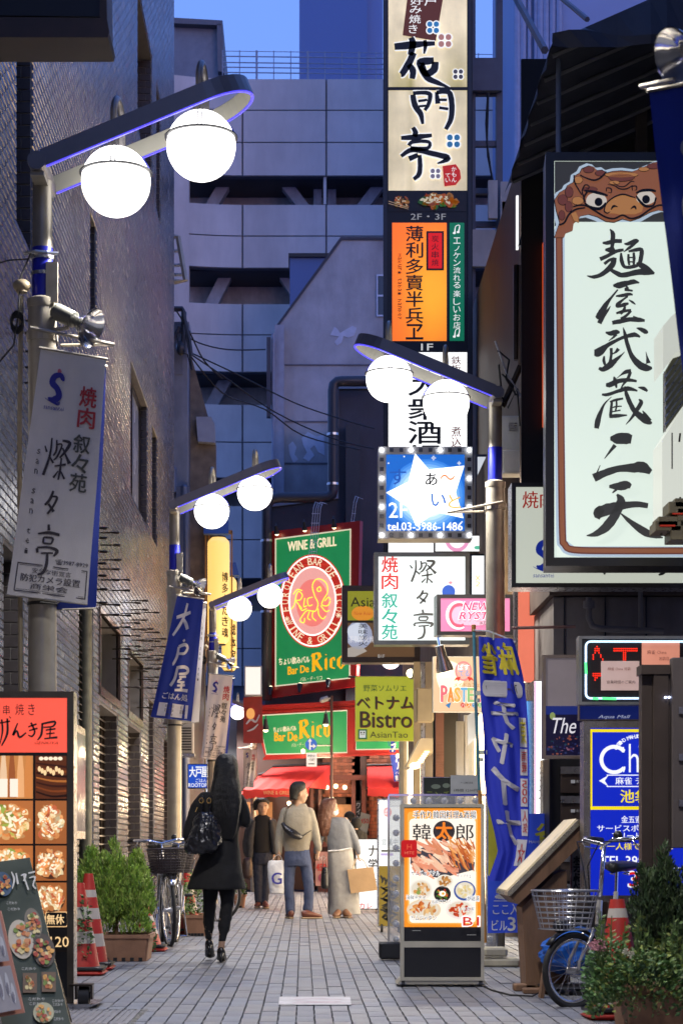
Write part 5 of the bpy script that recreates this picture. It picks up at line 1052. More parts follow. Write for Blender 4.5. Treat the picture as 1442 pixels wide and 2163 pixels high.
for k in range(5): b.tube([P(658-k*1.2, 1085+k*20, dz-.5), P(674-k*1.2, 1085+k*20, dz-.5)], .006, 4); b.tube([P(744-k*1.6, 1085+k*16, dz-.5), P(751-k*1.6, 1085+k*16, dz-.5)], .006, 4)
part('stay_wire', b, mat('white_stay', (.55, .58, .65), rough=.4), rs_)
fz = dz-.6; f1 = flat(fz, -12, 640)
t = thing('bar_fascia', 'flared red shop fascia with green panel and amber lettering under the tall bar sign', 'shop sign', f1(640, 1600))
b = MB(); b.prism([f1(560, 1600), f1(900, 1588), f1(900, 1478), f1(532, 1497)], -f1.n*.3); part('casing', b, mat('bar_red', None), t)
for k, (a, c) in enumerate(((1484, 1490), (1490, 1494), (1496, 1500))):
 b = MB(); o = .10-k*.03; b.prism([f1(526+k*3, c+8, .0), f1(900, c-11, .0), f1(900, a-11, .0), f1(526+k*3, a+8, .0)], f1.n*o); part('cornice', b, mat('bar_red', None), t)
b = MB(); b.prism([f1(556, 1606), f1(900, 1592), f1(900, 1588), f1(558, 1600)], f1.n*.06); part('cornice', b, mat('bar_red', None), t)
for q in ([(546, 1512), (733, 1501), (733, 1590), (563, 1594)], [(752, 1503), (890, 1498), (890, 1582), (752, 1584)]):
 b = MB(); b.poly([f1(x, y, .01) for x, y in reversed(q)]); part('green_panel', b, mat('bar_green', None), t)
 b = MB(); b.tube([f1(x, y, .02) for x, y in q], .014, 4, closed=True); part('trim', b, glow('fff0d0', .7, 'cream_trim'), t)
ff = Face(t, lambda x, y, off=0.: f1(x, y, off+.01))
ff.text('ちょい飲みバル', 0, 0, 0, 0, cr2, 3, bold=.03, quad=[(578, 1536), (626, 1533), (626, 1544), (578, 1548)])
gothic(ff, 'Bar De', [(580, 1548), (628, 1546), (628, 1566), (580, 1566)], ye); rico(ff, 631, 1520, 700, 1562, -4, ye); ff.text('バル・デ・リコ', 0, 0, 0, 0, cr2, 3, quad=[(616, 1570), (652, 1568), (652, 1577), (616, 1579)]); ff.done()
for (x, y) in ((561, 1535), (688, 1523)): spot('small globe lamp before the %s end of the green fascia' % ('left' if x < 600 else 'right'), x, y, fz-.5, m_dark, (0, .2, -1), 1.3, 9, 'globe lamps before the green fascia')
t = thing('sign_pole', 'thin dark pole with a small white security camera in front of the bar', 'pole', P(700, 1880, 36))
b = MB(); b.cyl(P(700, 1882, 36), P(700, 1470, 36), .026, 8); part('pole', b, mat('rusty_pole', (.12, .06, .05), rough=.5), t)
b = MB(); b.cyl(P(678, 1480, 36), P(693, 1475, 36), .05, 10); b.cyl(P(690, 1478, 36), P(700, 1474, 36), .015); b.sphere(P(679, 1480, 35.96), .04, 8, 6); part('camera', b, m_grey, t)
t = thing('road_sign', 'round blue traffic sign with white straight and right arrows above a small white plate', 'road sign', P(657, 1620, 35.6))
f = flat(35.6); b = MB(); b.lathe([(.105, 0), (.105, .006)], (f(657, 1573).x, 35.6, f(657, 1573).z), 24, 'y'); part('disc', b, paint((.03, .13, .55), .35, 'sign_blue'), t)
b = MB(); b.bevbox(f(647, 1620), f(669, 1591)+Vector((0, .008, 0)), .008); part('plate', b, m_white, t)
b = MB(); b.cyl(P(700, 1600, 36), f(668, 1600)+Vector((0, .03, 0)), .012); b.cyl(P(700, 1575, 36), f(665, 1575)+Vector((0, .03, 0)), .012); part('bracket', b, m_steel, t)
q_ = Face(t, lambda x, y, off=0.: f(x, y, off+.002)); q_.rect(653, 1566, 656, 1584, m_white); q_.poly([(654.5, 1560), (659, 1567), (650, 1567)], m_white); q_.rect(656, 1575, 662, 1578, m_white); q_.poly([(667, 1576.5), (661, 1571), (661, 1582)], m_white)
q_.text('自転車を除く', 649, 1594, 667, 1600, m_ink, res=1); q_.text('一方通行', 651, 1602, 665, 1608, m_ink, res=1); q_.rect(651, 1613, 664, 1615, m_ink); q_.done()
t, q_ = boxsign('blank_light_box', 'glowing blank white light box left of the tall bar sign', 'sign', 516, 1407, 553, 1470, 40, .2, m_grey, glow('fff4e8', 1.0, 'lit_white_f'), fw=2.5); q_.done()
t = thing('red_poster', 'red poster panel with white dragon like swirl below the blank light box', 'poster', P(536, 1560, 40.3))
part('sheet', pixpoly([(514, 1474), (553, 1470), (556, 1570), (514, 1570)], 40.3, .04), mat('poster_red', (.45, .05, .04), rough=.5, var=.2), t)
q_ = Face(t, lambda x, y, off=0.: flat(40.25)(x, y, off))
for s in ([(520, 1530, 3), (530, 1520, 5), (540, 1525, 4), (548, 1510, 2)], [(522, 1545, 2), (535, 1540, 4), (545, 1530, 2)]): q_.stroke(s, m_white)
q_.blob(529, 1508, 9, 12, glow('ffb060', .8)); q_.done()
t, q_ = boxsign('rooftop_sign', 'small glowing blue sign with white characters beside the second lamp post', 'sign', 396, 1614, 438, 1666, 29, .15, m_dark, glow('1850c8', .85, 'lit_blue'), fw=1.5)
for i, ch in enumerate('大戸屋'): q_.text(ch, 400+i*13, 1620, 413+i*13, 1642, wl_, bold=.04)
q_.text('ごはん', 413, 1645, 437, 1653, wl_); q_.text('ROOTOP', 398, 1655, 437, 1663, wl_, bold=.03); q_.done()
for k, (pts, lb_) in enumerate((([(403, 745), (500, 790), (620, 850), (720, 885), (790, 905)], 'topmost'), ([(403, 748), (480, 800), (580, 870), (700, 925), (790, 948)], 'middle'), ([(403, 752), (470, 830), (560, 865), (640, 920), (760, 950)], 'lowest'), ([(380, 700), (420, 724), (480, 738), (560, 738)], 'upper short'), ([(372, 655), (400, 700), (430, 760), (470, 800)], 'steep left hand'))):
 b = MB(); b.tube([P(x, y, 35-k*.1+(x-400)/400*6) for x, y in [tuple(v) for v in catmull([np.array(v) for v in pts], 4)]], .014, 5); single('overhead_wire', b, m_cable, lb_+' black overhead wire strung in front of the grey concrete building', 'wire')
t = thing('cable_bracket', 'dark steel wall bracket with a knot of cables at the corner of the narrow building', 'bracket', P(385, 720, 34.5))
b = MB(); b.tube([P(366, 652, 34.5), P(384, 652, 34.5), P(388, 660, 34.5), P(386, 740, 34.5)], .05, 8); b.tube([P(366, 720, 34.5), P(378, 690, 34.5)], .03, 6); b.tube([P(388, 665, 34.5), P(400, 720, 34.5), P(404, 752, 34.5)], .04, 6); b.sphere(P(382, 735, 34.5), .11, 8, 6, (.8, .8, 1.2)); sm(b); part('bracket_arm', b, m_pipe, t, auto=40)
b = MB(); b.tube([P(372, 700, 34.4), P(380, 745, 34.4), P(396, 748, 34.4), P(404, 780, 34.4)], .012, 5); b.tube([P(386, 660, 34.4), P(398, 735, 34.4), P(406, 782, 34.4)], .014, 5); part('cable', b, m_cable, t)
t = thing('folded_ladder', 'grey aluminium roof ladder jutting from the tiled building corner', 'ladder', P(370, 590, 33.2))
b = MB(); b.tube([P(366, 500, 33.3), P(376, 500, 33.3), P(392, 592, 33.3), P(366, 595, 33.3)], .05, 6); part('rail', b, m_post, t)
b = MB()
for y in (530, 560, 580): b.tube([P(364, y, 33.3), P(376+(y-500)*.17, y, 33.3)], .03, 5)
part('rung', b, m_steel, t)
# ---------------------------------------------------------------- street lamps
m_hoop = mat('hoop_paint', (.22, .20, .20), rough=.35, metal=.4, var=.08)
m_cream = mat('hoop_liner', (.40, .38, .30), rough=.5, var=.08)
m_blue = mat('blue_band', (.015, .02, .42), rough=.3, var=.1)
m_globe = mat('globe_glass', (.9, .9, .88), rough=.3, var=0, emit=4, ecol=(1., .97, .92))
LP = 64.
m_strip = glow('5048ff', 1.6, 'blue_led'); m_strip2 = glow('9098ff', 1.6, 'pale_led')
def lamp(Z, X, side, label, speaker=True, bracket=True, cctv=False, detail=True):
 t = thing('street_lamp', label, 'street lamp', (X, Z, 0), 'twin globe street lamps along the lane')
 L = dict(local=True)
 part('lower_post', sm(MB().cyl((0, 0, 0), (0, 0, 4.19), .085, 20)), m_post, t, auto=40, **L)
 part('upper_post', sm(MB().cyl((0, 0, 4.19), (0, 0, 4.90), .060, 20)), m_post, t, auto=40, **L)
 part('collar', sm(MB().lathe([(.088, 4.14), (.092, 4.15), (.092, 4.19), (.064, 4.205)], n=20)), m_post, t, auto=40, **L)
 part('blue_sleeve', sm(MB().cyl((0, 0, 4.205), (0, 0, 4.50), .0625, 20)), m_blue, t, auto=40, **L)
 al = math.radians(22.5); u = Vector((side*math.cos(al), 0, math.sin(al))); nn = Vector((-side*math.sin(al), 0, math.cos(al)))
 root = Vector((0, 0, 4.94)); Lh = 1.30; w = .235
 b = MB(); b.cyl((root.x, -w-.03, root.z), (root.x, w+.03, root.z), .055, 20); sm(b); part('knuckle', b, m_hoop, t, auto=40, **L)
 path = [(.04, -w)]
 for k in range(9): path.append((.04+(Lh-w-.04)*k/8*.999+.001, -w))
 for k in range(1, 16): a = -math.pi/2+math.pi*k/16; path.append((Lh-w+w*math.cos(a)*1.15, w*math.sin(a)))
 for k in range(9): path.append((Lh-w-(Lh-w-.04)*k/8, w))
 def ribbon(h0, h1, off, m_, nm, th=.018):
  b = MB(); rings = []
  for i, (s, y) in enumerate(path):
   s0, y0 = path[max(i-1, 0)]; s1, y1 = path[min(i+1, len(path)-1)]; d = Vector((s1-s0, y1-y0, 0)).normalized() if (s1-s0, y1-y0) != (0, 0) else Vector((1, 0, 0)); n_ = Vector((d.y, -d.x, 0))
   def q(o, h): p = Vector((s, y, 0))+n_*o; return tuple(root+u*p.x+Vector((0, 1, 0))*p.y+nn*h)
   rings.append([q(off, h0), q(off+th, h0), q(off+th, h1), q(off, h1)])
  b.loft(rings); part(nm, b, m_, t, **L)
 ribbon(-.045, .055, 0, m_hoop, 'hoop'); ribbon(-.044, .052, -.004, m_cream, 'hoop_liner', .0038)
 ribbon(-.053, -.046, -.002, m_strip, 'led_strip', .016)
 b = MB(); b.box((-.04, -w, 4.86), (.04, w, 4.885)); part('yoke', b, m_post, t, **L)
 for k, (s, gzv) in enumerate(((.44, 4.90), (.95, 5.115))):
  c = Vector((side*s, 0, gzv)); r = .207
  prof = [(r*math.sin(a), r*math.cos(a)) for a in [math.pi*(.03+.87*i/22) for i in range(23)]]
  g = sm(MB().lathe(prof, tuple(c), 28)); gl = part('globe', g, m_globe, t, **L)
  b = sm(MB().lathe([(r+.001, .006), (r+.012, .004), (r+.012, -.004), (r+.001, -.006)], (c.x, c.y, c.z+.05), 32)); part('ring', b, m_pipe, t, auto=40, **L)
  sp = bpy.data.lights.new('globe_light', 'SPOT'); sp.energy = LP; sp.spot_size = math.radians(146); sp.spot_blend = .5; sp.shadow_soft_size = .12; sp.color = (1., .955, .9)
  so_ = bpy.data.objects.new('globe_light', sp); COL.objects.link(so_); so_.parent = t; so_.location = (c.x, c.y, c.z-.23)
  b = MB()   # hood rim on the upper half, violet in the led light
  for sg in (-1, 1):
   pts = [c+Vector((side*0+sg*(r+.004)*math.sin(a), .03, (r+.004)*math.cos(a)+.0)) for a in [math.radians(d) for d in range(8, 80, 8)]]
   b.tube(pts, .009, 5)
  part('hood_rim', b, m_blue, t, **L)
  b = MB()
  for dx in (-.012, .012): b.tube([c+Vector((dx, -(r+.002)*math.sin(a), (r+.002)*math.cos(a))) for a in [math.radians(d) for d in range(5, 78, 9)]], .0035, 4)
  part('rib', b, m_pipe, t, **L)
  b = MB(); b.cyl(c+Vector((0, 0, r-.02)), c+Vector((0, 0, r+.05)), .05, 12); part('cap', b, m_hoop, t, **L)
  zt = gzv+.53; b = MB(); arc_ = [Vector((c.x-.012, .0, gzv+r))]
  arc_ += [Vector((c.x-.012+.03*(i/8), -.0+.17*(1-math.cos(math.pi*i/8))/2*1.4, zt-.09+.09*math.sin(math.pi*i/8))) for i in range(9)]
  arc_ += [Vector((c.x+.018, w, gzv+r+.03))]
  b.tube(arc_, .021, 8); sm(b); part('gooseneck', b, m_hoop if Z < 15 else m_post, t, **L)
 if bracket:
  b = MB(); z = 3.97; b.tube([(-.06*side, -.10, z+.03), (.43*side, -.06, z-.06), (.10*side, .12, z-.02)], .011, 8); b.tube([(.09*side, -.09, z), (.10*side, -.09, z-.08)], .006, 6); b.lathe([(.089, z-.03), (.095, z-.03), (.095, z+.03), (.089, z+.03)], n=18); part('banner_bracket', b, m_post, t, **L)
  b = MB(); b.lathe([(.087, 2.36), (.09, 2.36), (.09, 2.38), (.087, 2.38)], n=18); b.tube([(0, -.09, 2.37), (.1*side, -.1, 2.36), (.14*side, -.08, 2.39)], .004, 5); part('wire_tie', b, m_cable, t, **L)
 if speaker:
  d = Vector((.80*side, -.35, -.45)).normalized(); p = Vector((.17*side, -.10, 4.06))
  b = MB(); q = [p-d*.10, p-d*.09, p+d*.04, p+d*.05]; b.tube(q, [.04, .052, .05, .03], 14); b.tube([p-d*.101, p-d*.112], [.046, .040], 14); sm(b); part('speaker_body', b, mat('speaker_olive', (.12, .12, .10), rough=.5, dirt=.2), t, auto=40, **L)
  b = MB(); q = [p+d*.03, p+d*.06, p+d*.10, p+d*.14, p+d*.165, p+d*.175]; b.tube(q, [.018, .035, .055, .085, .115, .121], 22, caps=False)
  b.tube(q, [.016, .033, .053, .083, .113, .119], 22, caps=False); sm(b); part('speaker_horn', b, m_chrome, t, **L)
  b = MB(); b.sphere(p+d*.075, .022, 10, 6); part('horn_plug', b, m_dark, t, **L)
  b = MB(); b.tube([(.05*side, -.05, 4.0), (.12*side, -.1, 3.99), tuple(p+Vector((0, 0, -.06)))], .012, 6); b.box((.03, -.07, 4.16), (.10*1, -.05, 4.40)) if side > 0 else b.box((-.10, -.07, 4.16), (-.03, -.05, 4.40)); part('speaker_bracket', b, m_post, t, **L)
 if cctv:
  b = MB(); b.sphere((-.115, -.06, 4.26), .05, 12, 8, (1.1, 1, .8)); b.tube([(-.115, -.06, 4.25), (-.115, -.06, 4.22)], .035, 10); b.tube([(-.12, -.05, 4.2), (-.13, -.05, 3.4), (-.115, -.05, 0)], .014, 8); sm(b); part('sensor_pipe', b, mat('tan_pipe', (.35, .28, .17), rough=.5, dirt=.2), t, auto=40, **L)
  b = MB()
  for k in range(7): b.tube([(-.14+.012*math.cos(a+k)*3, -.08, 4.02+.05*math.sin(a*1.0+k)+k*.006) for a in [i*.7 for i in range(10)]], .005, 4)
  b.tube([(-.06, -.07, 4.45), (-.12, -.08, 4.3), (-.13, -.08, 4.1), (-.16, -.08, 3.9), (-.30, -.05, 3.75)], .006, 5); b.tube([(-.07, -.06, 4.42), (-.2, 0, 4.43), (-.45, 0, 4.36)], .005, 5); part('cable', b, m_cable, t, **L)
  b = MB(); b.lathe([(.064, 4.43), (.07, 4.43), (.07, 4.47), (.064, 4.47)], n=18); b.tube([(-.10, -.05, 4.455), (-.03, -.075, 4.46), (.04, -.075, 4.45), (.10, -.05, 4.455)], .012, 8); b.lathe([(.064, 4.335), (.068, 4.335), (.068, 4.355), (.064, 4.355)], n=18); part('hose_clip', b, m_steel, t, **L)
 return t
lamp(11.9, -1.56, 1, 'nearest street lamp with two lit globes, at the left over the grey banner', cctv=True)
lamp(23.5, -1.52, 1, 'second street lamp on the left, carrying the blue banner')
lamp(33.0, -1.50, 1, 'third street lamp on the left, in front of the yellow lanterns', cctv=True)
t0 = lamp(42.3, -1.05, -1, 'farthest left street lamp, its globe just left of the bar fascia', speaker=False); t0.scale = (.78, .78, .78)
lamp(17.8, 1.72, -1, 'street lamp on the right whose globes overlap the white pylon panel', speaker=False)
lamp(41.8, 2.28, -1, 'far right street lamp with globe below the brown framed sign', speaker=False)
lamp(.2, -1.56, 1, 'unseen street lamp added beside the viewpoint for front light, continuing the left row', speaker=False, bracket=False)  # unseen lamp added to light the surfaces that face the camera
t0 = lamp(7.9, 1.76, -1, 'street lamp beyond the right edge with only its speaker and bracket in view')
# ---------------------------------------------------------------- banners on the lamps
def banner(label, quad, Z, cloth, design, rip=.018, name='banner', group='shop banners hanging from the lamp posts', ph=0.):
 (ax, ay), (bx, by), (cx, cy), (dx, dy) = quad
 base = P((cx+dx)/2, (cy+dy)/2, Z); t = thing(name, label, 'banner', base, group)
 def f(u, v, off=0.):
  tx, ty = ax+(bx-ax)*u, ay+(by-ay)*u; ux, uy = dx+(cx-dx)*u, dy+(cy-dy)*u
  w = math.sin(math.pi*v)*3/353*F/Z*.5*math.sin(v*5+ph)
  p = P(tx+(ux-tx)*v+w*(u-.2), ty+(uy-ty)*v, Z)
  p.y += rip*(math.sin(u*6+v*3+ph)*.6+math.sin(v*9+u*2+ph*2)*.4+.3*math.sin(u*17+v*4))*(.3+v) - off
  return p
 b = MB(); n, m = 14, 40
 vs = [f(i/n, j/m) for j in range(m+1) for i in range(n+1)]; fs_ = [(j*(n+1)+i, j*(n+1)+i+1, (j+1)*(n+1)+i+1, (j+1)*(n+1)+i) for j in range(m) for i in range(n)]
 b.add(vs, fs_); b.add([v+Vector((0, .004, 0)) for v in vs], [tuple(reversed(q)) for q in fs_]); sm(b); part('cloth', b, cloth, t)
 b = MB(); b.tube([f(-.03, -.005), f(.5, -.005), f(1.03, -.005)], .008, 6); b.tube([f(-.01, 1.0), f(.5, 1.0), f(1.0, 1.0)], .006, 6); part('rod', b, m_post, t)
 fc = Face(t, f); design(fc); fc.done(); return t
mcw = mat('banner_white_cloth', (.82, .77, .71), rough=.85, var=.08, scale=4, bump=.15, bscale=200, dirt=.12)
mcb = mat('banner_blue_cloth', (.02, .045, .33), rough=.8, var=.08, scale=4, bump=.1, bscale=200)
p_blue = paint((.03, .03, .30), .6, 'ink_blue'); p_red2 = paint((.55, .05, .05), .6, 'ink_red'); p_brn = paint((.05, .04, .045), .6, 'ink_brown'); p_pink = paint((.6, .15, .2), .6, 'ink_pink'); p_gr = paint((.10, .10, .08), .6, 'ink_olive')
class UV:   # draws in unit space
 def __init__(s, fc, sx, sy, ox=0, oy=0): s.fc = fc; s.sx = sx; s.sy = sy; s.ox = ox; s.oy = oy
def unitface(fc, W_, H_):
 g = Face(fc.t, lambda x, y, off=0.: fc.map(x/W_, y/H_, off)); g.L = fc.L; return g
def d_sansan(fc):
 g = unitface(fc, 150, 520)
 swan(g, 44, 82, 1.15, p_blue, p_pink, 2, True); sansan(g, 30, 172, 62, p_brn, 2, 1.15, 1.74)
 g.vtext('焼肉', 100, 62, 136, 152, p_red2, bold=.04, gap=.03); g.vtext('叙々苑', 96, 165, 130, 288, p_gr, bold=.035, gap=.03)
 for i, ch in enumerate('san san tei'):
  if ch != ' ': g.text(ch, 22, 208+i*21, 29, 219+i*21, p_brn, res=1)
 g.text('☎3987-8929', 84, 432, 146, 444, p_brn, bold=.01)
 bx = 14
 for q in ((12, 449, 146, 451), (12, 508, 146, 510), (12, 449, 14, 510), (144, 449, 146, 510), (16, 453, 142, 453.8), (16, 505, 142, 505.8)): g.rect(*q, p_brn, n=3)
 g.text('安全な街宣言', 42, 457, 116, 468, p_brn); g.text('防犯カメラ設置', 22, 471, 134, 487, p_brn, bold=.02); g.text('商栄会', 42, 490, 112, 502, p_brn, bold=.01)
def d_ootoya(fc):
 g = unitface(fc, 88, 255); wh = paint((.72, .70, .72), .6, 'banner_white_ink')
 for q in ([[(12, 44, 7), (30, 38, 8), (52, 30, 7)], [(38, 12, 7), (34, 40, 7), (24, 62, 8), (12, 82, 6)], [(32, 44, 6), (44, 56, 9), (50, 66, 8)]] + [[(44, 88, 6), (47, 92, 6)], [(34, 104, 7), (50, 98, 7), (58, 104, 6), (52, 116, 6), (36, 118, 5)], [(34, 104, 6), (34, 124, 7), (28, 140, 6), (26, 142, 3)]] +
   [[(38, 148, 7), (56, 144, 7), (66, 148, 7), (64, 156, 6), (46, 160, 5)], [(40, 148, 6), (38, 170, 7), (30, 186, 7)], [(48, 166, 4), (64, 163, 5)], [(54, 168, 4), (46, 176, 4), (62, 175, 5)], [(46, 184, 4), (64, 181, 5)], [(56, 174, 5), (56, 192, 5)], [(42, 194, 5), (56, 192, 6), (72, 192, 7)]]):
  g.stroke(q, wh, 2, sub=4)
 g.text('ごはん処', 16, 200, 74, 214, wh, bold=.04); g.rect(12, 222, 78, 250, wh, 2, 4)
 g.text('安全な街宣言', 26, 225, 64, 231, p_brn, 3, res=1); g.text('防犯カメラ設置', 18, 233, 72, 241, p_brn, 3, res=1); g.text('商栄会', 32, 243, 58, 248, p_brn, 3, res=1)
banner('grey white banner with blue swan mark and brush lettering on the nearest lamp', [(86, 737), (223, 760), (184, 1277), (14, 1256)], 11.7, mcw, d_sansan)
banner('plain back of a blue banner behind the grey white one on the nearest lamp', [(120, 762), (224, 776), (203, 1285), (70, 1290)], 11.95, mcb, lambda fc: None, ph=1.)
banner('bright blue banner with white brush characters on the second left lamp', [(374, 1259), (430, 1267), (404, 1525), (318, 1515)], 23.3, mcb, d_ootoya, rip=.03)
banner('white banner mostly hidden behind the blue one on the second left lamp', [(392, 1270), (436, 1275), (420, 1526), (345, 1530)], 23.6, mcw, lambda fc: [unitface(fc, 88, 255).text(c, 76, 50+i*11, 80, 56+i*11, p_brn, res=1) for i, c in enumerate('san san tei') if c != ' '], rip=.03, ph=2.)
banner('small white swan banner behind the woman in black, on the third left lamp', [(442, 1424), (492, 1429), (474, 1607), (425, 1602)], 32.8, mcw, d_sansan, rip=.04, ph=.6)
banner('blue back of the banner behind the small white swan banner', [(452, 1432), (494, 1434), (480, 1600), (440, 1604)], 33.1, mcb, lambda fc: None, rip=.04, ph=2.)
banner('tiny white swan banner at the far end beside the red awning', [(514, 1584), (542, 1584), (536, 1664), (514, 1662)], 40.8, mcw, d_sansan, rip=.04, ph=.6)
banner('narrow blue banner twisted on the far right lamp above the right red awning', [(818, 1558), (860, 1560), (858, 1648), (832, 1652)], 41.6, mcb, d_ootoya, rip=.05, ph=1.5)
def d_near(fc):
 g = unitface(fc, 170, 680); wh = paint((.35, .34, .36), .6, 'banner_grey_ink')
 g.blob(66, 130, 17, 20, wh, 2, wob=.08); g.stroke([(70, 190, 20), (58, 260, 44), (50, 290, 20)], wh, 2, rag=.1); g.stroke([(100, 150, 30), (120, 260, 40), (130, 330, 30)], wh, 2, rag=.1)
banner('big dark blue banner cut off by the right edge beside the noodle sign', [(1371, 194), (1545, 160), (1625, 905), (1452, 850)], 7.75, mcb, d_near, rip=.03)
# ---------------------------------------------------------------- nearby hanging sign at the top left
t = thing('hanging_sign', 'underside of a black framed hanging sign with brown bottom board at the top left corner', 'sign', P(100, 70, 9.6))
part('casing', pixpoly([(-120, -90), (222, -90), (222, 34), (-120, 30)], 9.6, .25), m_dark, t)
part('bottom_board', pixpoly([(-120, 78), (228, 78), (231, 66), (226, 40), (224, -90), (212, -90), (210, 37), (-120, 33)], 9.58, .3), mat('brown_board', (.07, .045, .035), rough=.5, var=.3), t)
# ---------------------------------------------------------------- tall flag seen from behind
t = thing('tall_flag', 'tall blue flag seen from behind with mirrored yellow and white characters on a teal pole', 'flag', P(1015, 1990, 14.4))
b = MB(); b.tube([P(1000, 1328, 14.4), P(1005, 1500, 14.4), P(1012, 1660, 14.4), P(1024, 1990, 14.4)], .0115, 8); part('pole', sm(b), mat('teal_pole', (.06, .20, .25), rough=.4), t)
b = MB(); b.cyl(P(1000, 1334, 14.4), P(1000, 1320, 14.4), .016, 8); b.tube([P(1024, 1992, 14.4), P(1013, 1670, 14.4)], .014, 8); part('pole_cap', b, mat('orange_cap', (.45, .2, .04), rough=.5), t)
b = MB(); b.tube([P(998, 1331, 14.39), P(1030, 1333, 14.39), P(1062, 1345, 14.39), P(1088, 1357, 14.39)], .006, 6); part('top_rod', b, m_white, t)
b = MB()
for (x, y) in ((1004, 1460), (1012, 1585)): b.box(P(x, y+9, 14.37), P(x+16, y, 14.375)); b.cyl(P(x+4, y+16, 14.4), P(x+4, y+24, 14.4), .016, 8)
b.box(P(1040, 1352, 14.37), P(1043, 1336, 14.375)); part('tape', b, mat('pale_tape', (.55, .6, .45), rough=.6), t)
LE = [(1345, 1010), (1400, 1011), (1480, 1015), (1560, 1022), (1640, 1022), (1700, 1030), (1760, 1045), (1800, 1052), (1860, 1030)]; RE = [(1345, 1083), (1380, 1095), (1430, 1106), (1480, 1112), (1560, 1117), (1640, 1118), (1700, 1117), (1760, 1116), (1800, 1110), (1860, 1100)]
def ip(T, y):
 for (a, p), (c, q) in zip(T, T[1:]):
  if y <= c: return p+(q-p)*(y-a)/(c-a)
 return T[-1][1]
def ff(u, v, off=0.):   # u across 0..1, v = photo row
 y = v; x = ip(LE, y)+(ip(RE, y)-ip(LE, y))*u; p = P(x, y+(u-.0)*5, 14.35); p.y += .02*math.sin(u*9+y*.012)+.012*math.sin(u*22-y*.02)-off; return p
b = MB(); n, m = 18, 50
vs = [ff(i/n, 1345+515*j/m) for j in range(m+1) for i in range(n+1)]; fq = [(j*(n+1)+i, j*(n+1)+i+1, (j+1)*(n+1)+i+1, (j+1)*(n+1)+i) for j in range(m) for i in range(n)]
b.add(vs, fq); b.add([v+Vector((0, .004, 0)) for v in vs], [tuple(reversed(q)) for q in fq]); sm(b)
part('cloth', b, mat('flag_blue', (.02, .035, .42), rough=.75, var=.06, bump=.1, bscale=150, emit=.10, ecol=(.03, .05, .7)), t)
g = Face(t, lambda x, y, off=0.: ff((x-0)/100, y, off)); fw_ = paint((.62, .60, .64), .6, 'flag_white'); fy = paint((.62, .52, .04), .6, 'flag_yellow')
def mir(ch, x0, y0, x1, y1, m_, bold=.03, lv=2): g.text(ch, 0, 0, 0, 0, m_, lv, bold=bold, quad=[(x1, y0), (x0, y0), (x0, y1), (x1, y1)])
mir('麻', 50, 1355, 90, 1422, fy, .06); mir('雀', 8, 1358, 46, 1424, fy, .06)
pill = [(12+8*math.cos(a)+0, 1454+17*math.sin(a)) for a in [math.radians(d) for d in range(90, 271, 20)]]+[(86+8*math.cos(a), 1454+17*math.sin(a)) for a in [math.radians(d) for d in range(-90, 91, 20)]]
g.poly(pill, fw_, 2)
for i, ch in enumerate('フリーマージャン'): mir(ch, 78-i*9.4, 1443, 85-i*9.4, 1464, p_brn, .02, 3) if ch != 'ー' else g.rect(78-i*9.4, 1452, 85-i*9.4, 1455, p_brn, 3)
for ch, y0, y1, x0, x1 in (('チ', 1480, 1538, 22, 78), ('ャ', 1548, 1612, 18, 62), ('イ', 1620, 1698, 18, 76), ('ナ', 1712, 1782, 14, 76)): mir(ch, x0, y0, x1, y1, fw_, .06)
for k, (y0, y1, m_, tx) in enumerate(((1512, 1574, fy, '東'), (1578, 1634, p_red2, '南戦'), (1641, 1700, p_red2, '500'), (1706, 1762, p_red2, '人気'), (1770, 1826, p_red2, '☆'))):
 g.rect(80 if k < 4 else 66, y0, 96, y1, fw_, 2, 3)
 for i, ch in enumerate(tx): h = (y1-y0-8)/len(tx); mir(ch, (83 if k < 4 else 70), y0+4+h*i, 94, y0+4+h*(i+1)-2, m_, .02, 3)
g.done()
# ---------------------------------------------------------------- right side street furniture, front to back
mz = 13.0; f = flat(mz)
st, q_ = boxsign('menu_stand', 'lit upright menu stand on castors with orange bordered Korean food poster', 'sign', 846, 1699, 1022, 2072, mz, .10, mat('aluminium', (.5, .47, .38), rough=.4, metal=.25, var=.1), mat('stand_black', (.012, .012, .013), rough=.35), fw=7)
og = glow('f0901c', 1.0, 'poster_orange'); pw = glow('fff2e0', 1.05, 'poster_cream')
q_.rect(853, 1708, 1015, 1959, og, 1);
def rrect(fc, x0, y0, x1, y1, r, m_, lv):
 pts = []
 for cx_, cy_, a0 in ((x1-r, y1-r, 0), (x0+r, y1-r, 90), (x0+r, y0+r, 180), (x1-r, y0+r, 270)):
  pts += [(cx_+r*math.cos(math.radians(a0+k*22.5)), cy_+r*math.sin(math.radians(a0+k*22.5))) for k in range(5)]
 fc.poly(pts, m_, lv)
rrect(q_, 860, 1715, 1008, 1953, 8, glow('f8b050', 1.), 2); rrect(q_, 864, 1730, 1004, 1950, 8, pw, 3)
q_.text('手作り韓国料理&酒場', 872, 1713, 1005, 1731, glow('ffffff', 1.1), 4, bold=.08); q_.text('手作り韓国料理&酒場', 873, 1714, 1004, 1730, p_brn, 5, bold=.02)
q_.blob(937, 1756, 23, 22, p_brn, 4, 30); q_.text('太', 920, 1738, 954, 1773, glow('f08020', 1.), 5, bold=.07, res=3)
q_.text('韓', 871, 1741, 909, 1776, m_ink, 5, bold=.02); q_.text('郎', 962, 1741, 999, 1776, m_ink, 5, bold=.02)
random.seed(11)
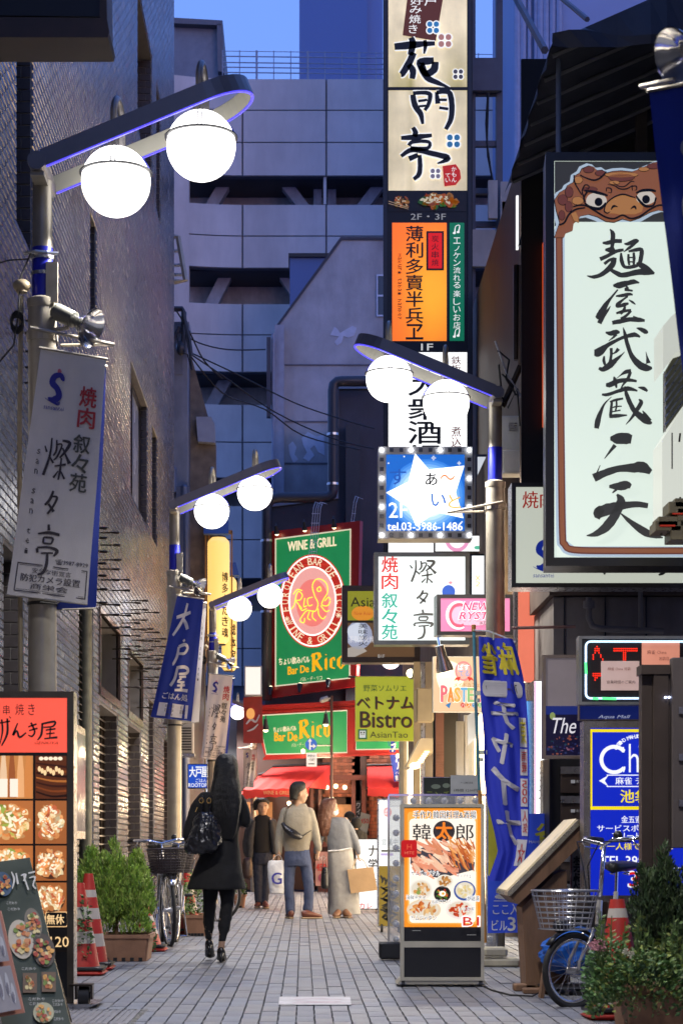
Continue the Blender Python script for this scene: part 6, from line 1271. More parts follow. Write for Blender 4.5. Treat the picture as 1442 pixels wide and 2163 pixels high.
def strips(fc, x0, y0, x1, y1, cols, n, lv, e=.9, ang=.4, ln=30, w=5):
 for k in range(n):
  x = random.uniform(x0, x1); y = random.uniform(y0, y1); a = ang+random.uniform(-.4, .4); l = ln*random.uniform(.5, 1); w_ = w*random.uniform(.6, 1.2)
  x = min(max(x, x0+l/2*abs(math.cos(a))), x1-l/2*abs(math.cos(a)))
  fc.stroke([(x-l/2*math.cos(a), y-l/2*math.sin(a), w_*.5), (x, y+2, w_), (x+l/2*math.cos(a), y+l/2*math.sin(a), w_*.6)], glow(random.choice(cols), e*random.uniform(.9, 1.) if False else e), lv+k % 3, sub=3)
q_.poly([(866, 1825), (895, 1850), (930, 1856), (1000, 1838), (1002, 1822), (960, 1800), (900, 1790), (868, 1795)], glow('4a4650', .7), 4)
strips(q_, 870, 1780, 968, 1845, ['e8a080', 'f0c0a0', 'd88860', 'f4d4b8', 'e09070'], 60, 5, .95, .55, 40, 8)
strips(q_, 945, 1775, 1002, 1832, ['c86830', 'e09048', 'b85828', 'f0b070'], 70, 8, .9, 1.0, 26, 4)
q_.poly([(868, 1850), (900, 1850), (930, 1866), (1004, 1842), (1004, 1880), (866, 1880)], pw, 11)
for (x, y, rx, ry, dish, cols, sc_) in ((888, 1880, 24, 22, 'f0e8dc', ['e8b880', 'd89850', 'f0d0a0', '90a050'], .9), (938, 1862, 19, 14, 'f8f0e0', ['c88840', 'a86828', 'd8a058'], .8), (933, 1889, 18, 17, '302828', ['c03818', 'e87828', '507828', 'd8c060'], .8), (980, 1882, 23, 21, '3858a0', ['f0e0b0', 'e8d090', 'f8f0d8'], .8), (894, 1922, 36, 22, 'e8d0b0', ['e09048', 'c86828', 'f0c080', 'd87838'], .9), (970, 1922, 30, 20, 'f4e8e0', ['e05828', 'f08040', 'c84018'], .8)):
 q_.blob(x, y, rx, ry, glow(dish, .95), 12, 26); q_.blob(x, y-1, rx*.85, ry*.82, glow('e8ddc8' if dish != '302828' else '181414', .9), 13, 22)
 for k in range(26):
  a = random.random()*6.28; r = math.sqrt(random.random())*.65; q_.blob(x+r*rx*math.cos(a), y+r*ry*math.sin(a), rx*random.uniform(.1, .22), ry*random.uniform(.08, .2), glow(random.choice(cols), .95*random.choice([.75, 1])), 14+k % 3, 8, .15, rot=random.random()*3)
q_.blob(933, 1888, 7, 6, glow('fff8e8', 1.1), 18, 12); q_.blob(934, 1888, 3, 2.8, glow('f0a818', 1.1), 19, 10)
for (tx, x0, y0, x1, y1) in (('サムギョプサル', 867, 1840, 926, 1850), ('チャプチェ', 963, 1847, 993, 1855), ('海鮮チヂミ', 857, 1891, 897, 1901), ('石焼ビビンバ', 910, 1901, 951, 1909), ('参鶏湯', 984, 1893, 1010, 1904), ('カムジャタン', 866, 1934, 920, 1945), ('トッポギ', 968, 1915, 1000, 1925)):
 q_.text(tx, x0-.7, y0-.7, x1+.7, y1+.7, glow('ffffff', 1.1), 20, bold=.09, res=1); q_.text(tx, x0, y0, x1, y1, m_ink, 21, bold=.0, res=1)
q_.text('B1', 974, 1935, 1011, 1957, glow('ffffff', 1.1), 22, bold=.1); q_.text('B1', 976, 1937, 1009, 1955, glow('e03018', .9), 23, bold=.04)
rrect(q_, 846, 1775, 879, 1812, 6, glow('d01818', .75), 22); q_.text('H', 858, 1784, 868, 1795, glow('f06040', .8), 23); q_.text('HITE', 853, 1799, 873, 1805, glow('f08060', .8), 23, res=1)
for (x0, y0, x1, y1) in ((870, 1966, 888, 1967), (985, 1975, 1005, 1976), (855, 1990, 900, 1991)): q_.rect(x0, y0, x1, y1, glow('a0a0a0', .6), 2)
q_.done()
al_ = mat('aluminium', None)
b = MB(); b.box(f(853, 2002, .012), f(1015, 1989)); part('crossbar', b, al_, st)
b = MB(); b.prism([f(838, 2080), f(1030, 2080), f(1022, 2070), f(846, 2070)], (0, .3, 0)); part('foot_frame', b, al_, st)
def castor(x, y, Z, r, t, gz=None):
 p = P(x, y, Z); c = Vector((p.x, Z, r)); b = MB(); b.cyl(c-Vector((.012, 0, 0)), c+Vector((.012, 0, 0)), r, 14); sm(b); w = part('castor', b, m_dark, t, auto=40)
 b = MB(); b.box((c.x-.02, c.y-.02, c.z), (c.x-.014, c.y+.02, p.z)); b.box((c.x+.014, c.y-.02, c.z), (c.x+.02, c.y+.02, p.z)); b.box((c.x-.02, c.y-.025, p.z-.008), (c.x+.02, c.y+.025, p.z)); part('castor_fork', b, m_steel, t)
for x in (851, 1014): castor(x, 2076, 13.02, .026, st); castor(x, 2060, 13.28, .026, st)
az = 16.2; t = thing('bulb_frame_sign', 'clear acrylic sign frame studded with round bulbs standing behind the food menu stand', 'sign', P(935, 2020, az)); f = flat(az)
acr = mat('acrylic', (.75, .75, .74), rough=.25, var=0, trans=.0, alpha=.32)
for q in ((822, 1690, 848, 2000), (1018, 1690, 1046, 2010), (822, 1680, 1050, 1704)): b = MB(); b.bevbox(f(q[0], q[3])+Vector((0, -.04, 0)), f(q[2], q[1])+Vector((0, .04, 0)), .008); part('tube_panel', b, acr, t)
b = MB(); b.box(f(820, 1682, .045), f(1052, 1678, .035)); b.box(f(1046, 2010, .045), f(1050, 1682, .035)); b.box(f(818, 2000, .045), f(822, 1682, .035)); part('trim', b, m_chrome, t)
gb = mat('glass_bulb', (.62, .62, .62), rough=.08, var=0, spec=.8, coat=1.)
for k in range(9):
 for x in (836, 1033): b = MB(); b.sphere(f(x, 1728+k*32, .015), .028, 12, 8); b.cyl(f(x, 1728+k*32, .0), f(x, 1728+k*32, -.035), .014, 8); part('bulb', sm(b), gb, t)
for k in range(5): b = MB(); b.sphere(f(872+k*33, 1692, .01), .028, 12, 8); part('bulb', sm(b), gb, t)
b = MB(); b.bevbox(f(800, 2026)+Vector((0, -.1, 0)), f(848, 1990)+Vector((0, .1, 0)), .02); part('base', b, m_dark, t)
b = MB(); b.bevbox(P(1018, 2044, 15.2), P(1092, 2022, 15.5), .02); b.bevbox(P(1022, 2022, 15.22), P(1066, 2000, 15.45), .02); part('base_block', b, mat('cream_stone', (.55, .50, .36), rough=.7, dirt=.3), t)
b = MB(); b.bevbox(P(1093, 2043, 15.2), P(1099, 2026, 15.45), .004); part('base_cap', b, mat('pink_stone', (.45, .28, .2), rough=.7), t)
b = MB(); b.poly([f(848, 2000, -.03), f(1018, 2000, -.03), f(1018, 1704, -.03), f(848, 1704, -.03)]); part('back_sheet', b, mat('pale_sheet', (.45, .45, .42), rough=.6), t)
bz = 14.9; t = thing('blue_board', 'large blue sheet sign with yellow burst and white lettering behind the slanted menu box', 'sign', P(1130, 1970, bz)); f = flat(bz, 6, 1130)
b = MB(); b.prism([f(1030, 1972), f(1248, 1968), f(1248, 1716), f(1030, 1722)], (0, .03, 0)); part('board', b, mat('board_blue', (.03, .07, .55), rough=.4, var=.08, emit=.12, ecol=(.05, .12, .9)), t)
q_ = Face(t, lambda x, y, off=0.: f(x, y, off+.002)); yl = paint((.62, .58, .05), .5, 'burst_yellow')
q_.poly([(1030, 1700), (1042, 1700), (1062, 1745), (1050, 1748), (1078, 1800), (1060, 1806), (1100, 1870), (1030, 1850)], yl, 2)
q_.text('雀', 1130, 1738, 1178, 1790, yl, 2, bold=.06); q_.text('MAHJONG', 1116, 1776, 1160, 1784, m_white, 3, bold=.02)
q_.text('ここ入る', 1040, 1910, 1112, 1933, m_white, 2, bold=.02); q_.text('ビル', 1038, 1944, 1070, 1966, m_white, 2, bold=.02); q_.text('3F', 1072, 1938, 1110, 1967, m_white, 2, bold=.05); q_.text('麻雀卓', 1046, 1888, 1090, 1900, m_white, 2)
q_.rect(1042, 1903, 1106, 1904.5, m_white); q_.rect(1180, 1866, 1195, 1867.5, m_white); q_.blob(1070, 1895, 26, 6, m_white, 1); q_.done()
t = thing('menu_lectern', 'slanted wooden menu light box with glowing top on a rough brown timber post', 'menu stand', P(1140, 2090, 12.6))
wood = mat('old_wood', (.24, .13, .07), rough=.55, var=.35, scale=5, stretch=(3, 3, .5), bump=.2, dirt=.3)
def ext(pts, Z0, Z1, m_, nm): b = MB(); p = [P(x, y, Z0) for x, y in pts]; b.prism(p, (0, Z1-Z0, 0)); return part(nm, b, m_, t)
ext([(1074, 1893), (1222, 1740), (1252, 1762), (1094, 1911)], 12.5, 13.15, wood, 'box')
ext([(1071, 1885), (1076, 1880), (1222, 1731), (1228, 1733), (1226, 1741), (1078, 1893), (1072, 1893)], 12.46, 13.2, mat('brass_trim', (.50, .45, .32), rough=.25, metal=.8, var=.2), 'trim')
A_, B_ = P(1072, 1882, 12.5), P(1219, 1731, 12.5)
b = MB(); n_ = Vector((-(B_.z-A_.z), 0, B_.x-A_.x)).normalized()*.003; b.prism([A_+n_+Vector((0, .03, 0)), B_+n_+Vector((0, .03, 0)), B_+n_+Vector((0, .62, 0)), A_+n_+Vector((0, .62, 0))], n_); part('lit_page', b, mat('lit_page', (.5, .4, .24), rough=.3, emit=.5, ecol=(1, .85, .62), var=.5, scale=5), t)
ext([(1102, 1918), (1170, 1848), (1196, 1838), (1204, 2075), (1132, 2100), (1112, 2090)], 12.6, 12.95, wood, 'post')
b = MB(); b.bevbox((P(1082, 0, 12.7).x, 12.6, 0), (P(1130, 0, 12.7).x, 12.72, .045), .01); b.bevbox((P(1100, 0, 12.5).x, 12.35, 0), (P(1180, 0, 12.5).x, 12.47, .035), .01); part('foot_board', b, wood, t)
b = MB(); b.tube([(P(1024, 0, 12.9).x, 12.95, .004), (P(1040, 0, 12.6).x, 12.6, .006), (P(1075, 0, 12.3).x, 12.2, .006), (P(1120, 0, 12.2).x, 12.1, .006), (P(1150, 0, 12.1).x, 12.3, .02), (P(1165, 0, 12.1).x, 12.35, .25)], .006, 5); part('power_cable', b, m_cable, t)
t = thing('low_trolley', 'low dark trolley board with a split wooden plank leaning beside the timber post', 'trolley', P(1200, 2110, 12.1)); b = MB(); b.bevbox(P(1150, 2092, 12.2), P(1260, 2078, 12.6), .01); b.box(P(1160, 2118, 12.2), P(1178, 2092, 12.3)); b.box(P(1215, 2116, 12.2), P(1232, 2092, 12.3)); part('board', b, m_dark, t)
b = MB(); b.prism([P(1141, 2110, 12.0), P(1148, 2112, 12.0), P(1158, 2046, 12.0), P(1150, 2044, 12.0)], (0, .12, 0)); part('plank', b, wood, t)
t = thing('blue_tarp_bundle', 'crumpled bright blue plastic tarp bundle behind the bicycle front wheel', 'tarp', P(1225, 2080, 12.3))
b = MB(); rg = []
for j in range(13):
 v = j/12; ring = []
 for i in range(30):
  a = 2*math.pi*i/30; r = (.21*math.sin(math.pi*min(1, .12+v*.88))**.6)*(1+.22*noise.noise(Vector((math.cos(a)*2, math.sin(a)*2, v*4)))+.08*math.sin(a*9+v*6)); ring.append((P(1228, 0, 12.35).x+r*math.cos(a)*1.1, 12.45+r*math.sin(a)*.8, .12+.30*v))
 rg.append(ring)
b.loft(rg); part('tarp', b, mat('blue_tarp', (.02, .13, .55), rough=.3, var=.15, bump=.4, bscale=14), t)
f = flat(12.6)
t, q_ = boxsign('led_sign', 'red dot matrix sign with glowing rounded tube border and taped papers', 'sign', 1222, 1344, 1500, 1489, 12.6, .12, mat('pewter_frame', (.36, .35, .33), rough=.3, metal=.7), mat('led_black', (.012, .01, .012), rough=.4), fw=6)
b = MB(); pts = []
for (cx_, cy_, a0) in ((1246, 1366, 180), (1480, 1366, 270), (1480, 1466, 0), (1246, 1466, 90)): pts += [f(cx_+10*math.cos(math.radians(a0+k*22)), cy_+10*math.sin(math.radians(a0+k*22)), .02) for k in range(5)]
b.tube(pts[:10]+pts[10:], .007, 6, closed=True); part('tube_light', b, glow('b8d8ff', 2.4, 'tube_blue_white'), t)
b = MB()
for (x0, y0, x1, y1) in ((1235.5, 1400, 1236.5, 1425), (1250, 1476, 1262, 1477), (1270, 1476, 1300, 1477)): b.tube([f(x0, y0, .022), f(x1, y1, .022)], .0085, 6)
part('tube_light', b, glow('60ff90', 1.6, 'tube_green'), t)
rd = glow('ff2a10', 1.8, 'led_red'); rdk = mat('led_off', (.10, .015, .01), rough=.5)
pat = {(c, r): 0 for c in range(33) for r in range(24)}
def setd(L):
 for c, r in L: pat[(c, r)] = 1
setd([(3, 1), (3, 2), (2, 3), (2, 4), (1, 5), (1, 6), (1, 7), (4, 3), (4, 4), (5, 5), (5, 6), (6, 7), (6, 8), (7, 9), (8, 10), (9, 11), (2, 2), (4, 2), (3, 3)])
setd([(c, 2) for c in range(12, 25)]+[(c, 3) for c in range(12, 25)]+[(17, r) for r in range(3, 11)]+[(18, r) for r in range(3, 11)])
setd([(c, r) for c in range(1, 6) for r in (14, 15)]+[(2, 16), (2, 17), (3, 16)]+[(c, 10) for c in range(28, 32)]+[(28, r) for r in range(3, 12)]+[(30, 3), (31, 3)]+[(26, 20), (27, 21), (30, 19), (31, 18), (26, 22)])
for (c, r), v in pat.items():
 x, y = 1248+c*4.0+((1) if False else 0), 1362+r*4.4
 if y < 1468: q_.blob(x, y, 1.7 if v else .8, 1.7 if v else .8, rd if v else rdk, 2, 6)
for r in range(24):
 for c in range(33, 50): q_.blob(1248+c*4, 1362+r*4.4, .8, .8, rdk, 2, 5)
pp_ = mat('taped_paper', (.62, .55, .52), rough=.7, var=.1, emit=.25, ecol=(1, .5, .4)); pp2 = mat('taped_paper2', (.60, .3, .22), rough=.7, emit=.5, ecol=(1, .35, .22))
q_.rect(1268, 1397, 1349, 1459, pp_, 4); q_.rect(1354, 1356, 1434, 1412, pp2, 4); q_.text('麻雀 China 池袋', 1282, 1410, 1330, 1417, mat('faded_ink', (.3, .12, .1)), 5, res=1); q_.text('営業時間のご案内', 1280, 1438, 1340, 1445, p_brn, 5, res=1); q_.text('麻雀 China', 1365, 1374, 1406, 1383, mat('faded_ink', None), 5, res=1); q_.text('池袋店', 1390, 1388, 1412, 1396, mat('faded_ink', None), 5, res=1); q_.done()
t, q_ = boxsign('aquarium_poster', 'dark blue underwater poster with white script lettering in a bronze frame', 'poster', 1146, 1384, 1234, 1603, 13.6, .08, mat('bronze_frame', (.25, .19, .16), rough=.4, metal=.5), mat('mauve_panel', (.20, .17, .18), rough=.4, emit=.12, ecol=(.6, .5, .55)), fw=6)
q_.rect(1152, 1492, 1228, 1596, glow('141038', .5, 'deep_navy'), 1); q_.rect(1152, 1492, 1228, 1510, glow('1c3088', .5), 2)
random.seed(5)
for k in range(50): q_.blob(random.uniform(1156, 1226), random.uniform(1555, 1594), random.uniform(1, 4), random.uniform(.8, 2.5), glow(random.choice(['7a3040', '303a70', '404080', 'a05848', '204a60', '90607a']), .5), 3, 6, .2)
q_.blob(1166, 1513, 6, 8, glow('90a060', .7), 3, 10); q_.text('The', 1166, 1517, 1216, 1550, glow('f0ecf4', .75), 4, shear=.3, res=4); q_.done()
t, q_ = boxsign('aquarium_strip', 'narrow blue underwater strip panel between the led sign and the club sign', 'sign', 1222, 1490, 1500, 1522, 12.9, .06, mat('bronze_frame', None), glow('182878', .45), fw=2)
q_.text('Aqua Mall', 1262, 1511, 1330, 1520, glow('c0c8e8', .6), 3, shear=.3); q_.done()
t, q_ = boxsign('club_sign', 'tall blue mahjong club light box with yellow border and rounded steel frame', 'sign', 1232, 1524, 1460, 1906, 12.2, .16, mat('brushed_frame', (.42, .38, .34), rough=.25, metal=.8, var=.2), glow('0c28c8', .82, 'lit_blue_deep'), fw=14)
yl2 = glow('f8e010', .95, 'lit_yellow'); wh2 = glow('f4f6ff', 1., 'lit_white_g')
for q in ((1243, 1541, 1450, 1547), (1243, 1704, 1450, 1711), (1243, 1541, 1250, 1711)): q_.rect(*q, yl2, 2)
for i, ch in enumerate('CASINO MAHJONG'):
 a = math.radians(-158+i*6.2); x = 1348+52*math.cos(a)*1.0; y = 1596+40*math.sin(a); th = a+math.pi/2; c, s = math.cos(th), math.sin(th); w = 6.5; h = 8
 if ch != ' ': q_.text(ch, 0, 0, 0, 0, wh2, 3, bold=.04, quad=[(x-w/2*c+h/2*s, y-w/2*s-h/2*c), (x+w/2*c+h/2*s, y+w/2*s-h/2*c), (x+w/2*c-h/2*s, y+w/2*s+h/2*c), (x-w/2*c-h/2*s, y-w/2*s+h/2*c)])
q_.ring(1296, 1605, 27, 27, 8, wh2, 3, 30, 40, 320); q_.stroke([(1314, 1579, 5), (1316, 1590, 4)], wh2, 3); q_.stroke([(1316, 1632, 2), (1318, 1620, 4)], wh2, 3)
q_.rect(1327, 1572, 1331, 1632, wh2, 3); q_.stroke([(1330, 1604, 2), (1337, 1596, 5), (1345, 1602, 5), (1346, 1632, 5)], wh2, 3); q_.rect(1354, 1597, 1358, 1632, wh2, 3); q_.text('na', 1364, 1597, 1430, 1632, wh2, 3)
q_.poly([(1354, 1569), (1361, 1578), (1354, 1588), (1347, 1578)], wh2, 3)
q_.rect(1280, 1637, 1450, 1639, wh2, 3); q_.rect(1280, 1661, 1450, 1663, wh2, 3); q_.poly([(1264, 1650), (1284, 1638), (1276, 1650), (1284, 1662)], wh2, 3)
q_.text('麻雀 チャイナ', 1299, 1642, 1410, 1658, wh2, 3, bold=.02); q_.text('池袋', 1309, 1669, 1370, 1696, yl2, 3, bold=.03); q_.text('金五索', 1311, 1724, 1354, 1739, wh2, 3, bold=.02)
q_.text('サービスポイント', 1260, 1743, 1400, 1757, wh2, 3, bold=.02); q_.text('フリードリンク', 1292, 1759, 1400, 1773, wh2, 3, bold=.02); q_.text('お一人様でも気軽に', 1265, 1781, 1420, 1796, yl2, 3, bold=.02)
q_.text('TEL 3986', 1269, 1809, 1372, 1830, wh2, 3, bold=.03); q_.rect(1270, 1833, 1450, 1835, wh2, 3); q_.text('3F', 1326, 1841, 1380, 1875, wh2, 3, bold=.09); q_.text('3F', 1328, 1843, 1378, 1873, glow('e02018', .9), 4, bold=.05); q_.done()
t = thing('cabinet_frame', 'dark brown steel cabinet frame with post and hinged panel at the right edge', 'cabinet', P(1400, 2040, 10.9)); dk2 = mat('dark_brown_steel', (.075, .055, .045), rough=.4, metal=.3, var=.15)
b = MB(); b.box(P(1355, 2030, 10.9), P(1378, 1424, 11.0)); part('post', b, dk2, t); b = MB(); b.box(P(1380, 2030, 10.85), P(1404, 1408, 10.95)); part('post', b, dk2, t)
b = MB(); b.box(P(1354, 1424, 10.84), P(1404, 1410, 11.0)); b.box(P(1406, 1800, 10.87), P(1415, 1425, 10.9)); part('rail', b, dk2, t)
b = MB(); b.bevbox(P(1419, 1792, 10.8), P(1520, 1392, 10.88), .006); part('door_panel', b, mat('mauve_door', (.12, .10, .095), rough=.45, metal=.2), t)
b = MB()
for y in (1494, 1593, 1690): b.box(P(1434, y+14, 10.78), P(1450, y, 10.8))
part('hinge', b, m_steel, t); b = MB(); b.cyl(P(1412, 1472, 10.84), P(1412, 1474, 10.84), .006); b.sphere(P(1405, 1473.5, 10.83), .006, 8, 6); b.sphere(P(1413, 1473.5, 10.83), .006, 8, 6); part('pilot_light', b, glow('c0d0ff', 8), t)
t, q_ = boxsign('no_smoking_sign', 'narrow white upright strip sign with bold black characters behind the bicycle handlebar', 'sign', 1205, 1790, 1243, 1884, 12.9, .03, mat('maroon_edge', (.25, .06, .05), rough=.5), mat('strip_white', (.5, .46, .44), rough=.6), fw=2); q_.vtext('禁煙', 1210, 1808, 1238, 1880, m_ink, bold=.04, gap=.03); q_.done()
t = thing('mailbox_bank', 'dark brown bank of post boxes with steel flaps under the aquarium poster', 'mailbox', P(1195, 1990, 14.6)); b = MB(); b.bevbox(P(1160, 1985, 14.6), P(1250, 1606, 15.0), .01); part('casing', b, m_dark, t)
for k in range(5):
 y = 1620+k*62; b = MB(); b.bevbox(P(1184, y+56, 14.57), P(1246, y, 14.599), .004); part('mailbox_door', b, mat('umber_door', (.09, .065, .055), rough=.35, metal=.4), t); b = MB(); b.box(P(1184, y+15, 14.55), P(1246, y, 14.569)); part('flap', b, m_steel, t)
q_ = Face(t, lambda x, y, off=0.: flat(14.56)(x, y, off));
for k in range(4): q_.rect(1205, 1648+k*62, 1214, 1655+k*62, m_white); q_.text('(有)クローバー', 1216, 1648+k*62, 1240, 1655+k*62, m_white, res=1)
q_.done()
t, q_ = boxsign('vertical_light_box', 'very bright tall white light box with pink edge just right of the tall flag', 'sign', 1126, 1438, 1150, 1730, 16.4, .5, m_steel, glow('ffffff', 1.9, 'lit_white_h'), fw=1.5); q_.rect(1128, 1440, 1131, 1728, glow('f0a8d0', 1.2), 2); q_.vtext('マジュ', 1136, 1620, 1144, 1690, glow('606060', .7), 3); q_.done()
t, q_ = boxsign('blue_side_sign', 'slim sky blue light box between the tall flag and the bright vertical one', 'sign', 1100, 1480, 1126, 1730, 16.8, .3, m_dark, glow('68a8f0', 1.1), fw=1.5); q_.done()
t, q_ = boxsign('lower_light_box', 'bright white box sign below the aquarium poster beside the post boxes', 'sign', 1150, 1604, 1160, 1725, 15.3, .3, m_steel, glow('ffffff', 1.5, 'lit_white_i'), fw=1); q_.done()
wl2 = thing('narrow_shopfronts', 'row of narrow shopfronts with brick return and pale jambs at middle right', 'shop', P(950, 1900, 22)); beige = mat('beige_box', (.40, .30, .17), rough=.5, emit=.06, ecol=(1, .7, .35), dirt=.15)
b = MB(); b.box((2.0, 20.5, 0), (2.27, 40, 5.2)); part('wall', b, mat('mid_wall', (.16, .12, .09), rough=.8, var=.3, dirt=.3), wl2)
b = MB(); b.box(P(915, 1900, 22.5), P(965, 1505, 22.6)); part('dark_opening', b, m_dark, wl2)
bk2 = MB()
for k in range(60): bk2.box(P(920, 1900-k*7, 22.4), P(936, 1894-k*7, 22.49))
part('brick', bk2, mat('liver_brick', (.11, .05, .045), rough=.7, var=.3), wl2, kind='stuff')
for (x0, x1, y0, m_) in ((964, 980, 1525, m_grey), (980, 1000, 1512, mat('pale_jamb', (.5, .52, .55), rough=.5)), (990, 995, 1560, glow('ffe8c0', .9)), (889, 896, 1400, m_steel), (898, 912, 1400, mat('beige_jamb', (.35, .27, .18), rough=.5)), (874, 886, 1400, beige)): b = MB(); b.box(P(x0, 1910, 21.4), P(x1, y0, 21.5)); part('jamb', b, m_, wl2)
b = MB(); b.prism([P(987, 1512, 21.0), P(1004, 1500, 21.0), P(1004, 1560, 21.0), P(988, 1575, 21.0)], (0, .05, 0)); part('white_panel', b, mat('white_panel', (.6, .6, .58), rough=.5, emit=.3, ecol=(1, .95, .85)), wl2)
t = thing('beige_wall_box', 'plain beige metal box on the wall right of the lime bistro sign', 'box', P(895, 1525, 21)); b = MB(); b.bevbox(P(879, 1524, 20.9), P(912, 1458, 21.2), .015); part('body', b, beige, t)
t = thing('downlight_box', 'slanted beige canopy lamp box with glowing tubes underneath beside the lime bistro sign', 'lamp', P(890, 1640, 21)); b = MB(); b.prism([P(888, 1560, 20.6), P(914, 1560, 20.6), P(914, 1592, 20.6), P(895, 1592, 20.6), P(868, 1622, 20.6), P(858, 1620, 20.6)], (0, .6, 0)); part('body', b, beige, t)
for k in range(6): b = MB(); b.box(P(880+k*3.2, 1612-k*4.4, 20.57), P(893+k*2.6, 1609-k*4.4, 20.59)); part('tube', b, glow('ffd890', 5, 'warm_tube'), t)
b = MB(); b.sphere(P(876, 1618, 20.5), .035, 10, 6, (1.6, 1, 1)); part('bulb', b, glow('ffe0b0', 8, 'warm_bulb2'), t)
t, q_ = boxsign('menu_board', 'black chalk style menu board with lime writing behind the bulb frame sign', 'menu board', 893, 1642, 962, 1760, 17.5, .05, m_steel, mat('board_green', (.05, .06, .045), rough=.5), fw=1.5); q_.blob(920, 1662, 10, 5, mat('chalk_green', (.35, .42, .3))); q_.blob(942, 1660, 8, 5, mat('chalk_green', None)); q_.text('ランチ', 900, 1672, 950, 1690, paint((.4, .5, .1), .6, 'chalk_lime')); q_.done()
t, q_ = boxsign('price_paper', 'grey white paper price notice with small print taped above the bulb frame sign', 'notice', 951, 1638, 1012, 1682, 17.2, .01, mat('paper_edge', (.45, .46, .46)), mat('paper_white', (.45, .46, .46), rough=.7, emit=.1, ecol=(1, 1, 1)), fw=.5, fdep=.001)
q_.text('ゲーム機貸切料金', 972, 1652, 998, 1656, m_ink, res=1); q_.text('1時間 1200円', 958, 1667, 1008, 1673, m_ink, res=1); q_.done()
b = MB(); b.cyl(P(852, 1905, 24.6), P(852, 1540, 24.6), .06, 10); part('conduit', b, m_post, wl2)
t, q_ = boxsign('small_lit_stand', 'white lit stand with pastel print and olive photo panel left of the food menu stand', 'sign', 797, 1688, 850, 1960, 21.6, .08, m_steel, glow('f8fbf8', 1.1, 'lit_white_j'), fw=3)
q_.blob(818, 1716, 9, 10, glow('f0a0a0', 1.)); q_.text('ぱす', 811, 1710, 825, 1722, wl_, 3, bold=.03); q_.rect(805, 1796, 845, 1800, p_gr); q_.text('営業中', 806, 1772, 840, 1786, glow('9098a0', .8)); q_.rect(804, 1803, 830, 1808, glow('c0b0e0', .9)); q_.rect(800, 1830, 848, 1958, glow('a88a30', .6), 2)
for k in range(24): q_.stroke([(random.uniform(803, 845), random.uniform(1840, 1950), 2), (random.uniform(803, 845), random.uniform(1840, 1950), 4)] if False else [(803+k % 6*7, 1850+k*4, 3), (808+k % 5*7, 1858+k*4, 5), (806+k % 6*7, 1866+k*4, 2)], m_ink, 3, 2)
q_.done(); castor(806, 1960, 21.6, .045, t); castor(842, 1960, 21.6, .045, t)
t, q_ = boxsign('brush_sign_board', 'glowing white A frame sign with black brush characters beside the woman with paper bag', 'sign', 750, 1772, 798, 1922, 28.2, .05, m_dark, glow('fbfdff', 1.1, 'lit_white_k'), fw=2)
q_.vtext('ナ学', 778, 1784, 796, 1840, m_ink, bold=.05); q_.text('カレ', 758, 1908, 786, 1920, p_red2, bold=.04); q_.vtext('味', 779, 1852, 795, 1876, m_ink, bold=.05); q_.done()
b = MB();
for x in (755, 794): b.tube([P(x, 1922, 28.2), (P(x, 0, 28.1).x, 28.0, 0)], .012, 5)
part('leg', b, m_dark, t)
t = thing('poster_stand', 'small red and white price poster stand between the couple in front of the brick bar', 'poster', P(678, 1885, 38)); b = MB(); b.box(P(666, 1872, 38), P(692, 1800, 38.03)); part('board', b, mat('poster_pink', (.5, .25, .22), rough=.6), t); q_ = Face(t, lambda x, y, off=0.: flat(37.99)(x, y, off)); q_.text('450', 668, 1825, 688, 1840, m_red, bold=.05); q_.text('ワイン', 670, 1808, 688, 1818, m_white, bold=.03); q_.blob(679, 1855, 7, 9, paint((.3, .05, .1), .5)); q_.done()
b = MB(); b.box(P(670, 1886, 38), P(672, 1872, 38.02)); b.box(P(686, 1886, 38), P(688, 1872, 38.02)); part('leg', b, m_dark, t)
t = thing('bar_poster', 'tilted paper price poster on the dark door jamb right of the brick bar front', 'poster', P(772, 1760, 40)); b = MB(); b.prism([P(762, 1716, 40), P(782, 1722, 40), P(775, 1760, 40), P(758, 1752, 40)], (0, .01, 0)); part('sheet', b, mat('pale_poster', (.5, .5, .42), rough=.6), t); q_ = Face(t, lambda x, y, off=0.: flat(39.99)(x, y, off)); q_.text('450', 761, 1730, 778, 1740, m_red, bold=.05); q_.done()
t = thing('vertical_wine_sign', 'narrow dark upright sign with white letters on the door jamb of the bar', 'sign', P(757, 1740, 40.5)); b = MB(); b.box(P(751, 1740, 40.4), P(762, 1692, 40.45)); part('board', b, m_dark, t); q_ = Face(t, lambda x, y, off=0.: flat(40.39)(x, y, off)); q_.vtext('ワイン', 753, 1696, 760, 1735, m_white, bold=.03); q_.done()
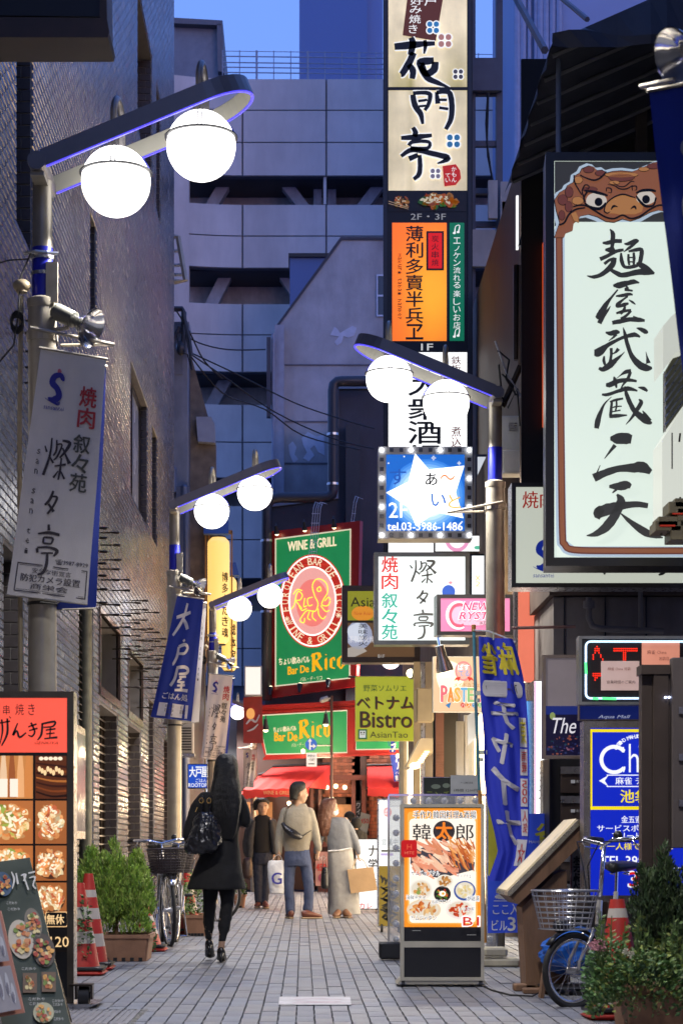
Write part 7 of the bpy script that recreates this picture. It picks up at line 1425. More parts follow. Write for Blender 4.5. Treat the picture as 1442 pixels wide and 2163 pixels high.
# ---------------------------------------------------------------- left front: tall menu sign, folding board
t, q_ = boxsign('menu_sign', 'tall black framed lit menu sign with red header and two columns of food photos', 'sign', -120, 1461, 156, 2122, 11.3, .16, mat('worn_bronze_frame', (.10, .085, .065), rough=.35, metal=.5, var=.2), mat('stand_black', None), fw=14, edge=m_steel)
rh = mat('header_red', (.6, .08, .05), rough=.4, emit=.95, ecol=(1., .10, .06), var=.12, scale=1.5); q_.rect(-106, 1475, 142, 1590, rh, 1, 4)
q_.vtext('串', 7, 1488, 21, 1512, m_ink, bold=.0); q_.text('焼', 33, 1487, 51, 1511, m_ink); q_.text('き', 60, 1487, 74, 1511, m_ink)
for q in ([(0, 1528, 3), (22, 1524, 3.5)], [(4, 1520, 4), (6, 1545, 4), (0, 1574, 2)], [(16, 1518, 4), (16, 1550, 5), (4, 1576, 3)], [(20, 1514, 2), (24, 1518, 2)], [(38, 1528, 3), (28, 1554, 5), (36, 1544, 4), (42, 1558, 5), (56, 1548, 3)], [(60, 1536, 3), (78, 1530, 4)], [(62, 1544, 3), (80, 1539, 4)], [(66, 1527, 4), (74, 1546, 4), (68, 1556, 4), (60, 1553, 2)], [(88, 1530, 4), (116, 1525, 5), (112, 1535, 4), (92, 1537, 3)], [(90, 1530, 4), (88, 1552, 5), (80, 1564, 3)], [(97, 1543, 3), (118, 1540, 4)], [(107, 1538, 3), (106, 1558, 3)], [(98, 1551, 3), (116, 1549, 3)], [(94, 1561, 3), (122, 1558, 5)]): q_.stroke(q, m_ink, 3, sub=4)
q_.text('GENKIYA', 73, 1567, 123, 1573, mat('dim_red_ink', None), 3, shear=.3, res=1)
random.seed(21)
g1 = ['f0b070', 'e08848', 'f8d8a0', 'c86830', 'ffe8c0']; rows = [(1597, 1688), (1692, 1783), (1787, 1861), (1865, 1931)]
for r, (a, c) in enumerate(rows):
 for k, (x0, x1) in enumerate(((-106, 70), (75, 141))):
  x0v = max(x0, -40); bgc = ['c87840', 'b06838'][k] if r else ['d89050', '603018'][k]; q_.rect(x0, a, x1, c, glow(bgc, .8), 2)
  if r == 0 and k == 0:
   for i, x in enumerate((-30, -8, 8, 26, 44, 60)): q_.poly([(x-4, a), (x+4, a), (x+7, a+34), (x+8, c-3), (x-8, c-3), (x-7, a+34)], glow(['e8b890', '90482c', 'f0c8a0', 'a05830', 'f0b078', 'd88848'][i], .95), 3+i % 2)
   for x in (8, 30): q_.rect(x-8, c-42, x+9, c-4, glow('fff0dc', 1.), 6)
  elif r == 0:
   for i in range(7): q_.stroke([(77, a+16+i*10, 3), (110, a+20+i*11, 4), (141, a+24+i*10, 5)], glow(['401c10', '904820', '281008', 'c87838'][i % 4], .7), 3, 3)
   for i in range(9): q_.blob(84+i*6, a+28+(i % 3)*4, 3.4, 6, glow('ffd8a0', 1.), 5, 9)
   for i in range(5): q_.blob(88+i*10, a+6, 5, 4, glow('ffe8c8', 1.1), 5, 9)
  else:
   food(q_, max(x0, -20), a+2, x1-1, c-2, None, [['f0b070', 'e08848', 'f8d8a0', 'a0b050'], ['f8e0b0', 'f0a868', 'd87048', 'f8c890', 'e89858']][k], 80, 3, plate='4a2c20' if k and r > 1 else None, e=1., scale=1.45, sp=1.3)
rrect(q_, 96, 1926, 144, 1959, 5, glow('f0c088', .95), 3); rrect(q_, 98, 1928, 142, 1957, 4, mat('stand_black', None), 4); q_.text('年中無休', 62, 1932, 136, 1953, glow('f8d098', 1.), 5, bold=.03); q_.text('5986-0120', 16, 1979, 146, 2001, glow('f8d098', 1.), 5, bold=.01); q_.rect(-106, 2008, 142, 2011, m_bronze, 4); q_.done()
b = MB(); b.prism([P(-120, 2135, 11.25), P(172, 2135, 11.25), P(206, 2122, 11.25), P(160, 2122, 11.25), P(-120, 2122, 11.25)], (0, .4, 0)); part('base_plate', b, m_steel, t)
b = MB(); c = P(176, 0, 11.25); b.cyl((c.x-.03, 11.3, .062), (c.x+.03, 11.3, .062), .062, 20); b.cyl((c.x-.034, 11.3, .062), (c.x+.034, 11.3, .062), .03, 12); sm(b); part('castor', b, m_dark, t, auto=40)
b = MB(); b.box((c.x-.05, 11.26, .05), (c.x-.038, 11.34, .125)); b.box((c.x+.038, 11.26, .05), (c.x+.05, 11.34, .125)); b.box((c.x-.08, 11.24, .125), (c.x+.05, 11.36, .137)); part('castor_fork', b, m_bronze, t)
t = thing('folding_board', 'dark green folding menu board with food photos leaning in front of the tall menu sign', 'menu board', (P(60, 0, 10).x, 9.9, 0))
def fbm(x, y, off=0.): Z = 10.45-(y-1815)*.0022; return P(x, y, Z-off)
b = MB(); b.prism([fbm(-70, 1830), fbm(62, 1812), fbm(158, 2200), fbm(20, 2235)], (0, .02, 0)); part('board', b, mat('board_dark_green', (.045, .06, .045), rough=.35, var=.15), t)
b = MB(); b.prism([fbm(-70, 1840)+Vector((0, .2, 0)), fbm(50, 1815)+Vector((0, .1, 0)), fbm(120, 2200)+Vector((0, .7, 0)), fbm(-20, 2235)+Vector((0, .7, 0))], (0, .02, 0)); part('back_board', b, m_dark, t)
q_ = Face(t, lambda x, y, off=0.: fbm(x, y, off+.02)); wc = paint((.6, .6, .58), .6, 'chalk_white')
for q in ([(24, 1842, 2), (30, 1858, 4), (26, 1878, 2)], [(34, 1845, 3), (38, 1868, 4)], [(44, 1850, 2), (54, 1848, 4), (50, 1862, 3)], [(50, 1850, 3), (60, 1880, 3)], [(60, 1845, 3), (74, 1842, 3)], [(62, 1855, 2), (74, 1853, 3), (70, 1870, 3), (76, 1878, 3)]): q_.stroke(q, wc, 2)
for (x, y, rx, ry, dish) in ((6, 1868, 20, 26, '3a5878'), (44, 1985, 26, 42, 'c8c0b0'), (70, 1952, 18, 34, '7a7468'), (92, 2008, 24, 36, '4a4038'), (92, 2140, 22, 22, 'b8b898')):
 q_.blob(x, y, rx, ry, mat('dish_'+dish, tuple(v*.8 for v in srgb(dish)), rough=.5), 2, 22, rot=-.2)
 for k in range(26): a = random.random()*6.28; r = math.sqrt(random.random())*.75; c = random.choice(['b86838', 'd8a050', 'a03828', '708838', 'd8c890', 'c88858']); q_.blob(x+r*rx*math.cos(a), y+r*ry*math.sin(a), rx*.2, ry*.14, mat('foodp_'+c, srgb(c), rough=.5), 3+k % 3, 8, .15, rot=random.random()*3)
for (x0, y0) in ((48, 2056), (88, 2054)):
 q_.rect(x0, y0, x0+30, y0+42, mat('photo_brown', (.12, .07, .04)), 2)
 for k in range(12): q_.blob(x0+random.uniform(6, 24), y0+random.uniform(8, 34), 4, 5, mat('foodp_'+random.choice(['b86838', 'd8a050', 'd8c890', '708838']), None), 3, 7, .2)
for (x0, y0, w) in ((14, 1905, 22), (16, 1918, 26), (46, 2044, 30), (60, 2108, 34), (62, 2118, 30), (110, 2112, 24), (112, 2120, 20), (110, 2135, 18), (114, 2150, 20)): q_.text('こだわり', x0, y0, x0+w, y0+6, wc, 2, res=1)
q_.done()
t = thing('photo_board', 'leaning pinkish glossy photo board with glasses print at the bottom left corner', 'poster', P(-10, 2150, 9.6)); b = MB(); b.prism([P(-60, 1915, 9.7), P(2, 1925, 9.7), P(52, 2140, 9.45), P(-60, 2160, 9.45)], (0, .015, 0)); part('board', b, mat('pink_edge', (.5, .22, .15), rough=.4), t)
q_ = Face(t, lambda x, y, off=0.: P(x, y, 9.66-(y-1915)*.00105-off)); q_.poly([(-50, 1925), (-2, 1934), (20, 2030), (-50, 2040)], mat('grey_photo', (.42, .40, .42), rough=.3), 2); q_.poly([(-50, 2050), (22, 2040), (45, 2132), (-50, 2150)], mat('grey_photo', None), 2)
for (x, y, rx, ry) in ((-6, 1975, 6, 26), (6, 2000, 4, 22), (2, 2085, 5, 30), (16, 2080, 4, 26), (28, 2098, 4, 22)): q_.blob(x, y, rx, ry, mat('glass_print', (.66, .66, .68), rough=.3), 3, 14, rot=-.2); q_.blob(x+1, y+8, rx*.5, ry*.5, mat('glass_print2', (.3, .28, .32), rough=.3), 4, 12, rot=-.2)
q_.done()
# ---------------------------------------------------------------- bicycles
m_tyre = mat('tyre_rubber', (.02, .02, .02), rough=.7, var=.1); m_spoke = mat('spoke_steel', (.5, .5, .52), rough=.3, metal=.9)
def bicycle(label, loc, head, R=.33, col=(.04, .04, .045), basket='dark', wb=1.06, lean=0., steer=0., up_=0., bz_=0., group='bicycles parked along the lane'):
 """local frame: x forward, y left, z up; head = heading in degrees from +x"""
 t = thing('bicycle', label, 'bicycle', loc, group, math.radians(head)); t.rotation_euler = (math.radians(lean), 0, math.radians(head))
 fm = mat('bike_paint_%.2f%.2f' % (col[0], col[2]), col, rough=.25, metal=.4, coat=.5); L = dict(local=True)
 hs = R+.42; hd = Vector((wb*.5-.20, 0, hs)); fa = Vector((wb*.5, 0, R)); ra = Vector((-wb*.5, 0, R)); bb = Vector((-.06, 0, R-.05)); st = Vector((-.22, 0, hs+.02)); sr = math.radians(steer)
 def steerv(v): d = Vector(v)-hd; c, s = math.cos(sr), math.sin(sr); return (hd.x+d.x*c-d.y*s, hd.y+d.x*s+d.y*c, hd.z+d.z)
 for k, a in enumerate((fa, ra)):
  M = (lambda v: steerv(v)) if k == 0 else (lambda v: tuple(v))
  b = MB(); b.tube([(a.x+R*math.cos(q), 0, a.z+R*math.sin(q)) for q in [i*2*math.pi/40 for i in range(40)]], .018, 8, closed=True); b.v = [M(v) for v in b.v]; w = part('wheel', sm(b), m_tyre, t, **L)
  b = MB(); b.tube([(a.x+(R-.025)*math.cos(q), 0, a.z+(R-.025)*math.sin(q)) for q in [i*2*math.pi/40 for i in range(40)]], .011, 6, closed=True); b.v = [M(v) for v in b.v]; part('rim', sm(b), m_chrome, w, **L)
  b = MB()
  for i in range(28):
   q = i*2*math.pi/28; sd = .03 if i % 2 else -.03; b.tube([(a.x+.018*math.cos(q+.6), sd, a.z+.018*math.sin(q+.6)), (a.x+(R-.03)*math.cos(q), 0, a.z+(R-.03)*math.sin(q))], .0014, 3)
  b.cyl((a.x, -.045, a.z), (a.x, .045, a.z), .018, 8); b.v = [M(v) for v in b.v]; part('spokes', b, m_spoke, w, **L)
  b = MB(); a0, a1 = (40, 200) if k == 0 else (-20, 170); pts = [(a.x+(R+.035)*math.cos(math.radians(q)), 0, a.z+(R+.035)*math.sin(math.radians(q))) for q in range(a0, a1, 10)]
  b.tube(pts, .026, 6, flat=.35); b.v = [M(v) for v in b.v]; part('mudguard', sm(b), m_chrome if basket == 'dark' else m_dark, t, **L)
 b = MB(); b.tube([hd+Vector((.02, 0, -.02)), hd+Vector((.06, 0, -.16))], .019, 8); b.tube([hd+Vector((.05, 0, -.13)), (.08, 0, R+.06), bb], .017, 8); b.tube([bb, st], .015, 8); b.tube([bb, ra+Vector((0, .05, 0))], .009, 6); b.tube([bb, ra+Vector((0, -.05, 0))], .009, 6); b.tube([st+Vector((0, 0, -.1)), ra+Vector((0, .05, 0))], .008, 6); b.tube([st+Vector((0, 0, -.1)), ra+Vector((0, -.05, 0))], .008, 6); part('frame', sm(b), fm, t, auto=40, **L)
 b = MB()
 for s in (-1, 1): b.tube([hd+Vector((.07, s*.02, -.18)), hd+Vector((.10, s*.045, -.22)), fa+Vector((-.01, s*.045, .06)), fa+Vector((0, s*.045, 0))], .010, 6)
 b.v = [steerv(v) for v in b.v]; part('fork', sm(b), fm, t, **L)
 b = MB(); b.tube([hd, hd+Vector((-.03, 0, .20+up_))], .013, 8); hb = hd+Vector((-.03, 0, .20+up_)); b.tube([hb+Vector((-.20, .27, .03)), hb+Vector((-.05, .24, .04)), hb+Vector((.04, .12, .03)), hb, hb+Vector((.04, -.12, .03)), hb+Vector((-.05, -.24, .04)), hb+Vector((-.20, -.27, .03))], .012, 8)
 for s in (-1, 1): b.tube([hb+Vector((-.02, s*.22, .03)), hb+Vector((-.05, s*.23, -.01)), hb+Vector((-.16, s*.25, -.02))], .006, 5)
 b.v = [steerv(v) for v in b.v]; part('handlebar', sm(b), m_chrome, t, **L)
 b = MB()
 for s in (-1, 1): b.tube([hb+Vector((-.09, s*.25, .038)), hb+Vector((-.22, s*.275, .03))], .017, 8)
 b.sphere(tuple(hb+Vector((0, .12, .055))), .028, 10, 6); b.v = [steerv(v) for v in b.v]; part('grip', sm(b), m_dark, t, **L)
 b = MB()
 for s in (-1, 1): b.tube([hb+Vector((-.03, s*.2, .02)), hb+Vector((.12, s*.1, .02)), hb+Vector((.14, s*.02, -.12)), hd+Vector((.06, 0, -.2))], .004, 4)
 b.v = [steerv(v) for v in b.v]; part('brake_cable', b, m_dark, t, **L)
 sp = st+Vector((-.02, 0, .13)); b = MB(); b.tube([st, sp], .011, 8); part('seat_post', b, m_chrome, t, **L)
 b = MB(); rg = []
 for i in range(9):
  u = i/8; w = .105*(1-u)**.8+.022; x = sp.x-.14+.27*u; rg.append([(x, w*math.cos(q), sp.z+.03+.028*math.sin(q)*(1 if math.sin(q) > 0 else 1.3)-.01*u) for q in [k*2*math.pi/12 for k in range(12)]])
 b.loft(rg); s1 = part('saddle', sm(b), m_dark, t, **L)
 b = MB()
 for s in (-.04, .04): b.tube([(sp.x-.09+.004*math.cos(i*1.2)+.0, s+.02*math.cos(i*1.5), sp.z-.03+i*.004) for i in range(11)], .004, 5)
 part('saddle_spring', b, m_chrome, s1, **L)
 bc = hd+Vector((.26, 0, .05+bz_)); zz0, zz1 = bc.z-.12, bc.z+.10
 if basket:
  bm2 = m_spoke if basket == 'wire' else mat('brown_basket', (.05, .035, .035), rough=.5)
  b = MB(); nr = 9 if basket == 'dark' else 7; r_ = .003 if basket == 'wire' else .006
  def rr_(z): k = (z-zz0)/(zz1-zz0); return .11+.05*k, .14+.04*k
  for i in range(nr+1):
   z = zz0+(zz1-zz0)*i/nr; a_, c_ = rr_(z); pts = [(bc.x+a_*math.copysign(abs(math.cos(q))**.6, math.cos(q)), c_*math.copysign(abs(math.sin(q))**.6, math.sin(q)), z) for q in [k*2*math.pi/28 for k in range(28)]]; b.tube(pts, r_ if i < nr else r_*1.8, 4, closed=True)
  for k in range(28 if basket == 'wire' else 40):
   q = k*2*math.pi/(28 if basket == 'wire' else 40); cs, sn = math.copysign(abs(math.cos(q))**.6, math.cos(q)), math.copysign(abs(math.sin(q))**.6, math.sin(q)); b.tube([(bc.x+.11*cs, .14*sn, zz0), (bc.x+.16*cs, .18*sn, zz1)], r_*.8, 4)
  for k in range(7): b.tube([(bc.x-.10, -.12+.04*k, zz0), (bc.x+.10, -.12+.04*k, zz0)], r_, 4)
  b.v = [steerv(v) for v in b.v]; part('basket', b, bm2, t, **L)
  if basket == 'dark':
   b = MB(); b.bevbox((bc.x-.095, -.12, zz0+.005), (bc.x+.095, .12, zz0+.13), .02); b.v = [steerv(v) for v in b.v]; part('basket_liner', b, bm2, t, **L)
 b = MB(); b.cyl((bb.x, -.05, bb.z), (bb.x, -.04, bb.z), .085, 20); b.tube([(bb.x, -.06, bb.z), (bb.x+.03, -.065, bb.z-.16)], .008, 6); b.tube([(bb.x, .05, bb.z), (bb.x-.03, .065, bb.z+.16)], .008, 6); b.tube([(bb.x, -.045, bb.z+.06), (ra.x, -.045, ra.z+.04)], .005, 5); b.tube([(bb.x, -.045, bb.z-.07), (ra.x, -.045, ra.z-.04)], .005, 5); part('crankset', b, m_chrome, t, **L)
 for s, z in ((-1, -.16), (1, .16)): b = MB(); b.bevbox((bb.x-s*.0-.05+(.03 if s < 0 else -.03), s*.07, bb.z+z-.014), (bb.x+.05+(.03 if s < 0 else -.03), s*.15, bb.z+z+.014), .01); part('pedal', b, m_dark, t, **L)
 b = MB(); b.tube([ra+Vector((0, .06, 0)), (ra.x-.05, .10, .01), (ra.x+.10, .13, .01)], .007, 6); b.tube([ra+Vector((0, -.06, 0)), (ra.x-.05, -.10, .01), (ra.x-.05, .10, .01)], .007, 6); part('kickstand', b, m_chrome, t, **L)
 b = MB(); b.tube([fa+Vector((.05, .0, R+.06)), fa+Vector((.12, 0, R+.05))], [.028, .036], 12); b.v = [steerv(v) for v in b.v]; part('lamp', sm(b), m_dark, t, **L)
 if basket == 'dark':
  b = MB(); zr = ra.z+R+.09; b.tube([(st.x-.02, .05, zr), (ra.x-.16, .06, zr), (ra.x-.16, -.06, zr), (st.x-.02, -.05, zr)], .006, 5); b.tube([(ra.x-.1, .06, zr), ra+Vector((0, .055, 0))], .005, 5); b.tube([(ra.x-.1, -.06, zr), ra+Vector((0, -.055, 0))], .005, 5); part('carrier', b, m_chrome, t, **L)
 return t
def gp(px, Z): return ((px-VX)*Z/F, Z, 0)
bicycle('silver city bicycle with dark basket parked nearest on the left, facing the viewer', ((334-VX)*18.4/F+.02, 18.95, 0), -84, .335, (.25, .26, .28), steer=8, lean=2)
bicycle('second bicycle close behind the silver one with the dark basket', ((372-VX)*19.3/F-.02, 19.9, 0), -86, .33, (.35, .36, .4), basket='dark', steer=-6)
bicycle('bicycle with pale tyres parked slantwise behind the woman in black', (-1.06-.50, 24.9, 0), 160, .33, (.2, .2, .22), basket=None, wb=1.0)
bicycle('small wheeled white folding bicycle with wire basket at the lower right', (1.80, 11.72, 0), 250, .205, (.55, .53, .50), basket='wire', wb=.9, steer=-38, up_=.10, bz_=-.11)
# ---------------------------------------------------------------- cones
m_cred = mat('cone_red', (.50, .035, .025), rough=.5, var=.15, dirt=.25); m_cwh = mat('cone_white', (.55, .5, .45), rough=.6, dirt=.35)
def cone(label, loc, H=.70, bands=((.30, .44), (.58, .72)), tilt=0., top=1., rz=0):
 t = thing('traffic_cone', label, 'traffic cone', loc, 'traffic cones'); t.rotation_euler = (math.radians(tilt), math.radians(tilt*.5), rz); L = dict(local=True)
 rad = lambda u: .148-.115*u
 z0, prev = .04, 0
 def seg(u0, u1, m_): b = MB(); b.lathe([(rad(u0), .04+(H-.04)*u0), (rad(u1), .04+(H-.04)*u1)], n=24, caps=False); b.lathe([(rad(u0)-.006, .04+(H-.04)*u0), (rad(u1)-.006, .04+(H-.04)*u1)], n=24, caps=u1 > .9); part('cone_body' if m_ is m_cred else 'reflective_band', sm(b), m_, t, **L)
 for a, c in bands:
  seg(prev, a, m_cred); seg(a, c, m_cwh); prev = c
 seg(prev, top, m_cred)
 b = MB(); b.bevbox((-.19, -.19, 0), (.19, .19, .035), .03); part('base', b, m_cred, t, **L)
 b = MB(); b.bevbox((-.185, -.185, .036), (.185, .185, .062), .03); part('weight', b, m_dark, t, **L)
cone('red and white traffic cone standing right beside the tall menu sign on the left', ((184-VX)*14.8/F, 14.9, 0), .72, ((.20, .34), (.50, .62), (.74, .82)))
cone('red traffic cone almost hidden between the tall menu sign and its neighbour cone', ((158-VX)*14.0/F, 14.3, 0), .66)
cone('red traffic cone standing behind the flower pots next to the silver bicycle', ((303-VX)*17.4/F, 17.6, 0), .42)
cone('worn red cone with white chevron at the lower right beside the planter', ((1312-VX)*10.55/F, 10.6, 0), .66, ((.06, .22), (.80, .88)), tilt=-2, top=.96)
cone('red traffic cone peeking out behind the woman with the long black hair', ((392-VX)*21/F, 21.2, 0), .7)
# ---------------------------------------------------------------- plants
def leafmat(n, c, rough=.5): return mat(n, c, rough=rough, var=.25, scale=20, attr='Col', sheen=.1)
m_leaf = leafmat('foliage', (.1, .2, .05)); m_terra = mat('terracotta', (.38, .20, .12), rough=.7, var=.2, scale=8, dirt=.3); m_soil = mat('soil', (.04, .03, .02), rough=1.)
def leaf(b, p, d, l, w, col):
 d = Vector(d).normalized(); s = d.cross(Vector((random.uniform(-1, 1), random.uniform(-1, 1), random.uniform(-1, 1)))).normalized()*w; n = d.cross(s).normalized()*w*.3; p = Vector(p)
 b.add([p, p+d*l*.5+s+n, p+d*l, p+d*l*.5-s+n], [(0, 1, 2), (0, 2, 3)], col)
def conifer(t, c, H, Rr, n, cols, seed=1, tips=4):
 random.seed(seed); b = MB(); lobes = [(random.uniform(-1, 1)*Rr*.72, random.uniform(-1, 1)*Rr*.5, random.uniform(.0, .5)*H, random.uniform(.25, .45)*H) for _ in range(26)]+[(-.02, 0, .35*H, .65*H), (Rr*.3, 0, .3*H, .5*H), (Rr*.6, 0, .2*H, .42*H), (-Rr*.5, 0, .15*H, .5*H)]
 for k in range(n):
  lx, ly, lz, lh = random.choice(lobes); u = random.random()**1.2; a = random.random()*6.28; r = Rr*.38*(1-u)**.75+.004
  base = Vector((c[0]+lx+r*math.cos(a), c[1]+ly+r*math.sin(a), c[2]+lz+lh*u*.9-(.12*r))); d = Vector((math.cos(a)*.6, math.sin(a)*.6, 1.3+u)).normalized()
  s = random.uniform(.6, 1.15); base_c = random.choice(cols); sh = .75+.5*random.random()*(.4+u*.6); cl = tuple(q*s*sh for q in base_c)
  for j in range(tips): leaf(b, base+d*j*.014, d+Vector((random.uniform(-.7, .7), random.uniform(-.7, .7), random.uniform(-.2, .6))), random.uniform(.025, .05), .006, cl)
 part('foliage', b, m_leaf, t)
 b = MB(); b.tube([(c[0], c[1], c[2]-.05), (c[0], c[1], c[2]+H*.6)], [.018, .006], 6); part('trunk', b, wood, t)
def planter(t, x0, x1, y0, y1, h, nm='pot'):
 b = MB();
 def rg(z, i): return [(x0+i+.02, y0+i, z), (x1-i-.02, y0+i, z), (x1-i, y0+i+.02, z), (x1-i, y1-i-.02, z), (x1-i-.02, y1-i, z), (x0+i+.02, y1-i, z), (x0+i, y1-i-.02, z), (x0+i, y0+i+.02, z)]
 b.loft([rg(0, .035), rg(h*.86, .012), rg(h*.86, 0), rg(h, 0), rg(h, .02), rg(h-.03, .024)]); part(nm, b, m_terra, t)
 b = MB(); b.box((x0+.025, y0+.025, h-.035), (x1-.025, y1-.025, h-.03)); part('soil', b, m_soil, t)
 for k in range(5):
  b = MB(); xx = x0+.08+(x1-x0-.16)*k/4; b.box((xx-.015, y0+.025, .0), (xx+.015, y0+.034, .03)); part('drain_notch', b, m_dark, t)
X = lambda px, Z: (px-VX)*Z/F
t = thing('potted_conifer', 'bright green feathery conifer in a rectangular terracotta planter on the left', 'potted plant', (X(255, 16), 16.2, 0)); planter(t, X(205, 16), X(318, 16), 15.95, 16.55, .215)
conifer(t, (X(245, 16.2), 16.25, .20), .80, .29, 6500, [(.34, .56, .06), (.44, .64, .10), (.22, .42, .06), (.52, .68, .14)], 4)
def leafy(t, c, rx, ry, H, n, cols, size=.03, seed=2, droop=.0, name='leaves'):
 random.seed(seed); b = MB()
 for k in range(n):
  a = random.random()*6.28; r = math.sqrt(random.random()); u = random.random(); p = Vector((c[0]+rx*r*math.cos(a), c[1]+ry*r*math.sin(a), c[2]+H*u*(1-.5*r*r)-droop*r*r*random.random())); s = random.uniform(.6, 1.3); cl = tuple(q*s for q in random.choice(cols))
  leaf(b, p, (math.cos(a)*.8+random.uniform(-.5, .5), math.sin(a)*.8-.2, random.uniform(-.3, .9)), size*random.uniform(.7, 1.3), size*.3, cl)
 part(name, b, m_leaf, t)
def flowers(t, pts, col, r=.016, nm='flower'):
 for (x, y, z) in pts:
  b = MB()
  for k in range(5):
   a = k*1.257+random.random(); b.add([(x, y-.004, z), (x+r*math.cos(a-.45), y-.008, z+r*math.sin(a-.45)), (x+r*1.25*math.cos(a), y-.002, z+r*1.25*math.sin(a)), (x+r*math.cos(a+.45), y-.008, z+r*math.sin(a+.45))], [(0, 1, 2, 3)])
  part(nm, b, mat('petal_%.2f%.2f%.2f' % col, col, rough=.6, var=.1), t)
G1 = [(.09, .20, .05), (.14, .26, .07), (.06, .14, .04), (.18, .28, .10)]
t = thing('flower_pot', 'terracotta pot of trailing ivy and red and lilac flowers beside the conifer planter', 'potted plant', (X(300, 16.7), 16.9, 0)); planter(t, X(292, 16.9), X(325, 16.9), 16.7, 17.1, .2)
leafy(t, (X(300, 16.8), 16.8, .10), .11, .15, .28, 420, G1, .035, 3, .12)
random.seed(4); flowers(t, [(X(298+random.uniform(-7, 7), 16.6), 16.6, CH+(VY-1912+random.uniform(-12, 8))*16.6/F) for _ in range(7)], (.45, .02, .03), .022); flowers(t, [(X(304+random.uniform(-9, 9), 16.55), 16.55, CH+(VY-1930+random.uniform(-8, 8))*16.6/F) for _ in range(6)], (.45, .35, .65), .022)
t = thing('small_ivy', 'little ivy plant growing up between the traffic cones and the tall menu sign', 'potted plant', (X(178, 14.2), 14.4, 0)); b = MB(); b.lathe([(.05, 0), (.075, .14), (.08, .15), (.07, .15)], (X(178, 14.2), 14.4, 0), 14); part('pot', b, m_terra, t); leafy(t, (X(178, 14.1), 14.2, .12), .03, .05, .50, 160, G1, .035, 8)
t = thing('far_planter', 'row planter with green bushes behind the parked bicycles', 'potted plant', (X(405, 20.5), 20.8, 0)); planter(t, X(385, 20.8), X(445, 20.8), 20.6, 21.3, .22); leafy(t, (X(412, 20.8), 20.9, .2), .16, .2, .52, 700, [(.14, .26, .05), (.09, .2, .04)], .035, 5)
t = thing('far_planter', 'small pot with greenery beside the distant man at the left of the lane', 'potted plant', (X(500, 30), 30.8, 0)); planter(t, X(492, 30.8), X(520, 30.8), 30.6, 31.1, .2); leafy(t, (X(505, 30.8), 30.8, .2), .10, .1, .3, 200, G1, .05, 6)
t = thing('flower_planter', 'big terracotta planter overflowing with leafy flowers at the lower right corner', 'potted plant', (X(1370, 9.7), 9.8, 0)); planter(t, X(1318, 9.7), X(1480, 9.7), 9.7, 10.25, .235)
leafy(t, (X(1355, 9.8), 9.78, .17), .27, .16, .24, 2000, [(.12, .24, .08), (.16, .28, .09), (.2, .3, .09), (.08, .17, .06), (.34, .4, .1)], .036, 9, .12)
leafy(t, (X(1285, 9.9), 9.9, .25), .12, .10, .22, 700, [(.13, .26, .09), (.18, .32, .13)], .028, 10, .08)
random.seed(12); b = MB()
for k in range(44):
 x, y, z = X(random.uniform(1255, 1440), 9.9), random.uniform(9.75, 10.05), .3; h = random.uniform(.1, .3); b.tube([(x, y, z), (x+.01, y, z+h)], .0025, 4, col=(.08, .14, .04))
 for j in range(9): leaf(b, (x+.01*j/9, y, z+h*j/9), (random.uniform(-1, 1), random.uniform(-1, .4), random.uniform(0, .8)), .035, .010, random.choice([(.16, .24, .06), (.10, .18, .05), (.24, .28, .07)]))
part('shoots', b, m_leaf, t)
b = MB()
for k in range(40):
 a = random.uniform(2.2, 5.2); x, y = X(1400, 9.8), 9.78; l = random.uniform(.15, .26); b.tube([(x, y, .26), (x+math.cos(a)*l*.5, y+math.sin(a)*l*.2, .33), (x+math.cos(a)*l, y+math.sin(a)*l*.3, .22+random.uniform(-.05, .04))], [.003, .004, .001], 3, col=(.05, .10, .05))
part('grass_blades', b, m_leaf, t)
flowers(t, [(X(1262+random.uniform(-14, 14), 9.75), 9.76+random.uniform(0, .04), CH+(VY-1998+random.uniform(-9, 9))*9.8/F) for _ in range(22)], (.55, .24, .28), .012); flowers(t, [(X(1328+random.uniform(-8, 8), 9.7), 9.72, CH+(VY-2012+random.uniform(-6, 6))*9.8/F) for _ in range(6)], (.6, .57, .45), .013)
t = thing('dark_conifer', 'dark slender conifer rising from the flower planter against the steel cabinet frame', 'potted plant', (X(1412, 10.1), 10.45, 0)); planter(t, X(1375, 10.3), X(1470, 10.3), 10.3, 10.7, .22)
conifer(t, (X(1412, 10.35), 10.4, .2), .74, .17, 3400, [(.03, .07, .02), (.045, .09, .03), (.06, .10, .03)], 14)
t = thing('black_bag', 'black plastic rubbish bag slumped behind the red cone on the right', 'bag', (X(1320, 11.6), 11.8, 0)); b = MB(); rg = []
for j in range(9):
 v = j/8; rg.append([(X(1315, 11.7)+(.2*math.sin(math.pi*min(1, .15+v*.85))**.5)*math.cos(a)*(1+.15*math.sin(a*5+v*7)), 11.8+.16*math.sin(a), .02+.48*v) for a in [i*2*math.pi/22 for i in range(22)]])
b.loft(rg); part('bag', sm(b), mat('bin_bag', (.03, .03, .035), rough=.3, bump=.4, bscale=20), t)
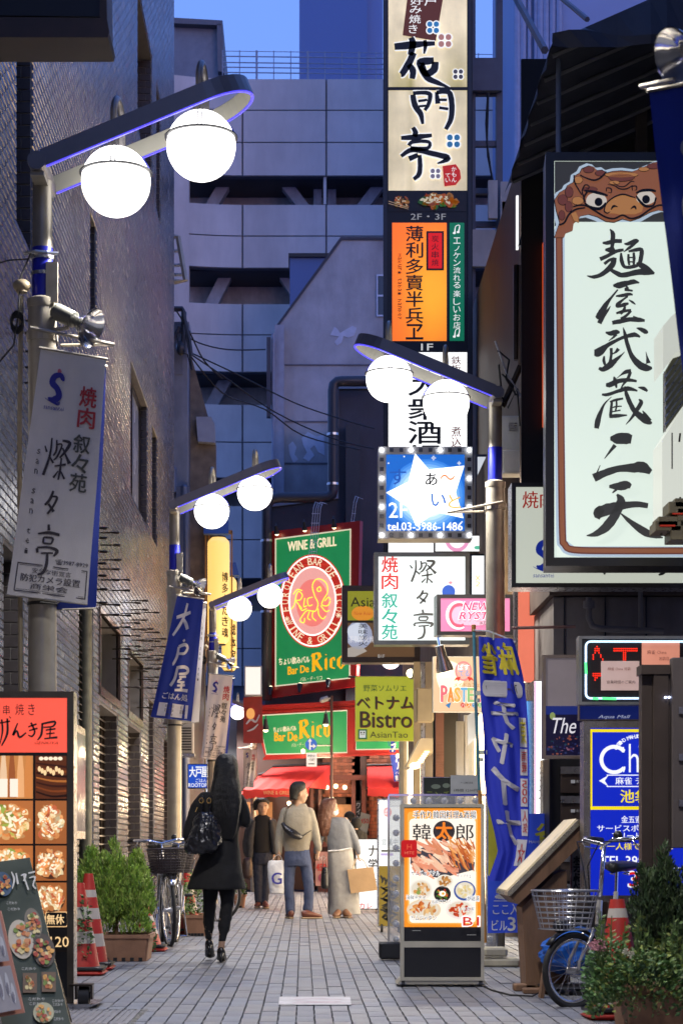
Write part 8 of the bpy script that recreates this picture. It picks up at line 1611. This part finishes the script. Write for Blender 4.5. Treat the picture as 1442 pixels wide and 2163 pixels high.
# ---------------------------------------------------------------- people
DG = lambda: bpy.context.evaluated_depsgraph_get()
_tx = {}
def clouds(sz):
 if sz not in _tx: q = bpy.data.textures.new('folds', 'CLOUDS'); q.noise_scale = sz; q.noise_depth = 2; _tx[sz] = q
 return _tx[sz]
def remesh(name, mb, m, parent, vox=.009, sm_=5, disp=0., dsz=.08, label=None):
 o0 = origin(parent); mb.v = [(v[0]-o0.x, v[1]-o0.y, v[2]-o0.z) for v in mb.v]
 me = mb.mesh(name, None); ob = bpy.data.objects.new(name, me); COL.objects.link(ob)
 r = ob.modifiers.new('r', 'REMESH'); r.mode = 'VOXEL'; r.voxel_size = vox
 s = ob.modifiers.new('s', 'SMOOTH'); s.iterations = sm_; s.factor = .5
 if disp: d = ob.modifiers.new('d', 'DISPLACE'); d.texture = clouds(dsz); d.strength = disp; d.mid_level = .5; d.texture_coords = 'LOCAL'
 m2 = bpy.data.meshes.new_from_object(ob.evaluated_get(DG())); bpy.data.objects.remove(ob)
 m2.polygons.foreach_set('use_smooth', [True]*len(m2.polygons)); m2.materials.clear(); m2.materials.append(m)
 o = bpy.data.objects.new(name, m2); COL.objects.link(o); o.parent = parent
 if label: o['label'] = label
 return o
class Fig:
 def __init__(s, Z): s.Z = Z; s.k = Z/F
 def p(s, x, y, d=0.): v = P(x, y, s.Z); v.y += d; return v
 def limb(s, mb, pts, n=12, flat=1.):
  """pts: (px, py, depth, radius in px)"""
  q = [np.array([x, y, d, r], float) for x, y, d, r in pts]; q = catmull(q, 4)
  mb.tube([s.p(a[0], a[1], a[2]) for a in q], [max(a[3], .3)*s.k for a in q], n, flat=flat)
  for a in (q[0], q[-1]): mb.sphere(s.p(a[0], a[1], a[2]), a[3]*s.k*.97, 10, 8)
 def torso(s, mb, rows, n=20):
  """rows: (py, x0, x1, half depth m, depth offset)"""
  q = catmull([np.array(r, float) for r in rows], 4); rg = []
  for (y, x0, x1, hd, dy) in q:
   c = s.p((x0+x1)/2, y, dy); a = (x1-x0)/2*s.k; rg.append([(c.x+a*math.copysign(abs(math.cos(t))**.85, math.cos(t)), c.y+hd*math.copysign(abs(math.sin(t))**.85, math.sin(t)), c.z) for t in [i*2*math.pi/n for i in range(n)]])
  mb.loft(rg)
 def head(s, mb, cx, cy, h, yaw, d=0.):
  """h = head height in px; yaw 0 faces away, 90 faces right, 180 faces the viewer"""
  c = s.p(cx, cy, d); H = h*s.k; a = math.radians(yaw); f = Vector((math.sin(a), math.cos(a), 0)); r = Vector((f.y, -f.x, 0)); up = Vector((0, 0, 1))
  def ell(o, w, dd, hh, n=14):
   st_ = len(mb.v); mb.sphere((0, 0, 0), 1, n, 10)
   mb.v[st_:] = [tuple(c+f*(o[0]*H+v[1]*dd*H)+r*(o[1]*H+v[0]*w*H)+up*(o[2]*H+v[2]*hh*H)) for v in mb.v[st_:]]
  ell((-.04, 0, .08), .335, .42, .40); ell((.07, 0, -.14), .27, .31, .34); ell((.13, 0, -.34), .17, .20, .15); ell((.37, 0, -.06), .055, .09, .10); ell((.40, 0, -.10), .065, .075, .045)
  ell((.30, 0, .06), .24, .08, .05); ell((.35, 0, -.26), .10, .05, .03)
  for sg in (-1, 1): ell((-.03, sg*.335, -.03), .04, .07, .12, 8); ell((.24, sg*.16, -.13), .10, .09, .09, 8)
  mb.tube([c-up*H*.3-f*H*.06, c-up*H*.72-f*H*.10], [.21*H, .23*H], 12)
  s.hf = (c, f, r, up, H)
 def face(s, t, skin, lip=(.35, .12, .10)):
  c, f, r, up, H = s.hf
  for sg in (-1, 1):
   e = c+f*H*.352+r*sg*H*.135+up*H*-.005; b = MB(); b.sphere(e, .026*H, 10, 6, (1.3, 1., .5)); part('eye', b, m_dark, t)
   b = MB(); b.tube([e+up*H*.075-r*sg*H*.06+f*H*.0, e+up*H*.09+r*sg*H*.02, e+up*H*.07+r*sg*H*.08-f*H*.02], .012*H, 5); part('eyebrow', b, m_dark, t)
  b = MB(); q = c+f*H*.385-up*H*.255; b.tube([q-r*H*.09-f*H*.02, q+up*H*.006, q+r*H*.09-f*H*.02], .016*H, 5); part('mouth', b, mat('lips', lip, rough=.5), t)
 def hand(s, mb, x, y, d, L, ang=90, curl=.5, side=1):
  """palm and five bent fingers; L hand length px, ang direction in the picture (90 = down)"""
  a = math.radians(ang); dr = Vector((math.cos(a), 0, -math.sin(a))); sd = Vector((0, 1, 0)); o = s.p(x, y, d); k = L*s.k; nrm = dr.cross(sd)*side
  mb.tube([o-dr*k*.1, o+dr*k*.15, o+dr*k*.48], [.13*k, .2*k, .19*k], 10, flat=.6)
  for i in range(4):
   b0 = o+dr*k*.42+sd*k*(.15-.1*i); l = k*(.42, .48, .46, .36)[i]; p1 = b0+dr*l*.45+nrm*l*.1*curl; p2 = p1+(dr*(1-curl*.6)+nrm*curl).normalized()*l*.35; p3 = p2+(dr*(1-curl*1.2)+nrm*curl*1.2).normalized()*l*.25
   mb.tube([b0, p1, p2, p3], [.055*k, .052*k, .047*k, .036*k], 7)
  b0 = o+dr*k*.12+sd*k*.15; mb.tube([b0, b0+dr*k*.16+sd*k*.12+nrm*k*.08, b0+dr*k*.34+sd*k*.13+nrm*k*.16], [.065*k, .058*k, .045*k], 7)
def cloth(n, c, **k): return mat(n, c, rough=.85, var=.12, scale=14, bump=.25, bscale=k.pop('bs', 160), sheen=0.0, **k)
skin = mat('skin', (.42, .26, .17), rough=.5, var=.06)
blackcloth = cloth('black_wool', (.009, .0085, .0085)); blacktight = cloth('black_trousers', (.008, .008, .009)); hairk = mat('black_hair', (.006, .005, .0045), rough=.5, var=.3, scale=60, stretch=(6, 6, .3), bump=.5, bscale=50)
leather = mat('black_leather', (.012, .012, .015), rough=.28, bump=.3, bscale=30, coat=.3)
def sole(mb, g, x, y, d, L, w): pass
g = Fig(15.9); t = thing('person', 'woman seen from behind with long black hair, black coat, tight trousers and high heels', 'person', (X(458, 15.9), 15.9, 0))
b = MB(); g.head(b, 478, 1631, 60, 0, .02); g.torso(b, [(1670, 455, 500, .06, 0), (1690, 430, 505, .09, 0), (1760, 438, 498, .10, 0), (1800, 430, 504, .12, 0), (1850, 432, 500, .12, 0)])
g.limb(b, [(428, 1690, 0, 12), (408, 1745, 0, 10), (404, 1770, -.02, 9), (412, 1790, .12, 7)]); g.limb(b, [(503, 1690, 0, 12), (515, 1742, .05, 10), (506, 1700, .26, 7)])
g.hand(b, 414, 1792, .13, 40, 60, .8); g.hand(b, 505, 1698, .27, 38, -80, .9)
g.limb(b, [(446, 1850, .03, 19), (443, 1900, .06, 13.5), (441, 1925, .08, 12.5), (440, 1950, .10, 11.5), (439, 1985, .14, 7), (440, 1999, .15, 7.5)]); g.limb(b, [(478, 1850, 0, 19), (480, 1900, -.03, 14), (478, 1925, -.04, 13), (474, 1955, -.06, 12), (470, 1985, -.07, 7.5), (468, 2004, -.07, 8)])
remesh('body', b, skin, t, .010, 4)
b = MB(); g.torso(b, [(1667, 462, 496, .06, .01), (1676, 440, 504, .085, 0), (1690, 424, 512, .11, 0), (1715, 422, 510, .125, 0), (1745, 428, 506, .12, 0), (1770, 431, 503, .115, 0), (1800, 424, 506, .14, 0), (1840, 408, 512, .18, 0), (1868, 398, 518, .20, 0), (1879, 394, 521, .205, 0)], 28)
g.limb(b, [(432, 1688, 0, 16), (414, 1715, 0, 15.5), (404, 1745, 0, 14.5), (400, 1768, 0, 13.5), (408, 1790, .10, 12)]); g.limb(b, [(502, 1688, 0, 15), (513, 1716, .02, 14), (518, 1738, .05, 12.5), (510, 1715, .20, 11), (506, 1702, .25, 10)])
remesh('coat', b, blackcloth, t, .011, 5, .02, .16)
b = MB(); g.limb(b, [(446, 1858, .03, 20), (443, 1900, .06, 15), (441, 1925, .08, 13.5), (440, 1950, .10, 12.5), (439, 1976, .13, 8.5), (439, 1983, .14, 8)]); g.limb(b, [(478, 1858, 0, 20), (480, 1900, -.03, 15.5), (478, 1925, -.04, 14), (474, 1955, -.06, 13), (471, 1978, -.07, 9), (470, 1986, -.07, 8.5)])
remesh('trousers', b, blacktight, t, .010, 4, .014, .05)
b = MB(); g.torso(b, [(1592, 473, 482, .02, .02), (1595, 464, 491, .06, .01), (1602, 457, 498, .09, .01), (1620, 452, 503, .115, 0), (1645, 450, 505, .12, -.02), (1665, 446, 509, .11, -.05), (1700, 441, 511, .085, -.085), (1725, 446, 507, .055, -.115), (1748, 452, 503, .035, -.12), (1764, 460, 498, .02, -.12), (1774, 468, 493, .008, -.12)], 26)
remesh('hair', b, hairk, t, .009, 3, .008, .03)
for (x, y, d, lift) in ((440, 2002, .16, 14), (468, 2010, -.07, 0)):
 b = MB(); base = 0 if not lift else .05; c = g.p(x, y, d); zz = (lift*g.k); cx_, cy_ = c.x, c.y
 b.loft([[(cx_+w*math.cos(q), cy_+yy, z+hh*math.sin(q)) for q in [i*2*math.pi/12 for i in range(12)]] for (yy, w, hh, z) in ((-.045, .022, .03, .092+zz), (-.02, .034, .04, .085+zz), (.03, .036, .034, .060+zz*.8), (.08, .040, .028, .030+zz*.5), (.13, .042, .022, .022+zz*.3), (.175, .030, .015, .016+zz*.2), (.20, .010, .008, .012+zz*.2))])
 b.tube([(cx_, cy_-.035, .075+zz), (cx_, cy_-.045, .035+zz), (cx_, cy_-.045, .0+zz)], [.024, .010, .007], 8); part('high_heel', sm(b), mat('shoe_black', (.01, .01, .011), rough=.25), t)
t = thing('handbag', 'large slouchy black leather handbag with gold rings on the arm of the woman in black', 'handbag', P(432, 1800, 15.7))
g = Fig(15.66); b = MB(); g.torso(b, [(1716, 420, 447, .03, 0), (1728, 412, 456, .055, 0), (1755, 404, 466, .08, 0), (1780, 392, 466, .09, 0), (1796, 388, 456, .08, 0), (1804, 396, 440, .05, 0)], 26); remesh('bag', b, leather, t, .009, 3, .035, .045)
for k in range(4): b = MB(); b.tube([g.p(427+k*8, 1722, -.06), g.p(423+k*9, 1750, -.10), g.p(426+k*8, 1772, -.10)], .006, 6); part('pleat', sm(b), leather, t)
b = MB()
for x in (424, 441): b.tube([g.p(x, 1718, -.03), g.p(x+1, 1692, -.04), g.p(x+4, 1682, 0), g.p(x+3, 1684, .10), g.p(x, 1716, .1)], .007, 6)
part('strap', b, leather, t); b = MB()
for x in (426, 442): b.tube([(g.p(x, 1692, -.05).x+.016*math.cos(a), g.p(x, 0, -.05).y, g.p(x, 1692).z+.02*math.sin(a)) for a in [i*.52 for i in range(12)]], .004, 5, closed=True)
b.tube([g.p(414, 1716, -.07), g.p(418, 1706, -.07)], .005, 5); part('gold_ring', b, mat('gold', (.7, .45, .12), rough=.25, metal=1), t)
g = Fig(25.8); t = thing('person', 'man in chunky beige sweater and blue jeans seen from behind, head turned right', 'person', (X(632, 25.8), 25.8, 0))
b = MB(); g.head(b, 631, 1676, 46, 75); g.torso(b, [(1705, 603, 652, .05, 0), (1720, 598, 656, .09, 0), (1795, 603, 650, .10, 0), (1815, 603, 652, .11, 0)])
g.limb(b, [(600, 1715, 0, 8), (591, 1762, 0, 7), (589, 1806, -.02, 5)]); g.limb(b, [(654, 1716, 0, 8), (666, 1765, 0, 7), (672, 1800, 0, 5)]); g.hand(b, 589, 1806, -.02, 26, 95, .9); g.hand(b, 672, 1800, 0, 26, 100, .8)
g.limb(b, [(615, 1810, 0, 9), (611, 1865, 0, 6), (613, 1925, 0, 5)]); g.limb(b, [(641, 1810, 0, 9), (651, 1865, -.01, 6), (651, 1922, 0, 5)])
remesh('body', b, skin, t, .012, 3); g.face(t, skin)
b = MB(); g.torso(b, [(1698, 614, 647, .06, 0), (1706, 610, 650, .07, 0), (1712, 600, 655, .10, 0), (1730, 596, 660, .125, 0), (1765, 598, 658, .125, 0), (1790, 600, 654, .12, 0), (1800, 601, 653, .125, 0)], 24)
g.limb(b, [(603, 1716, 0, 11), (594, 1745, 0, 10), (589, 1775, 0, 9), (589, 1802, 0, 7.5)]); g.limb(b, [(653, 1716, 0, 11), (662, 1745, 0, 10), (668, 1772, 0, 9), (673, 1794, 0, 7)])
remesh('sweater', b, cloth('beige_knit', (.30, .275, .225), bs=90), t, .011, 3, .010, .07)
b = MB(); g.limb(b, [(615, 1800, 0, 14), (611, 1840, 0, 13), (610, 1875, -.01, 11), (612, 1905, 0, 10.5), (613, 1926, 0, 10.5)]); g.limb(b, [(640, 1800, 0, 14), (648, 1845, -.01, 12.5), (652, 1875, -.02, 11), (651, 1905, 0, 10.5), (650, 1922, 0, 11)]); g.torso(b, [(1795, 602, 654, .12, 0), (1815, 600, 656, .13, 0), (1830, 600, 658, .12, 0)])
remesh('jeans', b, cloth('blue_denim', (.055, .075, .15)), t, .011, 3, .018, .07)
b = MB(); g.torso(b, [(1651, 622, 640, .05, -.01), (1657, 614, 646, .10, -.01), (1666, 611, 645, .115, -.015), (1677, 611, 634, .105, -.02), (1690, 612, 628, .08, -.03)], 20); remesh('hair', b, hairk, t, .009, 2, .012, .03)
shoe_b = mat('brown_leather', (.14, .045, .03), rough=.3); sole_m = mat('sole_tan', (.35, .25, .15), rough=.7)
def shoe(t, x, y, Z, yaw, L=.28, m_=None, lift=0.):
 a = math.radians(yaw); f = Vector((math.sin(a), math.cos(a), 0)); r = Vector((f.y, -f.x, 0)); c = Vector((X(x, Z), Z, lift)); b = MB(); b2 = MB()
 def ring(u, w, h, z): return [tuple(c+f*(u*L)+r*(w*math.cos(q))+Vector((0, 0, z+h*math.sin(q)))) for q in [i*2*math.pi/12 for i in range(12)]]
 b.loft([ring(-.32, .02, .03, .07), ring(-.26, .038, .045, .065), ring(-.05, .042, .050, .07), ring(.2, .046, .038, .055), ring(.45, .048, .028, .046), ring(.6, .032, .02, .04), ring(.66, .01, .01, .036)]); part('shoe', sm(b), m_ or shoe_b, t)
 b2.loft([ring(-.32, .03, .012, .014), ring(-.2, .042, .013, .014), ring(.2, .049, .013, .014), ring(.5, .050, .013, .014), ring(.67, .02, .012, .016)]); part('sole', b2, sole_m, t)
shoe(t, 613, 0, 25.8, -12); shoe(t, 651, 0, 25.7, 75)
t = thing('sling_bag', 'small black leather sling bag worn across the back of the man in the beige sweater', 'bag', P(617, 1775, 25.6)); g = Fig(25.66)
b = MB(); g.limb(b, [(598, 1742, 0, 5), (606, 1752, -.03, 9), (620, 1762, -.04, 11), (632, 1768, -.03, 8), (637, 1768, 0, 4)], flat=.8); remesh('bag', b, leather, t, .008, 2); b = MB(); b.tube([g.p(600, 1744, 0), g.p(600, 1722, .02), g.p(604, 1708, .05), g.p(614, 1700, .12)], .014, 6, flat=.4); b.tube([g.p(636, 1768, 0), g.p(646, 1762, .02), g.p(656, 1755, .08)], .014, 6, flat=.4); part('strap', b, leather, t)
t = thing('plastic_bag', 'white plastic shopping bag with blue letter G held by the man in jeans', 'shopping bag', P(582, 1888, 25.7)); g = Fig(25.75)
b = MB(); g.torso(b, [(1818, 567, 600, .015, 0), (1830, 565, 600, .04, 0), (1860, 566, 600, .06, 0), (1884, 569, 600, .06, 0), (1889, 571, 598, .05, 0)], 20); remesh('bag', b, mat('white_plastic', (.62, .64, .68), rough=.35, var=.06, bump=.3, bscale=20), t, .010, 1, .012, .06)
b = MB(); b.tube([g.p(572, 1820), g.p(583, 1808), g.p(588, 1806)], .012, 6, flat=.3); b.tube([g.p(597, 1820), g.p(592, 1808), g.p(588, 1806)], .012, 6, flat=.3); part('handle', b, mat('white_plastic', None), t)
fc = Face(t, lambda x, y, off=0.: g.p(x, y, -.075-off)); fc.text('G', 574, 1844, 595, 1868, p_blue, 2, bold=.04, res=4); fc.done()
g = Fig(26.3); t = thing('person', 'woman with red brown hair, white mask, grey sweatshirt and long pale skirt leaning left', 'person', (X(722, 26.3), 26.3, 0))
b = MB(); g.head(b, 697, 1708, 42, 80); g.torso(b, [(1732, 682, 722, .05, 0), (1760, 680, 734, .09, 0), (1800, 694, 744, .10, 0), (1830, 692, 745, .11, 0)])
g.limb(b, [(684, 1738, 0, 7), (674, 1775, 0, 6), (668, 1806, 0, 4)]); g.limb(b, [(728, 1734, 0, 8), (746, 1770, 0, 6), (756, 1806, 0, 4)]); g.hand(b, 668, 1802, 0, 22, 100, .8); g.hand(b, 756, 1804, 0, 23, 85, .9)
g.limb(b, [(710, 1830, 0, 11), (711, 1880, 0, 8), (712, 1930, 0, 4.5)]); g.limb(b, [(730, 1830, 0, 11), (731, 1880, 0, 8), (730, 1930, 0, 4.5)]); remesh('body', b, skin, t, .012, 3); g.face(t, skin)
b = MB(); g.torso(b, [(1727, 688, 722, .06, 0), (1733, 682, 733, .09, 0), (1750, 684, 738, .12, 0), (1775, 688, 742, .12, 0), (1790, 691, 744, .12, 0), (1797, 692, 743, .115, 0)], 22); g.limb(b, [(688, 1740, 0, 9), (679, 1765, 0, 9), (672, 1785, 0, 8), (668, 1799, 0, 7)]); g.limb(b, [(728, 1736, 0, 9.5), (742, 1760, 0, 9), (751, 1782, 0, 8), (757, 1801, 0, 6)])
remesh('sweatshirt', b, cloth('grey_jersey', (.17, .18, .20)), t, .011, 3, .014, .07)
b = MB(); g.torso(b, [(1790, 692, 744, .11, 0), (1815, 692, 747, .13, 0), (1860, 693, 752, .15, 0), (1905, 692, 758, .17, 0), (1932, 693, 762, .18, 0)], 36); remesh('skirt', b, cloth('pale_grey_skirt', (.36, .35, .33)), t, .011, 2, .012, .10)
b = MB(); b.tube([g.p(693, 1798, -.1), g.p(716, 1797, -.125), g.p(741, 1792, -.11)], .012, 6); part('shirt_hem', b, m_white, t)
hb_ = mat('auburn_hair', (.13, .045, .022), rough=.4, var=.3, scale=60, stretch=(6, 6, .3), bump=.5, bscale=50)
b = MB(); g.torso(b, [(1686, 690, 703, .04, 0), (1691, 681, 710, .10, -.01), (1705, 674, 708, .12, -.02), (1722, 671, 702, .11, -.03), (1740, 670, 700, .09, -.05), (1757, 673, 698, .06, -.06), (1767, 678, 692, .03, -.06)], 20); remesh('hair', b, hb_, t, .009, 2, .02, .04)
b = MB(); c, f_, r_, u_, H_ = g.hf; st_ = len(b.v); b.sphere((0, 0, 0), 1, 14, 10); b.v = [tuple(c+f_*H_*(.17+v[1]*.26)+r_*v[0]*H_*.27+u_*H_*(-.20+v[2]*.20)) for v in b.v]; part('face_mask', sm(b), mat('white_mask', (.7, .7, .7), rough=.8), t)
shoe(t, 713, 0, 26.0, 195, .24, mat('brown_shoe', (.2, .09, .04), rough=.5)); shoe(t, 731, 0, 26.05, 165, .24, mat('brown_shoe', None))
t = thing('paper_bag', 'large brown kraft paper shopping bag held by the woman in the pale skirt', 'shopping bag', P(765, 1888, 26)); g = Fig(26.1)
b = MB(); b.prism([g.p(741, 1888), g.p(797, 1881), g.p(788, 1832), g.p(733, 1838)], (0, .14, 0)); part('bag', b, mat('kraft_paper', (.46, .30, .16), rough=.8, var=.1, bump=.2, bscale=20), t); b = MB(); b.tube([g.p(744, 1837, .0), g.p(750, 1816), g.p(757, 1812), g.p(768, 1818), g.p(776, 1833)], .006, 5); b.tube([g.p(744, 1837, .14), g.p(752, 1818, .1), g.p(757, 1812), g.p(770, 1820, .1), g.p(776, 1833, .14)], .006, 5); part('handle', b, mat('cord', (.5, .4, .28)), t)
t = thing('carrier_bag', 'tall olive paper carrier bag half hidden behind the brown kraft bag', 'shopping bag', P(750, 1930, 26.4)); b = MB(); b.prism([g.p(738, 1931, .3), g.p(761, 1932, .3), g.p(758, 1850, .3), g.p(735, 1850, .3)], (0, .1, 0)); b.tube([g.p(742, 1852, .3), g.p(750, 1825, .2), g.p(756, 1852, .3)], .005, 5); part('bag', b, mat('olive_paper', (.22, .18, .10), rough=.8), t)
t = thing('handbag', 'small black handbag hanging from the left hand of the woman in the pale skirt', 'handbag', P(684, 1878, 26)); b = MB(); g.torso(b, [(1832, 681, 691, .03, 0), (1845, 678, 694, .05, 0), (1870, 677, 695, .06, 0), (1878, 679, 694, .05, 0)], 16); remesh('bag', b, leather, t, .009, 2); b = MB(); b.tube([g.p(680, 1836), g.p(684, 1805), g.p(690, 1836)], .006, 5); part('strap', b, leather, t)
g = Fig(30.5); t = thing('person', 'man walking towards the viewer in dark jacket over black shirt and dark jeans', 'person', (X(550, 30.5), 30.5, 0))
b = MB(); g.head(b, 554, 1705, 38, 172); g.torso(b, [(1728, 535, 573, .05, 0), (1745, 528, 577, .09, 0), (1795, 540, 566, .08, 0), (1815, 541, 566, .08, 0)]); g.limb(b, [(527, 1740, 0, 6), (520, 1780, 0, 5), (523, 1812, -.03, 4)]); g.limb(b, [(580, 1740, 0, 6), (583, 1775, 0, 5), (578, 1805, 0, 4)]); g.hand(b, 523, 1810, -.03, 21, 90, .9); g.hand(b, 578, 1804, 0, 21, 95, .8)
g.limb(b, [(544, 1812, 0, 7), (544, 1860, 0, 5), (546, 1905, 0, 4)]); g.limb(b, [(563, 1812, 0, 7), (562, 1860, .02, 5), (559, 1908, 0, 5)]); remesh('body', b, skin, t, .012, 3); g.face(t, skin)
b = MB(); g.torso(b, [(1722, 545, 563, .05, 0), (1730, 536, 572, .08, 0), (1750, 533, 573, .11, -.01), (1790, 535, 572, .115, -.01), (1802, 536, 571, .11, -.01)], 20); remesh('shirt', b, blacktight, t, .012, 3)
b = MB(); g.limb(b, [(531, 1740, .01, 10), (524, 1765, 0, 9), (520, 1788, 0, 8), (522, 1806, -.02, 6.5)]); g.limb(b, [(577, 1740, .01, 10), (582, 1765, 0, 9), (584, 1785, 0, 8), (580, 1800, 0, 6.5)]); g.torso(b, [(1726, 540, 568, .06, .06), (1735, 527, 580, .09, .05), (1760, 522, 584, .10, .06), (1800, 521, 584, .11, .06), (1822, 520, 582, .11, .06)], 24); g.limb(b, [(535, 1738, -.06, 6), (530, 1770, -.09, 7), (528, 1815, -.07, 6)]); g.limb(b, [(573, 1738, -.06, 6), (578, 1770, -.09, 7), (580, 1800, -.07, 5)])
remesh('jacket', b, cloth('charcoal_jacket', (.045, .046, .05)), t, .012, 3, .02, .06)
b = MB(); g.limb(b, [(544, 1800, 0, 12), (544, 1850, 0, 9.5), (545, 1890, 0, 8), (546, 1908, 0, 7.5)]); g.limb(b, [(563, 1800, 0, 12), (562, 1850, .04, 9.5), (560, 1890, .02, 8), (559, 1910, 0, 7.5)]); g.torso(b, [(1796, 534, 573, .10, 0), (1812, 533, 574, .115, 0), (1826, 534, 573, .10, 0)]); remesh('jeans', b, cloth('dark_denim', (.018, .024, .045)), t, .012, 3, .02, .05)
b = MB(); g.torso(b, [(1686, 545, 562, .05, .02), (1692, 537, 568, .09, .02), (1700, 534, 567, .10, .03), (1712, 535, 541, .07, .06)], 18); b.sphere(g.p(552, 1692, -.05), .075, 12, 8, (1.15, .8, .5)); remesh('hair', b, hairk, t, .010, 2, .02, .03)
shoe(t, 545, 0, 30.5, 185, .27); shoe(t, 560, 0, 30.3, 172, .27)
t = thing('shoulder_bag', 'dark brown soft bag hanging at the side of the man in the dark jacket', 'bag', P(523, 1856, 30.2)); g = Fig(30.2); b = MB(); g.torso(b, [(1812, 516, 530, .03, 0), (1825, 512, 533, .07, 0), (1848, 512, 533, .08, 0), (1857, 515, 530, .05, 0)], 16); remesh('bag', b, mat('dark_brown_leather', (.035, .02, .018), rough=.4), t, .010, 2, .015, .05)
for k, (px, py, Z, lab) in enumerate(((752, 1742, 37, 'person in a black hooded coat bending by the bar doorway behind the woman with mask'), (738, 1728, 38.5, 'person in a dark cap standing far back between the masked woman and the bar'))):
 g = Fig(Z); s = 100/113*F/Z/100*1.0; s = (F/Z)/113.5; t = thing('person', lab, 'person', (X(px, Z), Z, 0))
 q = lambda pts: [(px+a*s, py+c*s, d, r*s) for a, c, d, r in pts]
 b = MB(); g.head(b, px, py, 24*s, 150 if k else 30); g.torso(b, [(py+16*s, px-14*s, px+14*s, .07, 0), (py+60*s, px-16*s, px+15*s, .11, 0), (py+85*s, px-15*s, px+15*s, .11, 0)]); g.limb(b, q([(-8, 85, 0, 9), (-8, 115, 0, 6), (-8, 138, 0, 4)])); g.limb(b, q([(8, 85, 0, 9), (8, 115, 0, 6), (8, 138, 0, 4)])); g.hand(b, px+15*s, py+66*s, -.1, 18*s, 60, .7); g.hand(b, px-16*s, py+66*s, -.1, 18*s, 100, .7); remesh('body', b, skin, t, .014, 2)
 b = MB(); g.torso(b, [(py+11*s, px-9*s, px+9*s, .07, 0), (py+18*s, px-18*s, px+17*s, .10, 0), (py+50*s, px-20*s, px+19*s, .14, 0), (py+92*s, px-19*s, px+18*s, .15, 0)]); g.limb(b, q([(-17, 22, 0, 7), (-20, 48, -.02, 6), (-16, 66, -.1, 5)])); g.limb(b, q([(16, 22, 0, 7), (19, 48, -.02, 6), (15, 66, -.1, 5)])); remesh('coat', b, blackcloth, t, .013, 3, .02, .08)
 b = MB(); g.limb(b, q([(-8, 84, 0, 10), (-8, 110, 0, 8), (-8, 136, 0, 6)])); g.limb(b, q([(8, 84, 0, 10), (8, 110, 0, 8), (8, 136, 0, 6)])); remesh('trousers', b, blacktight, t, .013, 3)
 b = MB(); b.sphere(g.p(px, py-2*s, 0.01), 12.5*s*g.k, 14, 10, (1., 1.05, 1.02)); part('hood' if k == 0 else 'cap', sm(b), blackcloth, t); shoe(t, px-8*s, 0, Z, 170, .25, m_dark); shoe(t, px+8*s, 0, Z, 190, .25, m_dark)
